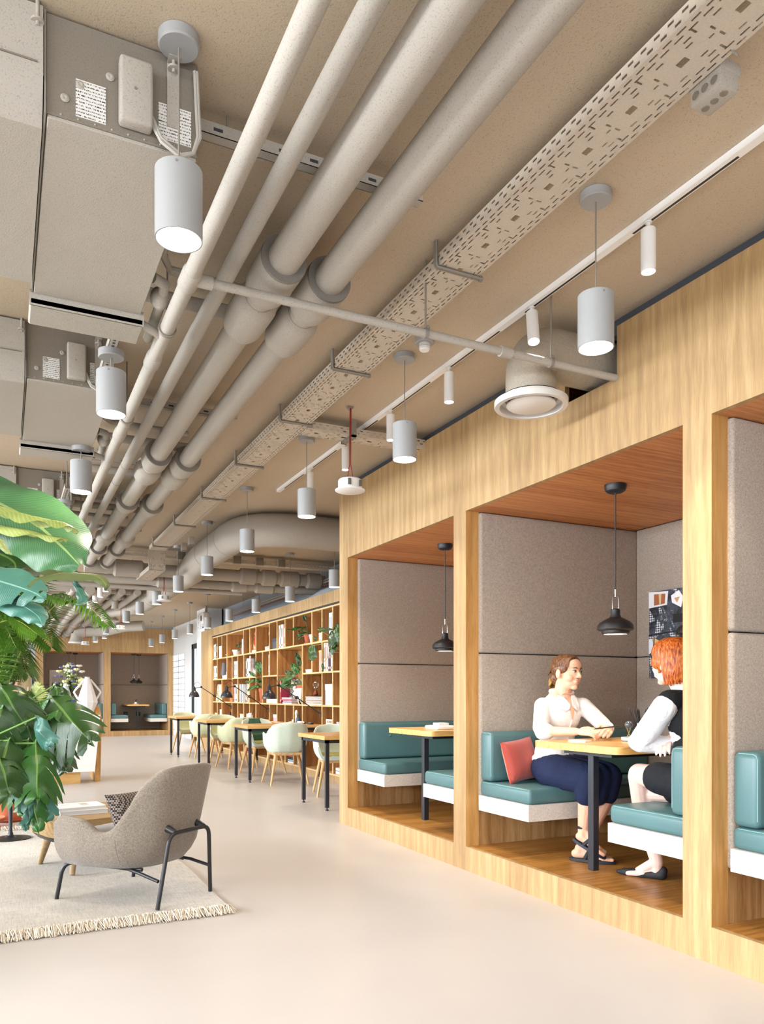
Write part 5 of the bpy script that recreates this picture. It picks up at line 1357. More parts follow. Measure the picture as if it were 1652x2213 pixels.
# round side table and pots at the left edge
t = thing('side_table', 'round side table with oak top and black trumpet base at the left edge', 'side table', (.055, 6.82, .012))
obj('tabletop', MB().lathe([(0, .325), (.215, .325), (.225, .335), (.225, .338), (0, .338)], n=44), wood('side_top', '#8f6f4c', '#a98a66', '#bfa07c', 'X', None, .4), t)
obj('rim', MB().lathe([(.0, .314), (.19, .314), (.224, .326), (.0, .326)], n=44), M['black'], t)
obj('stem', MB().lathe([(.05, .012), (.022, .03), (.015, .06), (.0145, .314)], n=20), M['navyblack'], t)
obj('base', MB().lathe([(0, 0), (.150, 0), (.150, .006), (.10, .012), (.03, .018), (0, .018)], n=44), M['black'], t)
t = thing('plant_saucer', 'orange clay dish with a rim at the far left on the floor', 'dish', (-.13, 7.55, 0))
obj('dish', MB().lathe([(0, .03), (.10, .03), (.15, .06), (.165, .085), (.15, .09), (.13, .07), (.09, .045), (0, .045)], n=34), M['terracotta'], t)
obj('foot', MB().lathe([(0, 0), (.08, 0), (.06, .03), (0, .03)], n=24), M['terracotta'], t)

# ------------------------------------------------------------------ reception desk
RD = wood('reception_oak', '#a0743c', '#bf9152', '#d1a76a', 'Z', None, .45)
t = thing('reception_desk', 'white slanted reception counter with oak side and plinth behind the plants', 'reception desk', (0, 10.9, 0))
wr_ = MB().prism([(-1.2, .885), (1.145, .885), (1.075, .155), (-1.2, .155)], 10.70, 10.74, 'Y')
obj('front_panel', wr_, M['white'], t, True)
obj('counter_top', MB().box(-1.2, 1.145, 10.74, 11.05, .855, .885), M['white'], t, True)
obj('plinth', MB().box(-1.2, .905, 10.77, 11.2, 0, .155), wood('plinth_oak', '#b78b4e', '#cda466', '#dcb981', 'X', None, .5), t, True)
obj('side_panel', MB().prism([(11.60, 0), (11.62, 1.0), (11.0, 1.0), (10.745, .855), (10.90, 0)], 1.10, 1.165, 'X'), RD, t, True)
obj('upper_counter', MB().box(-1.2, 1.10, 11.05, 11.62, .97, 1.0).box(-1.2, 1.10, 11.04, 11.07, .885, 1.0), wood('counter_oak', '#b78b4e', '#cda466', '#dcb981', 'X', None, .45), t, True)
obj('work_surface', MB().box(-1.2, 1.10, 11.62, 12.0, .70, .73), M['white'], t, True)
# faceted vases
def jug(lab, x, y, z, h, R, handles, col='#e9e8ea', name='faceted_jug', n=10):
    t = thing(name, lab, 'vase', (x, y, z), .2)
    pr = [(0, 0), (R*.45, 0), (R, h*.33), (R*.97, h*.37), (R*.22, h*.985), (R*.27, h), (R*.2, h), (R*.16, h*.9), (0, h*.88)]
    obj('jug_body', MB().lathe(pr, n=n), plain(col, .5), t, angle=12)
    if handles:
        for s_ in (-1, 1):
            pts = [(s_*R*.30, 0, h*.93), (s_*R*1.12, 0, h*.66), (s_*R*1.28, 0, h*.60), (s_*R*.86, 0, h*.40)]
            obj('handle', MB().tube([Vector(p) for p in pts], .010, 6, True, 1.3), plain(col, .5), t, angle=12)
    return t
jug('tall white faceted jug with two angular handles on the reception counter', 1.0, 10.87, .886, .50, .135, True)
jug('white pointed faceted vase, left of the flower bouquet', .63, 11.35, 1.001, .30, .075, False, name='faceted_vase')
jug('pale blue-white pointed faceted vase beside the bouquet', .77, 11.38, 1.001, .32, .085, False, '#d7e2ea', name='faceted_vase')
# flowers
t = thing('flower_bouquet', 'bouquet of white, cream and purple flowers in a glass vase on reception', 'flowers', (.84, 11.45, 1.001))
obj('vase', MB().lathe([(0, 0), (.04, 0), (.045, .02), (.03, .10), (.045, .20), (.042, .20), (.027, .10), (.04, .02), (0, .01)], n=24), M['glass'], t)
rnd = random.Random(11)
st = MB(); lf = MB(); heads = {'white_flower': ('#ebe9d8', []), 'cream_flower': ('#e6e2a4', []), 'purple_flower': ('#6d6a9e', []), 'green_bud': ('#a9bd7c', [])}
for k in range(58):
    a = rnd.uniform(0, 6.28); rr = rnd.uniform(0, .21)**1.0; zz = .43+rnd.uniform(-.17, .15)-rr*.3
    p = Vector((rr*math.cos(a)*1.05, rr*math.sin(a), zz))
    st.tube([(0, 0, .05), (p.x*.3, p.y*.3, .22), p], .0022, 4, False)
    kind = rnd.choice(['white_flower', 'white_flower', 'purple_flower', 'purple_flower', 'cream_flower', 'green_bud'])
    heads[kind][1].append(p)
    for q in range(5):
        b = rnd.uniform(0, 6.28); c0 = p*rnd.uniform(.55, .95)+Vector((0, 0, .03)); d = Vector((math.cos(b), math.sin(b), rnd.uniform(-.3, .9)))*rnd.uniform(.04, .08)
        s2 = Vector((-math.sin(b), math.cos(b), 0))*.010
        lf.add([c0, c0+d*.5+s2, c0+d, c0+d*.5-s2], [(0, 1, 2, 3)])
obj('stem', st, plain('#5c7a3e', .7), t)['kind'] = 'stuff'
obj('foliage', lf, plain('#5d7f45', .7, var=.2), t, recalc=False)['kind'] = 'stuff'
for nm, (c, ps) in heads.items():
    mb = MB()
    for p in ps:
        r = {'green_bud': .011, 'purple_flower': .027}.get(nm, .036)
        if nm == 'green_bud': mb.ell(p+Vector((0, 0, .02)), r, r, r*1.6, 8, 5); continue
        for q in range(6):
            b = q*math.pi/3; c2 = p+Vector((math.cos(b), math.sin(b), .25))*r*.62
            mb.ell(c2, r*.55, r*.55, r*.42, 8, 5)
        mb.ell(p, r*.45, r*.45, r*.5, 8, 5)
    o = obj(nm, mb, plain(c, .7, var=.1), t); o['kind'] = 'stuff'
big = MB()
for q in range(9):
    b = q*.7; big.ell((.155+.035*math.cos(b), -.03+.03*math.sin(b), .33+.02*math.sin(b*2)), .035, .03, .038, 10, 6)
obj('cream_bloom', big, plain('#e9e4a8', .7), t)
t = thing('card_stand', 'small dark blue folder leaning beside the white jug on reception', 'folder', (.80, 10.93, .886), .3)
obj('folder', MB().box(-.07, .07, 0, .006, 0, .20).xf(Matrix.Rotation(-.25, 4, 'X')), plain('#27407e', .5), t)
obj('stand', MB().box(-.05, .05, .05, .056, 0, .16), plain('#86b2d8', .5), t)
t = thing('keyboard', 'black keyboard and phone set on the reception work surface', 'keyboard', (.62, 11.25, 1.001))
obj('case', MB().rbox(-.2, .2, -.06, .06, 0, .02, .005, 2), M['black'], t)
ks = MB()
for r_ in range(4):
    for c_2 in range(14): ks.box(-.19+c_2*.027, -.168+c_2*.027, -.05+r_*.027, -.028+r_*.027, .02, .025)
obj('keys', ks, plain('#3c3c40', .5), t)['kind'] = 'stuff'
# smaller shelf at the bottom left of booths etc. is covered by bench parts; picture collage in the middle booth
g = G('collage'); tc = g.node('ShaderNodeTexCoord'); sp = g.node('ShaderNodeSeparateXYZ'); g.link(tc.outputs['Object'], sp.inputs[0])
n = g.noise(g.coord(), 9, 6, .7, 1.2); bw = g.ramp(n, [(.40, C('#23262c')), (.52, C('#4c5360')), (.60, C('#1d1f24')), (.70, C('#c9ced8'))])
mp = g.node('ShaderNodeMapping'); g.link(tc.outputs['Object'], mp.inputs[0]); mp.inputs['Rotation'].default_value = (math.radians(45), 0, 0)
ck = g.node('ShaderNodeTexChecker'); g.link(mp.outputs[0], ck.inputs[0]); ck.inputs['Scale'].default_value = 85; ck.inputs[1].default_value = C('#dfe4ee'); ck.inputs[2].default_value = C('#3a4152')
msk = g.ramp(g.noise(g.coord(), 3.2, 3, .6, 1.0), [(.50, (0, 0, 0, 1)), (.53, (1, 1, 1, 1))])
M['collage'] = g.done(g.mix(msk, bw, ck.outputs[0]), .5)
t = thing('collage_picture', 'black, white and tan collage canvas on the felt back wall of the middle booth', 'picture', (DEP-.002, 3.90, 1.275))
obj('canvas', MB().rbox(-.022, 0, -.30, .265, 0, .615, .002, 1), M['collage'], t)
def patch(nm, pts, col, x=-.0235): obj(nm, MB().prism(pts, x, x+.0015, 'X'), plain(col, .6), t)
patch('paper_patch', [(.265, .615), (.085, .605), (.095, .51), (.265, .50)], '#e4e6ea')
patch('paper_patch', [(.215, .595), (.11, .59), (.115, .52), (.215, .515)], '#a8643f', -.0245)
patch('paper_patch', [(.17, .592), (.145, .592), (.15, .52), (.165, .52)], '#d8b988', -.0255)
patch('paper_patch', [(.06, .57), (-.01, .60), (-.05, .55), (-.03, .48), (.01, .50), (.05, .52)], '#eceef2')
patch('paper_patch', [(.03, .55), (-.02, .555), (.005, .515)], '#c99e70', -.0245)
patch('paper_patch', [(.04, .44), (-.06, .44), (-.06, .38), (.04, .38)], '#17181b')
patch('paper_patch', [(.265, .28), (.235, .28), (.21, .20), (.265, .17)], '#dfe6f0')
patch('paper_patch', [(.225, .29), (.14, .25), (.16, .14), (.225, .17)], '#dcb878')
patch('paper_patch', [(.22, .29), (.21, .29), (.21, .14), (.22, .14)], '#6d3f26', -.0245)
patch('paper_patch', [(.265, .31), (-.30, .345), (-.30, .335), (.265, .30)], '#14161a', -.0245)
# cushion, tray and desk things in the booths
c_ = thing('red_cushion', 'brick red velvet cushion leaning on the far bench behind the smiling woman', 'cushion', (3.0, 4.10, .735), 0)
Rq = Matrix.Rotation(math.radians(8), 4, 'Z') @ Matrix.Rotation(math.radians(-12), 4, 'X') @ Matrix.Rotation(math.radians(90), 4, 'X') @ Matrix.Rotation(math.radians(7), 4, 'Z')
g = G('red_velvet'); n = g.noise(g.coord(), 5, 3); M['velvet'] = g.done(g.mix(n, C('#8e3129'), C('#b34a3c')), .8, 0, **{'Sheen Weight': .4})
obj('cushion_cover', cushion_mb(.275, .275, .10).xf(Rq), M['velvet'], c_)
obj('zip_seam', MB().tube([Rq @ Vector(p) for p in ((-.133, -.13, 0), (-.127, 0, 0), (-.133, .13, 0))], .004, 6), plain('#d8502c', .7), c_)
TZ0 = PZ+.7255
t = thing('desk_tray', 'pale blue oval tray on the table between the women', 'tray', (3.36, 3.44, TZ0))
obj('tray_dish', MB().lathe([(0, 0), (.076, 0), (.086, .008), (.086, .024), (.081, .024), (.077, .01), (0, .01)], n=40).xf(Matrix.Diagonal((1.15, 1, 1, 1))), plain('#bccdd3', .45), t)
obj('foot_ring', MB().lathe([(.06, -.001), (.07, -.001), (.07, .002), (.06, .002)], n=30), plain('#a9bbc2', .5), t)
cup('pale blue pencil cup on the tray between the women', 3.39, 3.425, TZ0+.011, .036, .095, plain('#b5cbd2', .45), 0)
rnd = random.Random(5)
for k in range(13):
    a = 2*math.pi*k/13; r_ = .02+.01*(k % 2)
    pencil('black pencil standing in the pale blue cup between the women', 3.39+r_*.4*math.cos(a), 3.425+r_*.4*math.sin(a), TZ0+.018, (.34*math.cos(a)*(.5+.5*(k % 2)), .34*math.sin(a)*(.6+.4*(k % 3)), 1), .165+.008*(k % 3), group='black pencils in the pale blue cup', thick=.0045)
t = thing('small_hourglass', 'tiny glass hourglass on gold legs on the pale blue tray', 'hourglass', (3.315, 3.465, TZ0+.011))
obj('glass_bulb', MB().ell((0, 0, .085), .024, .024, .024, 20, 14), plain('#4d5056', .08), t)
obj('frame', MB().tube([(-.022, 0, 0), (.0, 0, .035), (.018, 0, .075)], .003, 6).tube([(.022, 0, 0), (0, 0, .035), (-.018, 0, .075)], .003, 6).tube([(0, .02, 0), (0, 0, .035)], .003, 6), plain('#c9ab72', .3, .8), t)
t = thing('notepad', 'small white notepad lying by the hands of the smiling woman', 'notepad', (3.02, 3.55, TZ0), .35)
obj('pages', MB().box(-.035, .035, -.055, .055, 0, .009), M['white'], t)
obj('cover', MB().box(-.035, .035, -.055, .055, .009, .0105), plain('#cfd0dc', .6), t)
t = thing('white_tray', 'small white tray on the far booth table, half behind the post', 'tray', (3.12, 5.32, TZ0))
obj('tray_dish', MB().rbox(-.09, .09, -.10, .10, 0, .03, .012, 3), M['white'], t)
obj('note_block', MB().box(-.05, .04, -.06, .03, .031, .05), M['white'], t)
cup('white cup behind the post on the far booth table, black pencils in it', 3.34, 5.30, TZ0, .036, .09, M['white'], 0)
for k in range(6):
    a = math.pi*.2+k*.5
    pencil('black pencil on the far booth table beside the post', 3.34, 5.30, TZ0+.01, (.3*math.cos(a), .3*math.sin(a), 1), .165, group='black pencils on the far booth table', thick=.0045)
t = thing('white_bowl', 'small white bowl with a dark bottle on the table of the right end-wall booth', 'bowl', ((eo[1][0]+eo[1][1])/2-.05, EY+.42, EP+.7255))
obj('bowl', MB().lathe([(0, 0), (.07, 0), (.09, .02), (.085, .022), (.065, .006), (0, .006)], n=24).lathe([(0, .006), (.035, .006), (.035, .07), (0, .07)], n=20), M['white'], t)
obj('bottle', MB().tube([(0, 0, .06), (.01, 0, .12), (.02, 0, .15)], [.022, .022, .012], 12), M['black'], t)
# grey services above the bookcase
t = thing('pipe_rail', 'white pipe with red cable running along the grey wall above the bookcase', 'pipe', (4.25, 8.0, 2.80))
obj('pipe', MB().cyl((0, 0, 0), (0, 7.6, 0), .014, n=10).cyl((0, 0, .035), (0, 7.6, .035), .011, n=10), M['spray'], t)
obj('red_cable', MB().tube([(-.03, y*.4, -.05+.006*math.sin(y*1.7)) for y in range(20)], .006, 6), M['red_cable'], t)
rr_ = MB()
for k in range(7): rr_.cyl((0, .6+k*1.05, .0), (0, .6+k*1.05, ZC-2.80), .004, n=6)
obj('threaded_rod', rr_, M['rod'], t)
t = thing('insulated_pipe', 'light grey insulated pipe lying on the bookcase top against the wall', 'pipe', (4.15, 8.2, 2.60))
obj('pipe', MB().tube([(0, 0, .02), (0, 2.2, 0), (0, 2.7, -.05)], .07, 20), plain('#8b9095', .7), t)
obj('pipe_cap', MB().cyl((0, .9, .012), (0, 1.02, .012), .082, n=20), plain('#7b8085', .7), t)
t = thing('wall_box', 'white camera box on the wall step above the end of the bookcase', 'device', (3.92, 16.6, 2.78))
obj('case', MB().rbox(-.10, .06, -.12, .12, -.13, .13, .03, 3), M['white'], t)
obj('lens_disc', MB().cyl((-.10, 0, 0), (-.115, 0, 0), .06, n=20), M['spray_d'], t)
obj('stem', MB().cyl((0, 0, .12), (0, 0, ZC-2.781), .02, n=10), M['rod'], t)
# ------------------------------------------------------------------ plants
def uv_obj(name, mb, uvs, mat, parent, world=True, angle=80):
    me = bpy.data.meshes.new(name); vs = mb.v
    if world: inv = _mx(parent).inverted(); vs = [inv @ v for v in vs]
    me.from_pydata([tuple(v) for v in vs], [], [tuple(f) for f in mb.f])
    ul = me.uv_layers.new(name='UVMap')
    for lp in me.loops: ul.data[lp.index].uv = uvs[lp.vertex_index]
    me.polygons.foreach_set('use_smooth', [True]*len(me.polygons)); me.update(); me.materials.append(mat)
    o = bpy.data.objects.new(name, me); COL.objects.link(o); o.parent = parent; MATX[o.name] = _mx(parent); return o
def leafmat(name, a, b, vein, nv=26, rough=.32, slant=3.0, spec=.5):
    g = G(name); uv = g.node('ShaderNodeUVMap'); sp = g.node('ShaderNodeSeparateXYZ'); g.link(uv.outputs[0], sp.inputs[0])
    v = g.math('ABSOLUTE', g.math('SUBTRACT', sp.outputs[1], .5))
    ph = g.math('MULTIPLY', g.math('SUBTRACT', sp.outputs[0], g.math('MULTIPLY', v, slant/10)), nv*2*math.pi)
    s = g.math('POWER', g.math('ABSOLUTE', g.math('SINE', ph)), .5)
    mid = g.math('LESS_THAN', v, .018)
    n = g.noise(g.coord(), 6, 3)
    c = g.mix(n, C(a), C(b)); c = g.mix(g.math('MULTIPLY', g.math('SUBTRACT', 1.0, s), .35), c, C(vein)); c = g.mix(mid, c, C(vein))
    g.bump(s, .25, .002)
    return g.done(c, rough, 0, **{'Specular IOR Level': spec, 'Transmission Weight': .0, 'Subsurface Weight': .0})
LM = {'dark': leafmat('leaf_dark_green', '#122f0d', '#274f19', '#5a7a36'), 'mid': leafmat('leaf_mid_green', '#16451a', '#2f6a28', '#6f9444'),
      'banana': leafmat('banana_leaf', '#1b5030', '#47784a', '#87a060', 30, .42, 4), 'bluish': leafmat('leaf_sky_sheen', '#27594c', '#487b6c', '#7ba595', 30, .35, 4),  # bluish leaves: sky reflection painted into the leaf colour
      'olive': leafmat('leaf_olive', '#3c4723', '#5b6839', '#858a52', 30, .5, 3), 'palm': leafmat('palm_green', '#2a5a14', '#4c8424', '#86a640', 3, .4, 0),
      'yellowish': leafmat('leaf_yellow', '#6d8030', '#9da65a', '#c0c386', 16, .5, 2)}
def spline(pts, n):
    pts = [Vector(p) for p in pts]; out = []
    m = len(pts)-1
    for i in range(n+1):
        t = i/n*m; k = min(int(t), m-1); f = t-k
        p0 = pts[max(k-1, 0)]; p1 = pts[k]; p2 = pts[k+1]; p3 = pts[min(k+2, m)]
        out.append(.5*((2*p1)+(p2-p0)*f+(2*p0-5*p1+4*p2-p3)*f*f+(3*p1-p0-3*p2+p3)*f*f*f))
    return out
def monstera_leaf(base, tip, nrm, W_, droop=.12, fold=.25, lobes=6, solid=.42, seed=0, sag=.45):
    base, tip = Vector(base), Vector(tip); L = (tip-base).length; y = (tip-base)/L
    n = Vector(nrm); n = (n-y*n.dot(y)).normalized(); x = y.cross(n)
    mb = MB(); uvs = []; r_ = random.Random(seed)
    def pt(s, t, v):           # s along midrib, t lateral 0..1, side in sign of v
        w = W_*.5*(math.sin(math.pi*min(max(s, 0), 1)**.62)**.75+.08)
        lat = w*t
        a = s*L+(.75*t*t*w)*(1 if s > .15 else .2)-(.18*t*w if s < .2 else 0)
        z = -droop*L*(s**2.0)-fold*w*t*t-.25*w*t*t*s+.012*math.sin(s*9+v*3+t*4)
        return base+y*a+x*(v*lat)+n*z-Vector((0, 0, 1))*(sag*w*t*t)
    for v in (-1, 1):
        for k in range(lobes):
            s0, s1 = k/lobes, (k+1)/lobes
            if k == 0: s0 = -.07
            g_ = r_.uniform(.26, .46)
            K = 9; q = []
            for i in range(K+1):
                t = i/K
                op = 0 if t < solid else (t-solid)/(1-solid)
                a0 = s0+(s1-s0)*(.42*g_*op+(.5-.42*g_)*(max(0, op-.80)/.20)**2 if op > 0 else 0)
                a1 = s1-(s1-s0)*(.42*g_*op+(.5-.42*g_)*(max(0, op-.80)/.20)**2 if op > 0 else 0)
                for j in range(4):
                    s = a0+(a1-a0)*j/3
                    q.append(pt(s, t, v)); uvs.append((s, .5+.5*v*t))
            fs = [(i*4+j, (i+1)*4+j, (i+1)*4+j+1, i*4+j+1) for i in range(K) for j in range(3)]
            mb.add(q, fs)
    # pointed end
    q = [pt(1, 0, 1), pt(.97, .5, 1), pt(.97, .5, -1)]; e = base+y*(L*1.10)-n*droop*L*1.2
    mb.add(q+[e], [(0, 1, 3), (0, 3, 2)]); uvs += [(1, .5), (1, .7), (1, .3), (1, .5)]
    return mb, uvs
def ribbon_leaf(pts, widths, nrm, fold=.3, n=26, m=8, wavy=.01, roll=0.0, split=None):
    cs = spline(pts, n); mb = MB(); uvs = []; vs = []
    up = Vector(nrm)
    for i, c in enumerate(cs):
        a = cs[max(i-1, 0)]; b = cs[min(i+1, n)]; y = (b-a).normalized()
        u2 = (up-y*up.dot(y)).normalized(); x = y.cross(u2); up = u2
        q = i/n*(len(widths)-1); k = min(int(q), len(widths)-2); w = widths[k]+(widths[k+1]-widths[k])*(q-k)
        ra = roll*i/n; x2 = x*math.cos(ra)+u2*math.sin(ra); u3 = u2*math.cos(ra)-x*math.sin(ra)
        for j in range(m+1):
            v = 2*j/m-1
            vs.append(c+x2*(v*w/2)-u3*(fold*w*.5*v*v)+u3*wavy*math.sin(i*.9+v*4)*abs(v)); uvs.append((i/n, .5+.5*v))
    fs = []
    for i in range(n):
        for j in range(m):
            if split and any(abs(i/n-s) < .5/n+.001 for s in split) and abs(2*(j+.5)/m-1) > .3: continue
            fs.append((i*(m+1)+j, (i+1)*(m+1)+j, (i+1)*(m+1)+j+1, i*(m+1)+j+1))
    mb.add(vs, fs); return mb, uvs
CAMP = Vector((0, 0, H))

# big split-leaf plant (monstera) whose leaves hang over the coffee table
mp_ = thing('monstera', 'monstera with large split leaves hanging over the coffee table', 'plant', (-.62, 5.15, 0))
pot(mp_, .20, .36, M['terracotta'])
crown = Vector((-.55, 5.1, .62))
mon = [  # base px,py,depth ; tip px,py,depth ; normal ; width ; droop ; fold ; lobes ; material
 ((112, 1508, 4.75), (186, 1596, 4.5), (-.6, -1, .45), .36, .10, .10, 5, 'dark'),
 ((112, 1566, 4.9), (126, 1648, 4.75), (-.3, -1, .4), .24, .10, .3, 4, 'dark'),
 ((78, 1606, 4.5), (82, 1722, 4.35), (.1, -1, .25), .30, .06, .35, 5, 'mid'),
 ((62, 1600, 4.6), (40, 1692, 4.5), (-.2, -1, .3), .34, .12, .3, 5, 'dark'),
 ((20, 1600, 4.4), (-10, 1690, 4.3), (.3, -1, .5), .38, .1, .3, 6, 'dark'),
 ((86, 1545, 5.0), (92, 1640, 5.0), (.2, -1, .3), .30, .1, .25, 5, 'dark'),
 ((40, 1500, 4.7), (70, 1600, 4.6), (-.1, -.8, .6), .36, .15, .3, 6, 'mid'),
 ((0, 1480, 4.6), (48, 1560, 4.5), (-.5, -.6, .8), .34, .2, .35, 5, 'dark'),
 ((5, 1530, 4.4), (-30, 1620, 4.4), (.2, -1, .4), .40, .1, .25, 6, 'dark'),
 ((30, 1650, 4.5), (52, 1722, 4.5), (-.2, -1, .4), .26, .15, .35, 5, 'mid'),
 ((0, 1640, 4.3), (22, 1716, 4.3), (.0, -1, .6), .30, .15, .3, 5, 'dark'),
 ((78, 1550, 4.4), (92, 1612, 4.35), (-.9, -.6, .1), .15, .25, .6, 4, 'bluish'),
 ((128, 1610, 4.8), (140, 1664, 4.7), (-.3, -1, .2), .15, .1, .3, 3, 'dark'),
 ((62, 1700, 4.45), (52, 1762, 4.4), (.2, -1, .2), .11, .1, .6, 3, 'mid'),
 ((70, 1705, 4.45), (80, 1796, 4.4), (-.4, -1, .1), .12, .1, .6, 3, 'mid'),
 ((98, 1700, 4.5), (98, 1772, 4.45), (-.5, -1, .1), .12, .1, .6, 3, 'bluish'),
 ((66, 1745, 4.4), (58, 1795, 4.4), (.6, -1, .1), .07, .1, .6, 3, 'bluish'),
 ((92, 1655, 4.6), (104, 1720, 4.5), (.3, -1, .2), .14, .1, .5, 4, 'bluish'),
 ((120, 1480, 5.0), (128, 1530, 4.9), (-.4, -1, .3), .16, .2, .5, 3, 'dark'),
 ((130, 1535, 4.7), (118, 1548, 4.6), (-.2, -1, .5), .12, .1, .3, 3, 'mid'),
 ((40, 1690, 4.4), (78, 1730, 4.4), (.2, -.7, .8), .14, .2, .5, 4, 'bluish')]
for i, (b, tt, nn, w, dr, fo, lo, mt) in enumerate(mon):
    B, T_ = atD(*b), atD(*tt)
    # anchor world depth along the camera axis, real size and position
    mb, uvs = monstera_leaf(B, T_, nn, w, dr, fo, lo, .30 if w > .2 else .75, i)
    lf_ = uv_obj('leaf', mb, uvs, LM[mt], mp_)
    midp = (crown+B)*.5+Vector((0, 0, .10 if i < 9 else .02))
    src = crown if i not in (13, 14, 15, 16) else atD(70, 1650, 4.5)
    if i in (13, 14, 15, 16): midp = (src+B)*.5
    obj('stem', MB().tube(spline([src, midp, B], 12), [.011-.0005*k for k in range(13)] if w > .2 else .005, 8), plain('#6f9a4c', .5), mp_, True)
obj('trunk', MB().tube([(-.62, 5.15, .3), (-.6, 5.12, .5), crown], [.03, .025, .02], 10), plain('#5d6b3a', .8), mp_, True)

# banana-like plant with broad torn leaves at the top left
bp = thing('banana_plant', 'tall banana-like plant with broad torn leaves at the upper left', 'plant', (-.55, 4.1, 0))
pot(bp, .22, .40, M['terracotta'])
bt = Vector((-.5, 4.1, 1.9))
obj('trunk', MB().tube([(-.55, 4.1, .35), (-.53, 4.1, 1.2), bt], [.05, .045, .03], 14), plain('#7c8a52', .7), bp, True)
ban = [
 ([(-170, 1010, 3.9), (-60, 1060, 3.75), (60, 1120, 3.6), (130, 1178, 3.5), (172, 1222, 3.45)], [.12, .32, .36, .30, .05], (-.25, -.9, .35), .30, 'banana', 0, None, .016),
 ([(-140, 1120, 3.6), (-50, 1128, 3.5), (40, 1142, 3.35), (120, 1160, 3.3), (146, 1166, 3.3)], [.03, .10, .06, .035, .004], (.2, -.6, .9), .8, 'yellowish', 0, None, .01),
 ([(-120, 1060, 3.5), (-30, 1085, 3.4), (60, 1112, 3.35), (140, 1130, 3.3), (170, 1150, 3.3)], [.05, .09, .075, .05, .005], (.1, -.5, .9), .9, 'yellowish', .5, None, .012),
 ([(-150, 1230, 3.6), (-60, 1240, 3.5), (20, 1262, 3.4), (72, 1280, 3.35), (96, 1295, 3.3)], [.10, .20, .22, .13, .01], (-.3, -.8, .6), .25, 'bluish', 0, (.62, .81), .01),
 ([(-100, 1270, 3.5), (-20, 1290, 3.45), (40, 1305, 3.4), (80, 1330, 3.35), (92, 1352, 3.3)], [.05, .11, .12, .09, .01], (-.3, -.8, .7), .3, 'bluish', 0, None, .008),
 ([(-80, 1255, 3.9), (20, 1240, 3.8), (90, 1215, 3.7), (150, 1190, 3.65)], [.10, .10, .07, .004], (.1, -.5, .9), .7, 'olive', .9, None, .008),
 ([(-60, 1250, 4.2), (60, 1250, 4.1), (140, 1238, 4.0), (205, 1244, 3.95), (228, 1262, 3.9), (226, 1276, 3.9)], [.09, .13, .10, .07, .04, .01], (.1, -.45, .9), .5, 'olive', -.5, None, .006),
 ([(156, 1250, 4.0), (168, 1275, 3.95), (176, 1296, 3.9), (162, 1306, 3.85)], [.02, .045, .06, .02], (-.9, -.5, .2), .5, 'bluish', .9, None, .004),
 ([(-100, 1170, 4.3), (-20, 1190, 4.3), (30, 1215, 4.3), (30, 1250, 4.3)], [.2, .3, .3, .1], (.1, -1, .2), .1, 'dark', 0, None, .01),
 ([(-60, 1110, 4.4), (0, 1170, 4.4), (50, 1200, 4.4), (62, 1240, 4.4)], [.2, .26, .22, .1], (.2, -1, .1), .1, 'dark', 0, None, .01),
 ([(80, 1190, 4.2), (105, 1215, 4.15), (125, 1235, 4.1), (150, 1244, 4.1)], [.05, .13, .14, .02], (.2, -1, .1), .2, 'olive', 0, None, .01),
 ([(0, 1165, 3.2), (12, 1185, 3.2), (26, 1198, 3.2)], [.03, .025, .003], (.3, -1, .3), .6, 'yellowish', 0, None, .002)]
for i, (pts, ws, nn, fo, mt, ro, sp_, wv_) in enumerate(ban):
    P3 = [atD(*p) for p in pts]
    mb, uvs = ribbon_leaf(P3, ws, nn, fo, 30, 10, wv_, ro, sp_)
    uv_obj('leaf', mb, uvs, LM[mt], bp)
    if P3[0].x > -.35 and i in (7, 11): continue
    obj('stem', MB().tube(spline([bt, (bt+P3[0])*.5+Vector((0, 0, .04)), P3[0], P3[1]], 12), [.018-.001*k for k in range(13)], 8), plain('#8a9a55', .5), bp, True)

# feathery palm
pm_ = thing('palm', 'feathery areca palm in a terracotta pot behind the side table', 'plant', (-.20, 8.55, 0))
pot(pm_, .36, .42, M['terracotta'])
def frond(pts, L, n, seed, parent, stemr=.008, hang=.35, mat='palm'):
    cs = spline(pts, n); r_ = random.Random(seed); mb = MB(); uvs = []
    for i in range(int(n*.22), n+1):
        c = cs[i]; y = (cs[min(i+1, n)]-cs[max(i-1, 0)]).normalized()
        x = y.cross(Vector((0, 0, 1))).normalized(); k = (i/n-.22)/.78
        l = L*(math.sin(math.pi*min(1, .15+k*.85))**.5)*r_.uniform(.85, 1.1)
        for s_ in (-1, 1):
            d = (x*s_*.85+y*(.45+.5*k)+Vector((0, 0, .25-.2*k))).normalized()
            mid = c+d*l*.5; e = c+d*l+Vector((0, 0, -hang*l))
            wv = y.cross(d).cross(d).normalized()*.015
            mb.add([c, mid+wv, mid-wv, e], [(0, 1, 3, 2)]); uvs += [(0, .5), (.5, 1), (.5, 0), (1, .5)]
            uvs[-4:] = [(0, .5), (.5, .9), (.5, .1), (1, .5)]
    obj('stem', MB().tube(cs, [stemr*(1-.8*i/n) for i in range(n+1)], 6), plain('#8fa03c', .5), parent, True)
    f_ = uv_obj('frond', mb, uvs, LM[mat], parent)
pc = Vector((-.20, 8.5, .45))
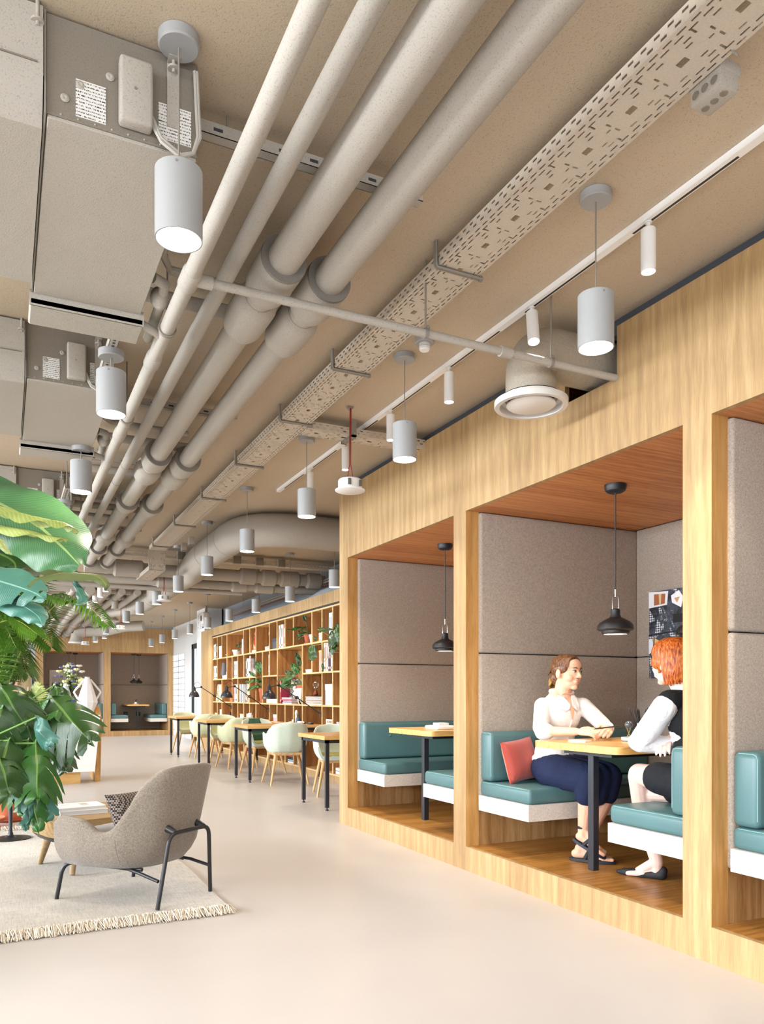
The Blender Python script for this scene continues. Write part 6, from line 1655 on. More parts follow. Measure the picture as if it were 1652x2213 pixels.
fr_ = [((60, 1380, 7.6), (150, 1292, 7.2), (236, 1352, 6.9)), ((40, 1330, 7.8), (100, 1232, 7.6), (165, 1236, 7.5)), ((30, 1350, 7.4), (90, 1290, 7.2), (150, 1300, 7.0)),
       ((10, 1330, 7.6), (40, 1200, 7.5), (105, 1180, 7.4)), ((20, 1400, 7.8), (70, 1350, 7.6), (112, 1400, 7.4)), ((-10, 1350, 7.2), (10, 1270, 7.0), (60, 1300, 6.8)),
       ((0, 1430, 8.0), (30, 1395, 7.9), (62, 1460, 7.8)), ((-40, 1300, 7.6), (-20, 1180, 7.5), (40, 1140, 7.4)), ((10, 1440, 8.2), (20, 1436, 8.1), (54, 1452, 8.0)),
       ((-20, 1400, 7.4), (-5, 1330, 7.2), (35, 1400, 7.0)), ((-30, 1380, 7.8), (0, 1240, 7.6), (30, 1330, 7.2)), ((20, 1310, 8.0), (60, 1270, 8.0), (110, 1330, 7.9)),
       ((0, 1380, 8.2), (60, 1310, 8.2), (125, 1290, 8.2)), ((-20, 1370, 7.0), (30, 1340, 6.9), (80, 1370, 6.8)), ((-10, 1400, 7.9), (25, 1360, 7.8), (50, 1420, 7.8)), ((-30, 1330, 8.2), (30, 1220, 8.2), (80, 1260, 8.1))]
for i, (a, b, c) in enumerate(fr_):
    A_, B_, C_ = atD(*a), atD(*b), atD(*c)
    frond([pc, (pc+A_)*.5+Vector((0, 0, .05)), A_, B_, C_], .36, 60, i, pm_)
# floor pot plant behind the coffee table and small plants on reception side
pp = thing('philodendron', 'bushy light green split-leaf plant between the monstera and the reception counter', 'plant', (.05, 7.9, 0))
pot(pp, .16, .26, M['terracotta'])
for i, (b, tt) in enumerate((((70, 1512), (84, 1482)), ((82, 1520), (112, 1508)), ((88, 1528), (118, 1530)), ((76, 1520), (62, 1500)), ((60, 1540), (30, 1530)), ((84, 1560), (118, 1556)),
                             ((50, 1556), (20, 1566)), ((70, 1552), (96, 1572)), ((40, 1530), (52, 1500)))):
    B, T_ = atD(b[0], b[1], 7.2), atD(tt[0], tt[1], 7.1)
    mb, uvs = monstera_leaf(B, T_, (-.1, -1, .5), .17, .2, .3, 8, .12, 40+i, .1)
    uv_obj('leaf', mb, uvs, LM['mid' if i % 2 else 'yellowish'], pp)
    s0 = Vector((.05, 7.9, .26)); obj('stem', MB().tube(spline([s0, (s0+B)*.5+Vector((.02, 0, .05)), B], 8), .006, 6), plain('#7d9a48', .5), pp, True)

# small plants on the bookcase
def shelf_plant(lab, x, y, z, r, h, leaves, potm=None, cat='plant', mat='dark', name='potted_plant', W_=.1, solid=.9):
    t = thing(name, lab, cat, (x, y, z)); pot(t, r, h, potm or M['terracotta'])
    for i, (dx, dy, dz, L, w) in enumerate(leaves):
        s0 = Vector((x, y, z+h)); B = s0+Vector((dx, dy, dz)); d = Vector((dx, dy, dz*.4)); d.z -= .25*L if dz < .15 else -.05
        d = d.normalized() if d.length > 0 else Vector((0, 0, 1)); T_ = B+d*L
        mb, uvs = monstera_leaf(B, T_, (-.6, -.2, .8), w, .15, .25, 3, solid, i, 0)
        uv_obj('leaf', mb, uvs, LM[mat if i % 3 else 'mid'], t)
        obj('stem', MB().tube(spline([s0, (s0+B)*.5+Vector((0, 0, .02)), B], 6), .004, 6), plain('#5f7f3c', .6), t, True)
    return t
X1 = BXF+.13
shelf_plant('small dark leaved plant in terracotta pot on the top shelf, far part', X1, YX(632), RZ[5], .062, .11, [(-.05, .06, .08, .10, .05), (-.03, .12, .02, .13, .05), (-.05, -.03, .1, .08, .05), (0, .03, .12, .07, .05), (-.06, .09, .06, .1, .04)], mat='olive')
t = thing('flower_pot', 'empty cream pot beside the small dark plant on the top shelf', 'pot', (X1-.02, YX(583), RZ[5])); pot(t, .095, .115, plain('#dcd8ca', .6), 0, False)
shelf_plant('leafy plant with a big pale-edged leaf in terracotta pot, top shelf near the booth', X1-.02, YX(1208), RZ[5], .072, .13,
            [(-.10, .02, .12, .22, .09), (-.12, -.16, .10, .20, .07), (-.03, .06, .22, .20, .07), (-.08, .10, .03, .10, .05), (-.06, .14, -.02, .12, .05), (-.05, .12, .08, .10, .05), (-.08, -.05, .04, .12, .06), (-.04, .17, .02, .12, .04)])
t = thing('flower_pot', 'white pot with a reddish plant next to the terracotta pot, top shelf', 'pot', (X1-.03, YX(1262), RZ[5])); pot(t, .078, .125, plain('#e6e3df', .6), 0, False)
obj('plant', MB().ell((0, 0, .14), .04, .04, .03, 10, 6).tube([(0, 0, .12), (-.02, .02, .2)], .01, 6).tube([(0, 0, .12), (-.01, -.03, .18)], .01, 6), plain('#5e2b22', .7), t)
shelf_plant('tall green plant in a tapered terracotta pot on the middle shelf', BXF+.08, YX(828), RZ[3], .085, .235,
            [(-.05, .06, .28, .22, .10), (-.12, .16, .14, .20, .08), (-.05, -.02, .30, .16, .09), (-.10, .10, .05, .14, .10), (-.12, .20, .02, .14, .09), (-.06, .02, .14, .12, .09), (-.04, -.04, .12, .14, .08), (-.1, .18, .22, .18, .06), (-.06, .0, .05, .1, .09)], mat='mid')
shelf_plant('wide leafy plant in a large terracotta pot inside the tall open compartment', BXF+.12, YX(1163), RZ[3], .125, .27,
            [(-.12, .10, .14, .26, .12), (-.10, .30, .10, .26, .12), (-.06, .02, .30, .20, .09), (-.16, .18, .06, .22, .12), (-.08, .24, .16, .24, .11), (-.14, .02, .02, .16, .10), (-.05, .12, .20, .22, .12), (-.12, .34, .02, .2, .1)], mat='dark')
# trailing plant by the booth: long thin stems with spear leaves
t = thing('climbing_plant', 'plant with dangling arrow-shaped leaves in front of the upper shelves', 'plant', (BXF+.10, YX(1600), RZ[4])); pot(t, .08, .14, M['terracotta'], 0, True)
for i, (a, b, w) in enumerate((((1300, 640), (1283, 770), .19), ((1330, 600), (1318, 560), .06), ((1462, 640), (1500, 690), .14), ((1350, 495), (1475, 492), .06), ((1470, 520), (1478, 660), .17), ((1505, 470), (1545, 560), .18), ((1520, 520), (1552, 585), .16), ((1395, 800), (1392, 870), .05))):
    xx = 3.78
    B = onX(U(a[0]), 1240+a[1]/4.13, xx); T_ = onX(U(b[0]), 1240+b[1]/4.13, xx-.03)
    mb, uvs = monstera_leaf(B, T_, (-1, -.3, .3), w, .05, .2, 3, .95, 70+i, 0); uv_obj('leaf', mb, uvs, LM['dark'], t)
    s0 = Vector((BXF+.10, YX(1600), RZ[4]+.15))
    obj('stem', MB().tube(spline([s0, s0.lerp(B, .4)+Vector((-.08, 0, .10)), B], 12), .0035, 5), plain('#8c8a4a', .6), t, True)
# ------------------------------------------------------------------ people
def skin_mat(name, a, b):
    g = G(name); n = g.noise(g.coord(), 12, 3)
    return g.done(g.mix(n, C(a), C(b)), .5, 0, **{'Subsurface Weight': .12, 'Subsurface Scale': .02, 'Subsurface Radius': (1, .35, .2), 'Specular IOR Level': .35})
def hair_mat(name, a, b, c):
    g = G(name); n = g.noise(g.coord((1, 1, .25)), 130, 3, .6)
    return g.done(g.ramp(n, [(.35, C(a)), (.52, C(b)), (.66, C(c))]), .42, 0, **{'Specular IOR Level': .5})
def cloth_mat(name, a, b, sc=9):
    g = G(name); n = g.noise(g.coord(), sc, 4, .6, .8); g.bump(n, .5, .02)
    return g.done(g.mix(n, C(a), C(b)), .85, 0, **{'Specular IOR Level': .2})
def fuse(name, mb, mat, parent, voxel=.006, it=3, world=True):
    # one continuous closed surface out of the overlapping limb volumes
    me = bpy.data.meshes.new(name+'_raw'); inv = _mx(parent).inverted()
    me.from_pydata([tuple(inv @ v) for v in mb.v], [], [tuple(f) for f in mb.f])
    bm = bmesh.new(); bm.from_mesh(me); bmesh.ops.remove_doubles(bm, verts=bm.verts[:], dist=1e-5); bmesh.ops.recalc_face_normals(bm, faces=bm.faces[:]); bm.to_mesh(me); bm.free()
    o = bpy.data.objects.new(name+'_raw', me); COL.objects.link(o)
    r = o.modifiers.new('r', 'REMESH'); r.mode = 'VOXEL'; r.voxel_size = voxel; r.use_smooth_shade = True
    s = o.modifiers.new('s', 'SMOOTH'); s.iterations = it; s.factor = .5
    dg = bpy.context.evaluated_depsgraph_get()
    m2 = bpy.data.meshes.new_from_object(o.evaluated_get(dg)); bpy.data.objects.remove(o); m2.name = name
    m2.materials.clear(); m2.materials.append(mat); m2.polygons.foreach_set('use_smooth', [True]*len(m2.polygons))
    r = bpy.data.objects.new(name, m2); COL.objects.link(r); r.parent = parent; MATX[r.name] = _mx(parent); return r
def frame(fwd, up=(0, 0, 1)):
    y = Vector(fwd).normalized(); u = Vector(up); u = (u-y*u.dot(y)).normalized(); x = y.cross(u)
    return Matrix((x, y, u)).transposed()
def headvol(mb, c, Rm):
    c = Vector(c)
    def e(p, r): mb.ell(c+Rm @ Vector(p), r[0], r[1], r[2], 22, 14, Rm)
    e((0, -.014, .030), (.073, .090, .084)); e((0, .022, -.012), (.060, .066, .080)); e((0, .030, -.062), (.047, .050, .040))
    e((0, .062, -.088), (.022, .022, .017)); e((0, .050, .050), (.055, .042, .045))
    for s in (-1, 1):
        e((s*.034, .048, -.030), (.028, .030, .030)); e((s*.076, -.008, -.010), (.009, .019, .031)); e((s*.012, .096, -.024), (.008, .009, .007))
    mb.cap(c+Rm @ Vector((0, .084, .014)), c+Rm @ Vector((0, .104, -.020)), .0075, .0105, 12)
    e((0, .082, -.052), (.026, .014, .016))
def face_parts(t, c, Rm, iris='#3b2a1e', brow='#5c4028', lip='#b5625a', smile=1.0):
    c = Vector(c); q = lambda p: c+Rm @ Vector(p)
    for s in (-1, 1):
        ey = obj('eye', MB().ell(q((s*.030, .0795, .008)), .0135, .0085, .0075, 16, 10, Rm), plain('#ddd8d2', .3), t, True)
        obj('iris', MB().ell(q((s*.030, .0870, .008)), .0058, .0025, .0060, 12, 8, Rm), plain(iris, .2), ey, True)
        obj('eyelid', MB().tube([q((s*.017, .086, .011)), q((s*.025, .090, .0165)), q((s*.035, .088, .0165)), q((s*.044, .079, .010))], .0019, 6), plain('#4a3328', .6), ey, True)
        obj('eyebrow', MB().tube([q((s*.014, .0905, .029)), q((s*.028, .092, .034)), q((s*.046, .079, .029))], [.0022, .0028, .0012], 6), plain(brow, .8), t, True)
    u = [(-.025*1.05, .079, -.046+.003*smile), (-.012, .092, -.0485), (0, .095, -.050), (.012, .092, -.0485), (.025*1.05, .079, -.046+.003*smile)]
    d = [(-.023, .080, -.049+.002*smile), (-.010, .091, -.0575), (0, .093, -.0595), (.010, .091, -.0575), (.023, .080, -.049+.002*smile)]
    obj('upper_lip', MB().tube([q(p) for p in u], [.0014, .0032, .0034, .0032, .0014], 8), plain(lip, .4), t, True)
    obj('lower_lip', MB().tube([q(p) for p in d], [.0014, .0038, .0044, .0038, .0014], 8), plain(lip, .4), t, True)
    obj('teeth', MB().ell(q((0, .088, -.0540)), .014, .005, .003, 12, 6, Rm), plain('#eee9e2', .3), t, True)
def handvol(mb, w, fwd, palmn, side, curl=.6, sc=1.0, spread=.10):
    # w wrist, fwd direction of the fingers, palmn = direction the palm faces, side = +1 thumb towards fwd x palmn
    w = Vector(w); f = Vector(fwd).normalized(); n = Vector(palmn); n = (n-f*n.dot(f)).normalized(); x = f.cross(n)*side
    mb.cap(w-f*.01, w+f*.035*sc, .021*sc, .026*sc, 12, .62, n)
    for k, xx in enumerate((.024, .008, -.008, -.023)):
        mb.cap(w+f*.02*sc+x*xx*.7*sc, w+f*.078*sc+x*xx*sc, .012*sc, .0105*sc, 10)
    for k, (xx, L, cu) in enumerate(((.027, .068, curl), (.009, .076, curl*1.05), (-.009, .071, curl*1.1), (-.026, .056, curl*1.2))):
        p = w+f*.082*sc+x*xx*sc; d = (f+x*spread*(xx/.027)).normalized(); a = 0
        for seg, (fr_, r0, r1) in enumerate(((.45, .0092, .0085), (.31, .0085, .0078), (.24, .0078, .0066))):
            a += cu*(.75 if seg == 0 else 1.0)
            dd = d*math.cos(a)+n*math.sin(a); e = p+dd*L*fr_*sc
            mb.cap(p, e, r0*sc, r1*sc, 10); p = e
    b = w+f*.022*sc+x*.022*sc
    m1 = b+(f*.55+x*.65+n*.35).normalized()*.040*sc; m2 = m1+(f*.85+x*.10+n*.5).normalized()*.030*sc; m3 = m2+(f*.9-x*.25+n*.4).normalized()*.022*sc
    mb.cap(b, m1, .0135*sc, .0105*sc, 10); mb.cap(m1, m2, .0105*sc, .009*sc, 10); mb.cap(m2, m3, .009*sc, .0075*sc, 10)
def footvol(mb, heel, toe, ankle, sc=1.0, toes=True):
    heel, toe, ankle = Vector(heel), Vector(toe), Vector(ankle); f = (toe-heel).normalized(); x = f.cross(Vector((0, 0, 1))).normalized(); up = x.cross(f)
    L = (toe-heel).length
    mb.cap(ankle, heel+f*L*.16+up*.030, .031*sc, .028*sc, 12)
    mb.cap(ankle+f*.01, heel+f*L*.55+up*.030, .030*sc, .024*sc, 12)
    mb.cap(heel+f*L*.10+up*.024, heel+f*L*.72+up*.018, .027*sc, .020*sc, 14)
    for s in (-1, 0, 1): mb.cap(heel+f*L*.45+up*.02+x*s*.015, heel+f*L*.78+up*.014+x*s*.026, .018*sc, .013*sc, 10)
    if toes:
        for k in range(5):
            xx = .032-.016*k; ln = (.20, .19, .175, .155, .13)[k]
            mb.cap(heel+f*L*.76+x*xx+up*.013, heel+f*(L*(.80+ln*.95))+x*xx*1.05+up*.011, .010 if k else .013, .0085 if k else .0115, 10)
def locks(mb, c, Rm, fn, n, r0=.006, seed=1):
    r_ = random.Random(seed)
    for k in range(n):
        pts = fn(k/n, r_); m = len(pts)
        mb.tube([Vector(c)+Rm @ Vector(p) for p in pts], [r0*(.55+.6*math.sin(math.pi*(i+.6)/(m+.2))) for i in range(m)], 6)

# ---- smiling woman with white shirt on the far bench of the middle booth
A = thing('person', 'smiling woman in white shirt and navy skirt, hair in a bun, holding a pen', 'person', (3.2, 4.02, .59))
SK = skin_mat('skin_light', '#dca88c', '#e8bda2')
hc = (3.218, 3.905, 1.293); HR = frame((.20, -.97, -.03), (.05, .06, 1))
b = MB(); headvol(b, hc, HR); hcV = Vector(hc)
b.cap(hcV+HR @ Vector((0, -.02, -.06)), (3.20, 3.935, 1.13), .050, .056, 16)
b.cap((3.19, 3.95, 1.12), (3.19, 3.97, .85), .085, .08, 16, .7); b.ell((3.2, 3.985, .74), .12, .10, .10)
b.cap((3.07, 3.965, 1.09), (2.995, 3.885, .93), .040, .036, 14); b.cap((2.995, 3.885, .93), (3.09, 3.665, .935), .036, .0235, 14)
handvol(b, (3.095, 3.655, .935), (.45, -.85, .02), (.45, .15, -.55), 1, .62)
b.cap((3.345, 3.89, 1.09), (3.405, 3.765, .945), .040, .036, 14); b.cap((3.405, 3.765, .945), (3.285, 3.60, .945), .036, .0235, 14)
handvol(b, (3.28, 3.595, .945), (-.62, -.62, .05), (-.45, .35, -.65), -1, .75)
# legs: bare calves and feet, ankles crossed under the table
b.cap((3.12, 4.0, .69), (3.13, 3.58, .665), .075, .052, 16); b.cap((3.28, 4.0, .69), (3.27, 3.56, .665), .075, .052, 16)
b.cap((3.13, 3.58, .655), (3.115, 3.60, .52), .052, .052, 14); b.cap((3.115, 3.60, .52), (3.12, 3.635, .345), .052, .034, 14)
b.cap((3.27, 3.56, .655), (3.235, 3.60, .50), .052, .052, 14); b.cap((3.235, 3.60, .50), (3.135, 3.655, .235), .052, .033, 14)
footvol(b, (3.085, 3.70, .178), (3.235, 3.505, .176), (3.12, 3.665, .235))
footvol(b, (3.075, 3.655, .30), (3.165, 3.50, .215), (3.115, 3.635, .345), .95)
fuse('body', b, SK, A, .0042, 2)
face_parts(A, hc, HR)
s = MB()
s.cap((3.09, 3.965, 1.085), (3.315, 3.91, 1.085), .056, .056, 18, .95); s.cap((3.14, 3.95, 1.115), (3.26, 3.925, 1.115), .050, .050, 18)
s.ell((3.2, 3.935, 1.03), .136, .094, .125); s.ell((3.195, 3.96, .92), .118, .088, .13); s.ell((3.19, 3.985, .78), .142, .118, .13); s.ell((3.195, 3.99, .745), .160, .138, .06)
s.cap((3.075, 3.968, 1.085), (3.0, 3.89, .95), .054, .049, 16, 1.0); s.cap((3.0, 3.89, .955), (3.005, 3.868, .935), .050, .046, 16)
s.cap((3.335, 3.89, 1.085), (3.40, 3.775, .965), .054, .048, 16); s.cap((3.40, 3.775, .965), (3.345, 3.685, .95), .048, .040, 16)
SH = cloth_mat('white_shirt', '#d6d2d0', '#efecea', 16)
sh = fuse('shirt', s, SH, A, .006, 3)
# collar, placket and buttons
def flat(pts, th=.004, nrm=(0, -1, 0)):
    n = Vector(nrm).normalized()*th; m = len(pts)
    return MB().add([Vector(p) for p in pts]+[Vector(p)+n for p in pts], [list(range(m)), list(range(m, 2*m))[::-1]]+[(i, (i+1) % m, m+(i+1) % m, m+i) for i in range(m)])
cn = (-.35, -1, .35)
from mathutils.bvhtree import BVHTree
def bvh(o):
    T_ = _mx(o).translation; return BVHTree.FromPolygons([v.co+T_ for v in o.data.vertices], [tuple(p.vertices) for p in o.data.polygons])
BV = bvh(sh)
def on(x, z, off=.004, d=(0, 1, 0), y0=3.4):
    h_ = BV.ray_cast(Vector((x, y0, z)), Vector(d)); q = h_[0] if h_[0] is not None else Vector((x, 3.87, z)); return q-Vector(d)*off
def patch_on(rows, off, n=8):
    # rows: list of (z, x0, x1) laid on the front of the shirt
    mb = MB()
    def f(i, j):
        q = i*(len(rows)-1); k_ = min(int(q), len(rows)-2); u_ = q-k_; z = rows[k_][0]*(1-u_)+rows[k_+1][0]*u_
        x0 = rows[k_][1]*(1-u_)+rows[k_+1][1]*u_; x1 = rows[k_][2]*(1-u_)+rows[k_+1][2]*u_
        return on(x0+(x1-x0)*j, z, off)
    return mb.grid(f, n*2, n)
def thick(o, th):
    m_ = o.modifiers.new('thick', 'SOLIDIFY'); m_.thickness = th; m_.offset = 0; return o
thick(obj('collar', patch_on([(1.158, 3.148, 3.166), (1.13, 3.128, 3.182), (1.09, 3.118, 3.200), (1.068, 3.128, 3.188), (1.056, 3.150, 3.166)], .009), SH, sh, True), .005)
thick(obj('collar', patch_on([(1.158, 3.240, 3.256), (1.13, 3.226, 3.268), (1.09, 3.212, 3.276), (1.068, 3.226, 3.270), (1.056, 3.246, 3.262)], .009), SH, sh, True), .005)
obj('collar_back', MB().tube([(3.140, 3.925, 1.17), (3.15, 3.975, 1.178), (3.20, 3.992, 1.182), (3.25, 3.965, 1.178), (3.262, 3.90, 1.168)], [.014, .018, .018, .018, .014], 8), SH, sh, True)
thick(obj('neckline', patch_on([(1.165, 3.158, 3.245), (1.10, 3.182, 3.230), (1.04, 3.196, 3.220), (1.0, 3.205, 3.209)], .004), SK, A, True), .003)
obj('placket', MB().tube([on(3.207-.012*q/8, 1.0-.30*q/8, .001) for q in range(9)], .0055, 6), SH, sh, True)
for k, z in enumerate((.97, .91, .85, .79)):
    obj('button', MB().ell(on(3.206-.003*k, z, .008), .005, .003, .005, 10, 6), plain('#cfcac6', .3), sh, True)
for p0, p1 in (((3.0, 3.868, .925), (3.012, 3.845, .928)), ((3.35, 3.69, .95), (3.337, 3.672, .95))):
    obj('cuff', MB().cap(p0, p1, .050 if p0[0] < 3.1 else .043, .050 if p0[0] < 3.1 else .043, 18), SH, sh, True)
k = MB(); k.ell((3.195, 4.0, .675), .158, .142, .09)
for x0, x1 in ((3.12, 3.13), (3.28, 3.27), (3.2, 3.2)):
    k.cap((x0, 3.98, .69), (x1, 3.60, .668), .104, .084, 18); k.cap((x1, 3.585, .665), (x1-.02, 3.59, .565), .080, .074, 16)
k.cap((3.10, 3.93, .66), (3.11, 3.64, .64), .09, .075, 16)
fuse('skirt', k, cloth_mat('navy_skirt', '#161c33', '#222b4a', 12), A, .007, 3)
h = MB()
def e2(p, r): h.ell(Vector(hc)+HR @ Vector(p), r[0], r[1], r[2], 20, 12, HR)
HA = hair_mat('brown_hair', '#3e2616', '#6b4527', '#96683a')
e2((0, -.030, .036), (.0785, .088, .086)); e2((0, .012, .068), (.064, .066, .052)); e2((0, -.07, -.03), (.055, .045, .05))
for s_ in (-1, 1): e2((s_*.058, .000, .030), (.023, .050, .040))
hr = fuse('hair', h, HA, A, .005, 3)
lk = MB()
def fa(u, r_):
    a = (u-.5)*math.pi*1.06; out = []
    for i in range(7):
        q = i/6; yy_ = .058-.175*q+.0; ph = a*(1-.35*q)
        rr = .089 if q > .1 else .080
        z0 = .036-.075*q*q; sc = math.sin(math.pi*(.28+.52*q))
        out.append((.082*math.sin(ph)*sc, yy_, z0+.088*math.cos(ph)*sc*(1-.2*q)))
    return out
locks(lk, hc, HR, fa, 46, .0042)
obj('hair_strands', lk, HA, hr, True, angle=80)
bn = MB(); rb = random.Random(3); bc_ = Vector((-.048, -.128, -.045))
for q in range(16):
    a0 = rb.uniform(0, 6.28); tl = rb.uniform(-.6, .6); pts = []
    for i in range(9):
        a = a0+i*.55; p = Vector((.041*math.cos(a), .036*math.sin(a)*math.cos(tl), .041*math.sin(a)*.8+.016*math.sin(tl*3))); pts.append(hcV+HR @ (bc_+p))
    bn.tube(pts, [.004, .007, .008, .008, .008, .008, .008, .006, .003], 6)
bn.ell(hcV+HR @ bc_, .030, .027, .032, 14, 10, HR)
for q in range(4): bn.tube([hcV+HR @ (bc_+Vector((.01*q-.02, .03, -.02))), hcV+HR @ (bc_+Vector((.012*q-.02, .01, -.055))), hcV+HR @ (bc_+Vector((.014*q-.03, .0, -.075)))], [.003, .002, .0008], 5)
obj('hair_bun', bn, hair_mat('blond_bun', '#7a5228', '#b5884a', '#d8b070'), hr, True, angle=80)
pen = thing('pen', 'thin black pen held between the hands of the smiling woman', 'pen', (3.16, 3.52, .962))
obj('shaft', MB().cyl((-.02, .03, -.006), (.10, -.055, .012), .0040, n=8), M['black'], pen)
obj('tip', MB().cyl((-.02, .03, -.006), (-.032, .038, -.008), .0040, .001, 8), M['navyblack'], pen)
def sandal(nm, heel, toe, ankle):
    heel, toe, ankle = Vector(heel), Vector(toe), Vector(ankle); f = (toe-heel).normalized(); x = f.cross(Vector((0, 0, 1))).normalized(); up = x.cross(f); L = (toe-heel).length
    pr = []
    for i in range(24):
        a = 2*math.pi*i/24; c = math.cos(a); q = .5+.56*math.sin(a); pr.append((c*(.030+.012*q), q))
    mb = MB().add([heel+f*L*q+x*w-up*.004 for w, q in pr]+[heel+f*L*q+x*w-up*.020 for w, q in pr], [list(range(24)), list(range(24, 48))[::-1]]+[(i, (i+1) % 24, 24+(i+1) % 24, 24+i) for i in range(24)])
    o = obj('sandal', mb, plain('#1e2733', .6), A, True)
    for q0, q1, hgt in ((.60, .66, .034), (.34, .44, .056)):
        pts = [heel+f*L*q0-x*.038, heel+f*L*q1-x*.024+up*hgt*.85, heel+f*L*q1+up*hgt, heel+f*L*q1+x*.024+up*hgt*.85, heel+f*L*q0+x*.038]
        obj('strap', MB().tube(pts, .0055, 6, True, 2.0), plain('#22252b', .6), o, True)
    obj('strap', MB().lathe([(.034, -.008), (.037, 0), (.034, .008)], ankle+Vector((0, 0, .02)), 20), plain('#22252b', .6), o, True)
sandal('s', (3.085, 3.70, .180), (3.235, 3.505, .180), (3.118, 3.66, .25)); sandal('s', (3.075, 3.655, .30), (3.165, 3.50, .215), (3.116, 3.635, .345))
obj('anklet', MB().lathe([(.036, -.002), (.038, 0), (.036, .002)], (3.119, 3.628, .40), 20), plain('#5a3c2a', .5), A, True)
obj('wrist_watch', MB().lathe([(.0265, -.009), (.0285, -.007), (.0285, .007), (.0265, .009)], (3.295, 3.615, .945), 20, (-.6, -.8, 0)), plain('#d9d6d4', .4), A, True)

# ---- red-haired person in white shirt and black vest, seen from behind-left
B = thing('person', 'red-haired person in white shirt, black vest and shorts, back to the camera, legs crossed', 'person', (3.15, 2.76, .59))
SK2 = skin_mat('skin_fair', '#e3bcae', '#eed0c4')
hc2 = (3.112, 2.955, 1.318); HR2 = frame((-.10, .97, -.10), (.0, .05, 1)); h2 = Vector(hc2)
b = MB(); headvol(b, hc2, HR2)
b.cap(h2+HR2 @ Vector((0, -.02, -.06)), (3.12, 2.86, 1.15), .048, .054, 16)
b.cap((3.13, 2.84, 1.12), (3.14, 2.79, .85), .085, .08, 16, .7); b.ell((3.15, 2.76, .74), .14, .12, .12)
b.cap((2.955, 2.85, 1.10), (2.945, 3.005, .915), .040, .036, 14); b.cap((2.945, 3.005, .915), (3.10, 2.905, .895), .036, .024, 14)
handvol(b, (3.105, 2.90, .895), (.9, -.35, 0), (0, -.2, -1), 1, .3)
b.cap((3.28, 2.83, 1.10), (3.32, 2.98, .93), .040, .036, 14); b.cap((3.32, 2.98, .93), (3.10, 2.945, .925), .036, .024, 14)
handvol(b, (3.095, 2.945, .93), (-.80, -.42, -.28), (-.2, -.1, -1), -1, .42)
b.cap((3.08, 2.76, .70), (3.045, 3.105, .735), .088, .057, 16); b.cap((3.045, 3.11, .725), (3.13, 3.17, .56), .056, .054, 14); b.cap((3.13, 3.17, .56), (3.26, 3.20, .37), .054, .034, 14)
footvol(b, (3.29, 3.17, .34), (3.36, 3.33, .26), (3.26, 3.20, .37), .95, False)
b.cap((3.22, 2.76, .69), (3.13, 3.135, .64), .088, .060, 16); b.cap((3.13, 3.14, .63), (3.155, 3.165, .48), .058, .056, 14); b.cap((3.155, 3.165, .48), (3.192, 3.125, .245), .056, .034, 14)
footvol(b, (3.215, 3.095, .160), (3.095, 3.305, .158), (3.192, 3.125, .245), 1, False)
fuse('body', b, SK2, B, .0045, 2)
face_parts(B, hc2, HR2, '#4a5a4a', '#b5713a')
s = MB()
s.cap((2.965, 2.85, 1.095), (2.945, 2.985, .93), .064, .058, 16); s.cap((2.945, 2.995, .915), (3.07, 2.925, .895), .056, .044, 16); s.ell((2.94, 3.0, .915), .06, .05, .05)
s.cap((3.27, 2.83, 1.095), (3.315, 2.965, .94), .064, .056, 16); s.cap((3.32, 2.98, .935), (3.16, 2.955, .925), .052, .042, 16)
s.cap((2.99, 2.85, 1.105), (3.26, 2.83, 1.105), .058, .058, 16); s.ell((3.13, 2.82, 1.0), .14, .10, .14); s.cap((3.12, 2.875, 1.14), (3.13, 2.845, 1.10), .062, .075, 16)
sh2 = fuse('shirt', s, cloth_mat('white_shirt_two', '#dcdde2', '#f1f1f3', 16), B, .006, 3)
obj('collar', MB().tube([(3.055, 2.90, 1.168), (3.058, 2.845, 1.182), (3.12, 2.808, 1.196), (3.18, 2.845, 1.182), (3.185, 2.90, 1.168)], [.014, .020, .022, .020, .014], 8), plain('#eeeef0', .8), sh2, True)
v = MB(); v.cap((2.992, 2.845, 1.12), (3.255, 2.83, 1.12), .064, .060, 16); v.ell((3.13, 2.815, 1.02), .148, .112, .14); v.ell((3.14, 2.80, .90), .135, .105, .14); v.ell((3.15, 2.78, .78), .155, .125, .12)
fuse('vest', v, cloth_mat('black_vest', '#131416', '#1d1f23', 12), B, .006, 3)
k = MB(); k.ell((3.15, 2.76, .70), .165, .14, .105); k.cap((3.08, 2.77, .705), (3.06, 2.985, .725), .100, .084, 18); k.cap((3.22, 2.77, .695), (3.17, 2.97, .665), .100, .084, 18)
fuse('shorts', k, cloth_mat('black_shorts', '#17181b', '#24262c', 12), B, .007, 3)
h = MB(); hcs = h2
HB = hair_mat('ginger_hair', '#7a3210', '#b8571c', '#dd8638')
def e3(p, r): h.ell(h2+HR2 @ Vector(p), r[0], r[1], r[2], 20, 12, HR2)
e3((0, -.022, .036), (.083, .098, .090)); e3((0, .035, .068), (.068, .062, .046)); e3((0, -.060, -.030), (.074, .056, .066))
for s_ in (-1, 1): e3((s_*.066, .010, .012), (.024, .058, .045)); e3((s_*.062, -.045, -.045), (.026, .04, .045))
hr2 = fuse('hair', h, HB, B, .005, 2)
lk = MB()
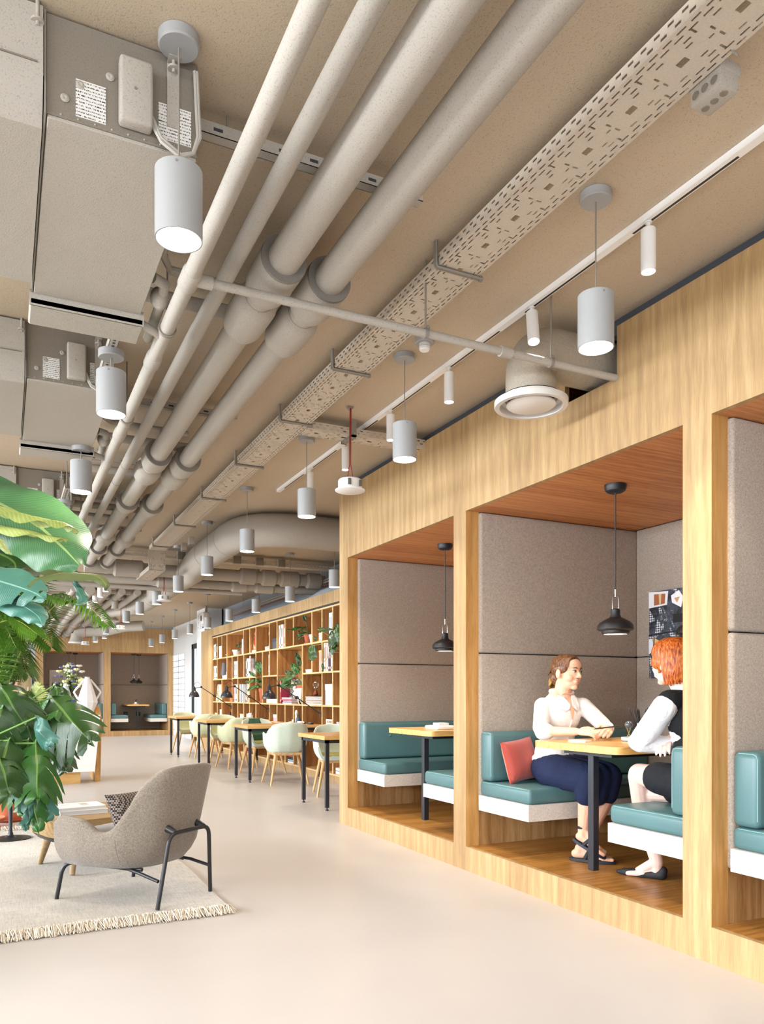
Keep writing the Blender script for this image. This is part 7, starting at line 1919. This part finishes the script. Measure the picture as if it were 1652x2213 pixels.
def fb(u, r_):
    a = u*2*math.pi; ca, sa = math.sin(a), math.cos(a); out = []
    front = max(0, sa); low = -.095 if sa < .1 else (-.02 if sa < .65 else .035); low += r_.uniform(-.018, .01)
    for i in range(8):
        q = i/7; th = q*math.pi*.62
        r1 = .088 if sa < .5 else .082
        z = .036+.096*math.cos(th) if q < .7 else None
        x_ = ca*r1*math.sin(th*1.0+.15); y_ = -.02+sa*.104*math.sin(th+.15)
        zz = .036+.094*math.cos(th)
        zt = .128+(low-.128)*(q**1.7)
        out.append((x_, y_, min(zz, .128)*(1-q)+zt*q))
    k_ = out[-1]; out.append((k_[0]*.93+r_.uniform(-.008, .008), k_[1]*.96+r_.uniform(-.008, .008), k_[2]-.010))
    return out
locks(lk, hc2, HR2, fb, 90, .0072, 8)
obj('hair_strands', lk, HB, hr2, True, angle=80)
for nm, heel, toe, hh in (('a', (3.215, 3.090, .158), (3.090, 3.315, .158), .03), ('b', (3.29, 3.165, .335), (3.365, 3.34, .255), .03)):
    heel, toe = Vector(heel), Vector(toe); f = (toe-heel).normalized(); x = f.cross(Vector((0, 0, 1))).normalized(); up = x.cross(f); L = (toe-heel).length
    m_ = MB(); m_.cap(heel+f*.02+up*.024, heel+f*L*.45+up*.012, .031, .026, 14); m_.cap(heel+f*L*.45+up*.014, heel+f*L*.86+up*.014, .032, .022, 14); m_.cap(heel+f*L*.8+up*.012, toe+up*.012, .024, .010, 12)
    m_.cap(heel+f*.012+up*.045, heel+f*.03+up*.03, .026, .03, 12)
    o = fuse('shoe', m_, plain('#17181c', .7), B, .005, 2)

# ---- receptionist behind the counter
R3 = thing('person', 'dark-haired receptionist in dark top looking down behind the plants', 'person', (.12, 12.1, .45))
hc3 = (.145, 12.06, 1.305); HR3 = frame((.75, -.62, -.28), (.2, -.1, 1)); h3 = Vector(hc3)
b = MB(); headvol(b, hc3, HR3); b.cap(h3+HR3 @ Vector((0, -.02, -.06)), (.06, 12.12, 1.12), .05, .056, 14)
b.cap((.04, 12.14, 1.08), (.03, 12.2, .62), .12, .12, 16)
b.cap((.20, 12.02, 1.06), (.30, 11.84, .86), .045, .038, 12); b.cap((.30, 11.84, .86), (.44, 11.72, .98), .038, .026, 12)
handvol(b, (.445, 11.715, .985), (.8, -.3, .1), (0, 0, -1), 1, .4)
b.cap((-.10, 12.1, 1.06), (-.12, 11.9, .84), .045, .038, 12); b.cap((-.12, 11.9, .84), (.08, 11.72, .98), .038, .026, 12)
handvol(b, (.085, 11.715, .985), (.6, -.5, .1), (0, 0, -1), -1, .4)
b.cap((-.03, 12.15, .56), (.05, 11.85, .54), .09, .06, 12); b.cap((.11, 12.15, .56), (.18, 11.86, .54), .09, .06, 12)
b.cap((.05, 11.85, .52), (.05, 11.9, .08), .055, .035, 12); b.cap((.18, 11.86, .52), (.18, 11.9, .08), .055, .035, 12)
footvol(b, (.05, 11.96, .02), (.08, 11.74, .02), (.05, 11.91, .09), 1, False); footvol(b, (.18, 11.96, .02), (.21, 11.74, .02), (.18, 11.91, .09), 1, False)
fuse('body', b, SK, R3, .008, 2)
face_parts(R3, hc3, HR3, '#2b1c14', '#2a1a12')
s = MB(); s.ell((.05, 12.13, 1.0), .19, .13, .16); s.ell((.04, 12.17, .78), .16, .13, .2); s.cap((.19, 12.04, 1.07), (.30, 11.86, .88), .062, .055, 14); s.cap((-.09, 12.11, 1.07), (-.12, 11.92, .86), .062, .055, 14); s.cap((.04, 12.14, 1.14), (.05, 12.13, 1.08), .065, .09, 14)
fuse('top', s, cloth_mat('dark_top', '#1b2236', '#29324c', 10), R3, .01, 3)
k = MB(); k.ell((.04, 12.17, .60), .17, .15, .10); k.cap((-.03, 12.15, .56), (.05, 11.85, .54), .10, .075, 12); k.cap((.11, 12.15, .56), (.18, 11.86, .54), .10, .075, 12)
fuse('trousers', k, cloth_mat('dark_trousers', '#1a1a1e', '#26262b', 10), R3, .01, 3)
h = MB()
for p, r in (((0, -.022, .040), (.082, .096, .088)), ((0, .02, .075), (.066, .06, .045)), ((0, -.09, -.02), (.06, .05, .06)), ((.06, -.0, .01), (.025, .05, .05)), ((-.06, -.0, .01), (.025, .05, .05))):
    h.ell(h3+HR3 @ Vector(p), r[0], r[1], r[2], 18, 10, HR3)
fuse('hair', h, hair_mat('dark_hair', '#150e0b', '#2a1b14', '#4a3226'), R3, .007, 2)
t = thing('office_stool', 'dark office stool under the receptionist', 'stool', (.05, 12.18, 0))
obj('seat', MB().lathe([(0, .42), (.19, .42), (.2, .44), (.19, .47), (0, .475)], n=30), M['black'], t)
obj('column', MB().cyl((0, 0, .05), (0, 0, .42), .025, n=14), M['chrome'], t)
for q in range(5):
    a = q*1.2566; obj('leg', MB().tube([(0, 0, .08), (.26*math.cos(a), .26*math.sin(a), .05)], [.02, .014], 8), M['black'], t)
    obj('caster', MB().ell((.26*math.cos(a), .26*math.sin(a), .026), .02, .02, .026, 10, 6), M['black'], t)
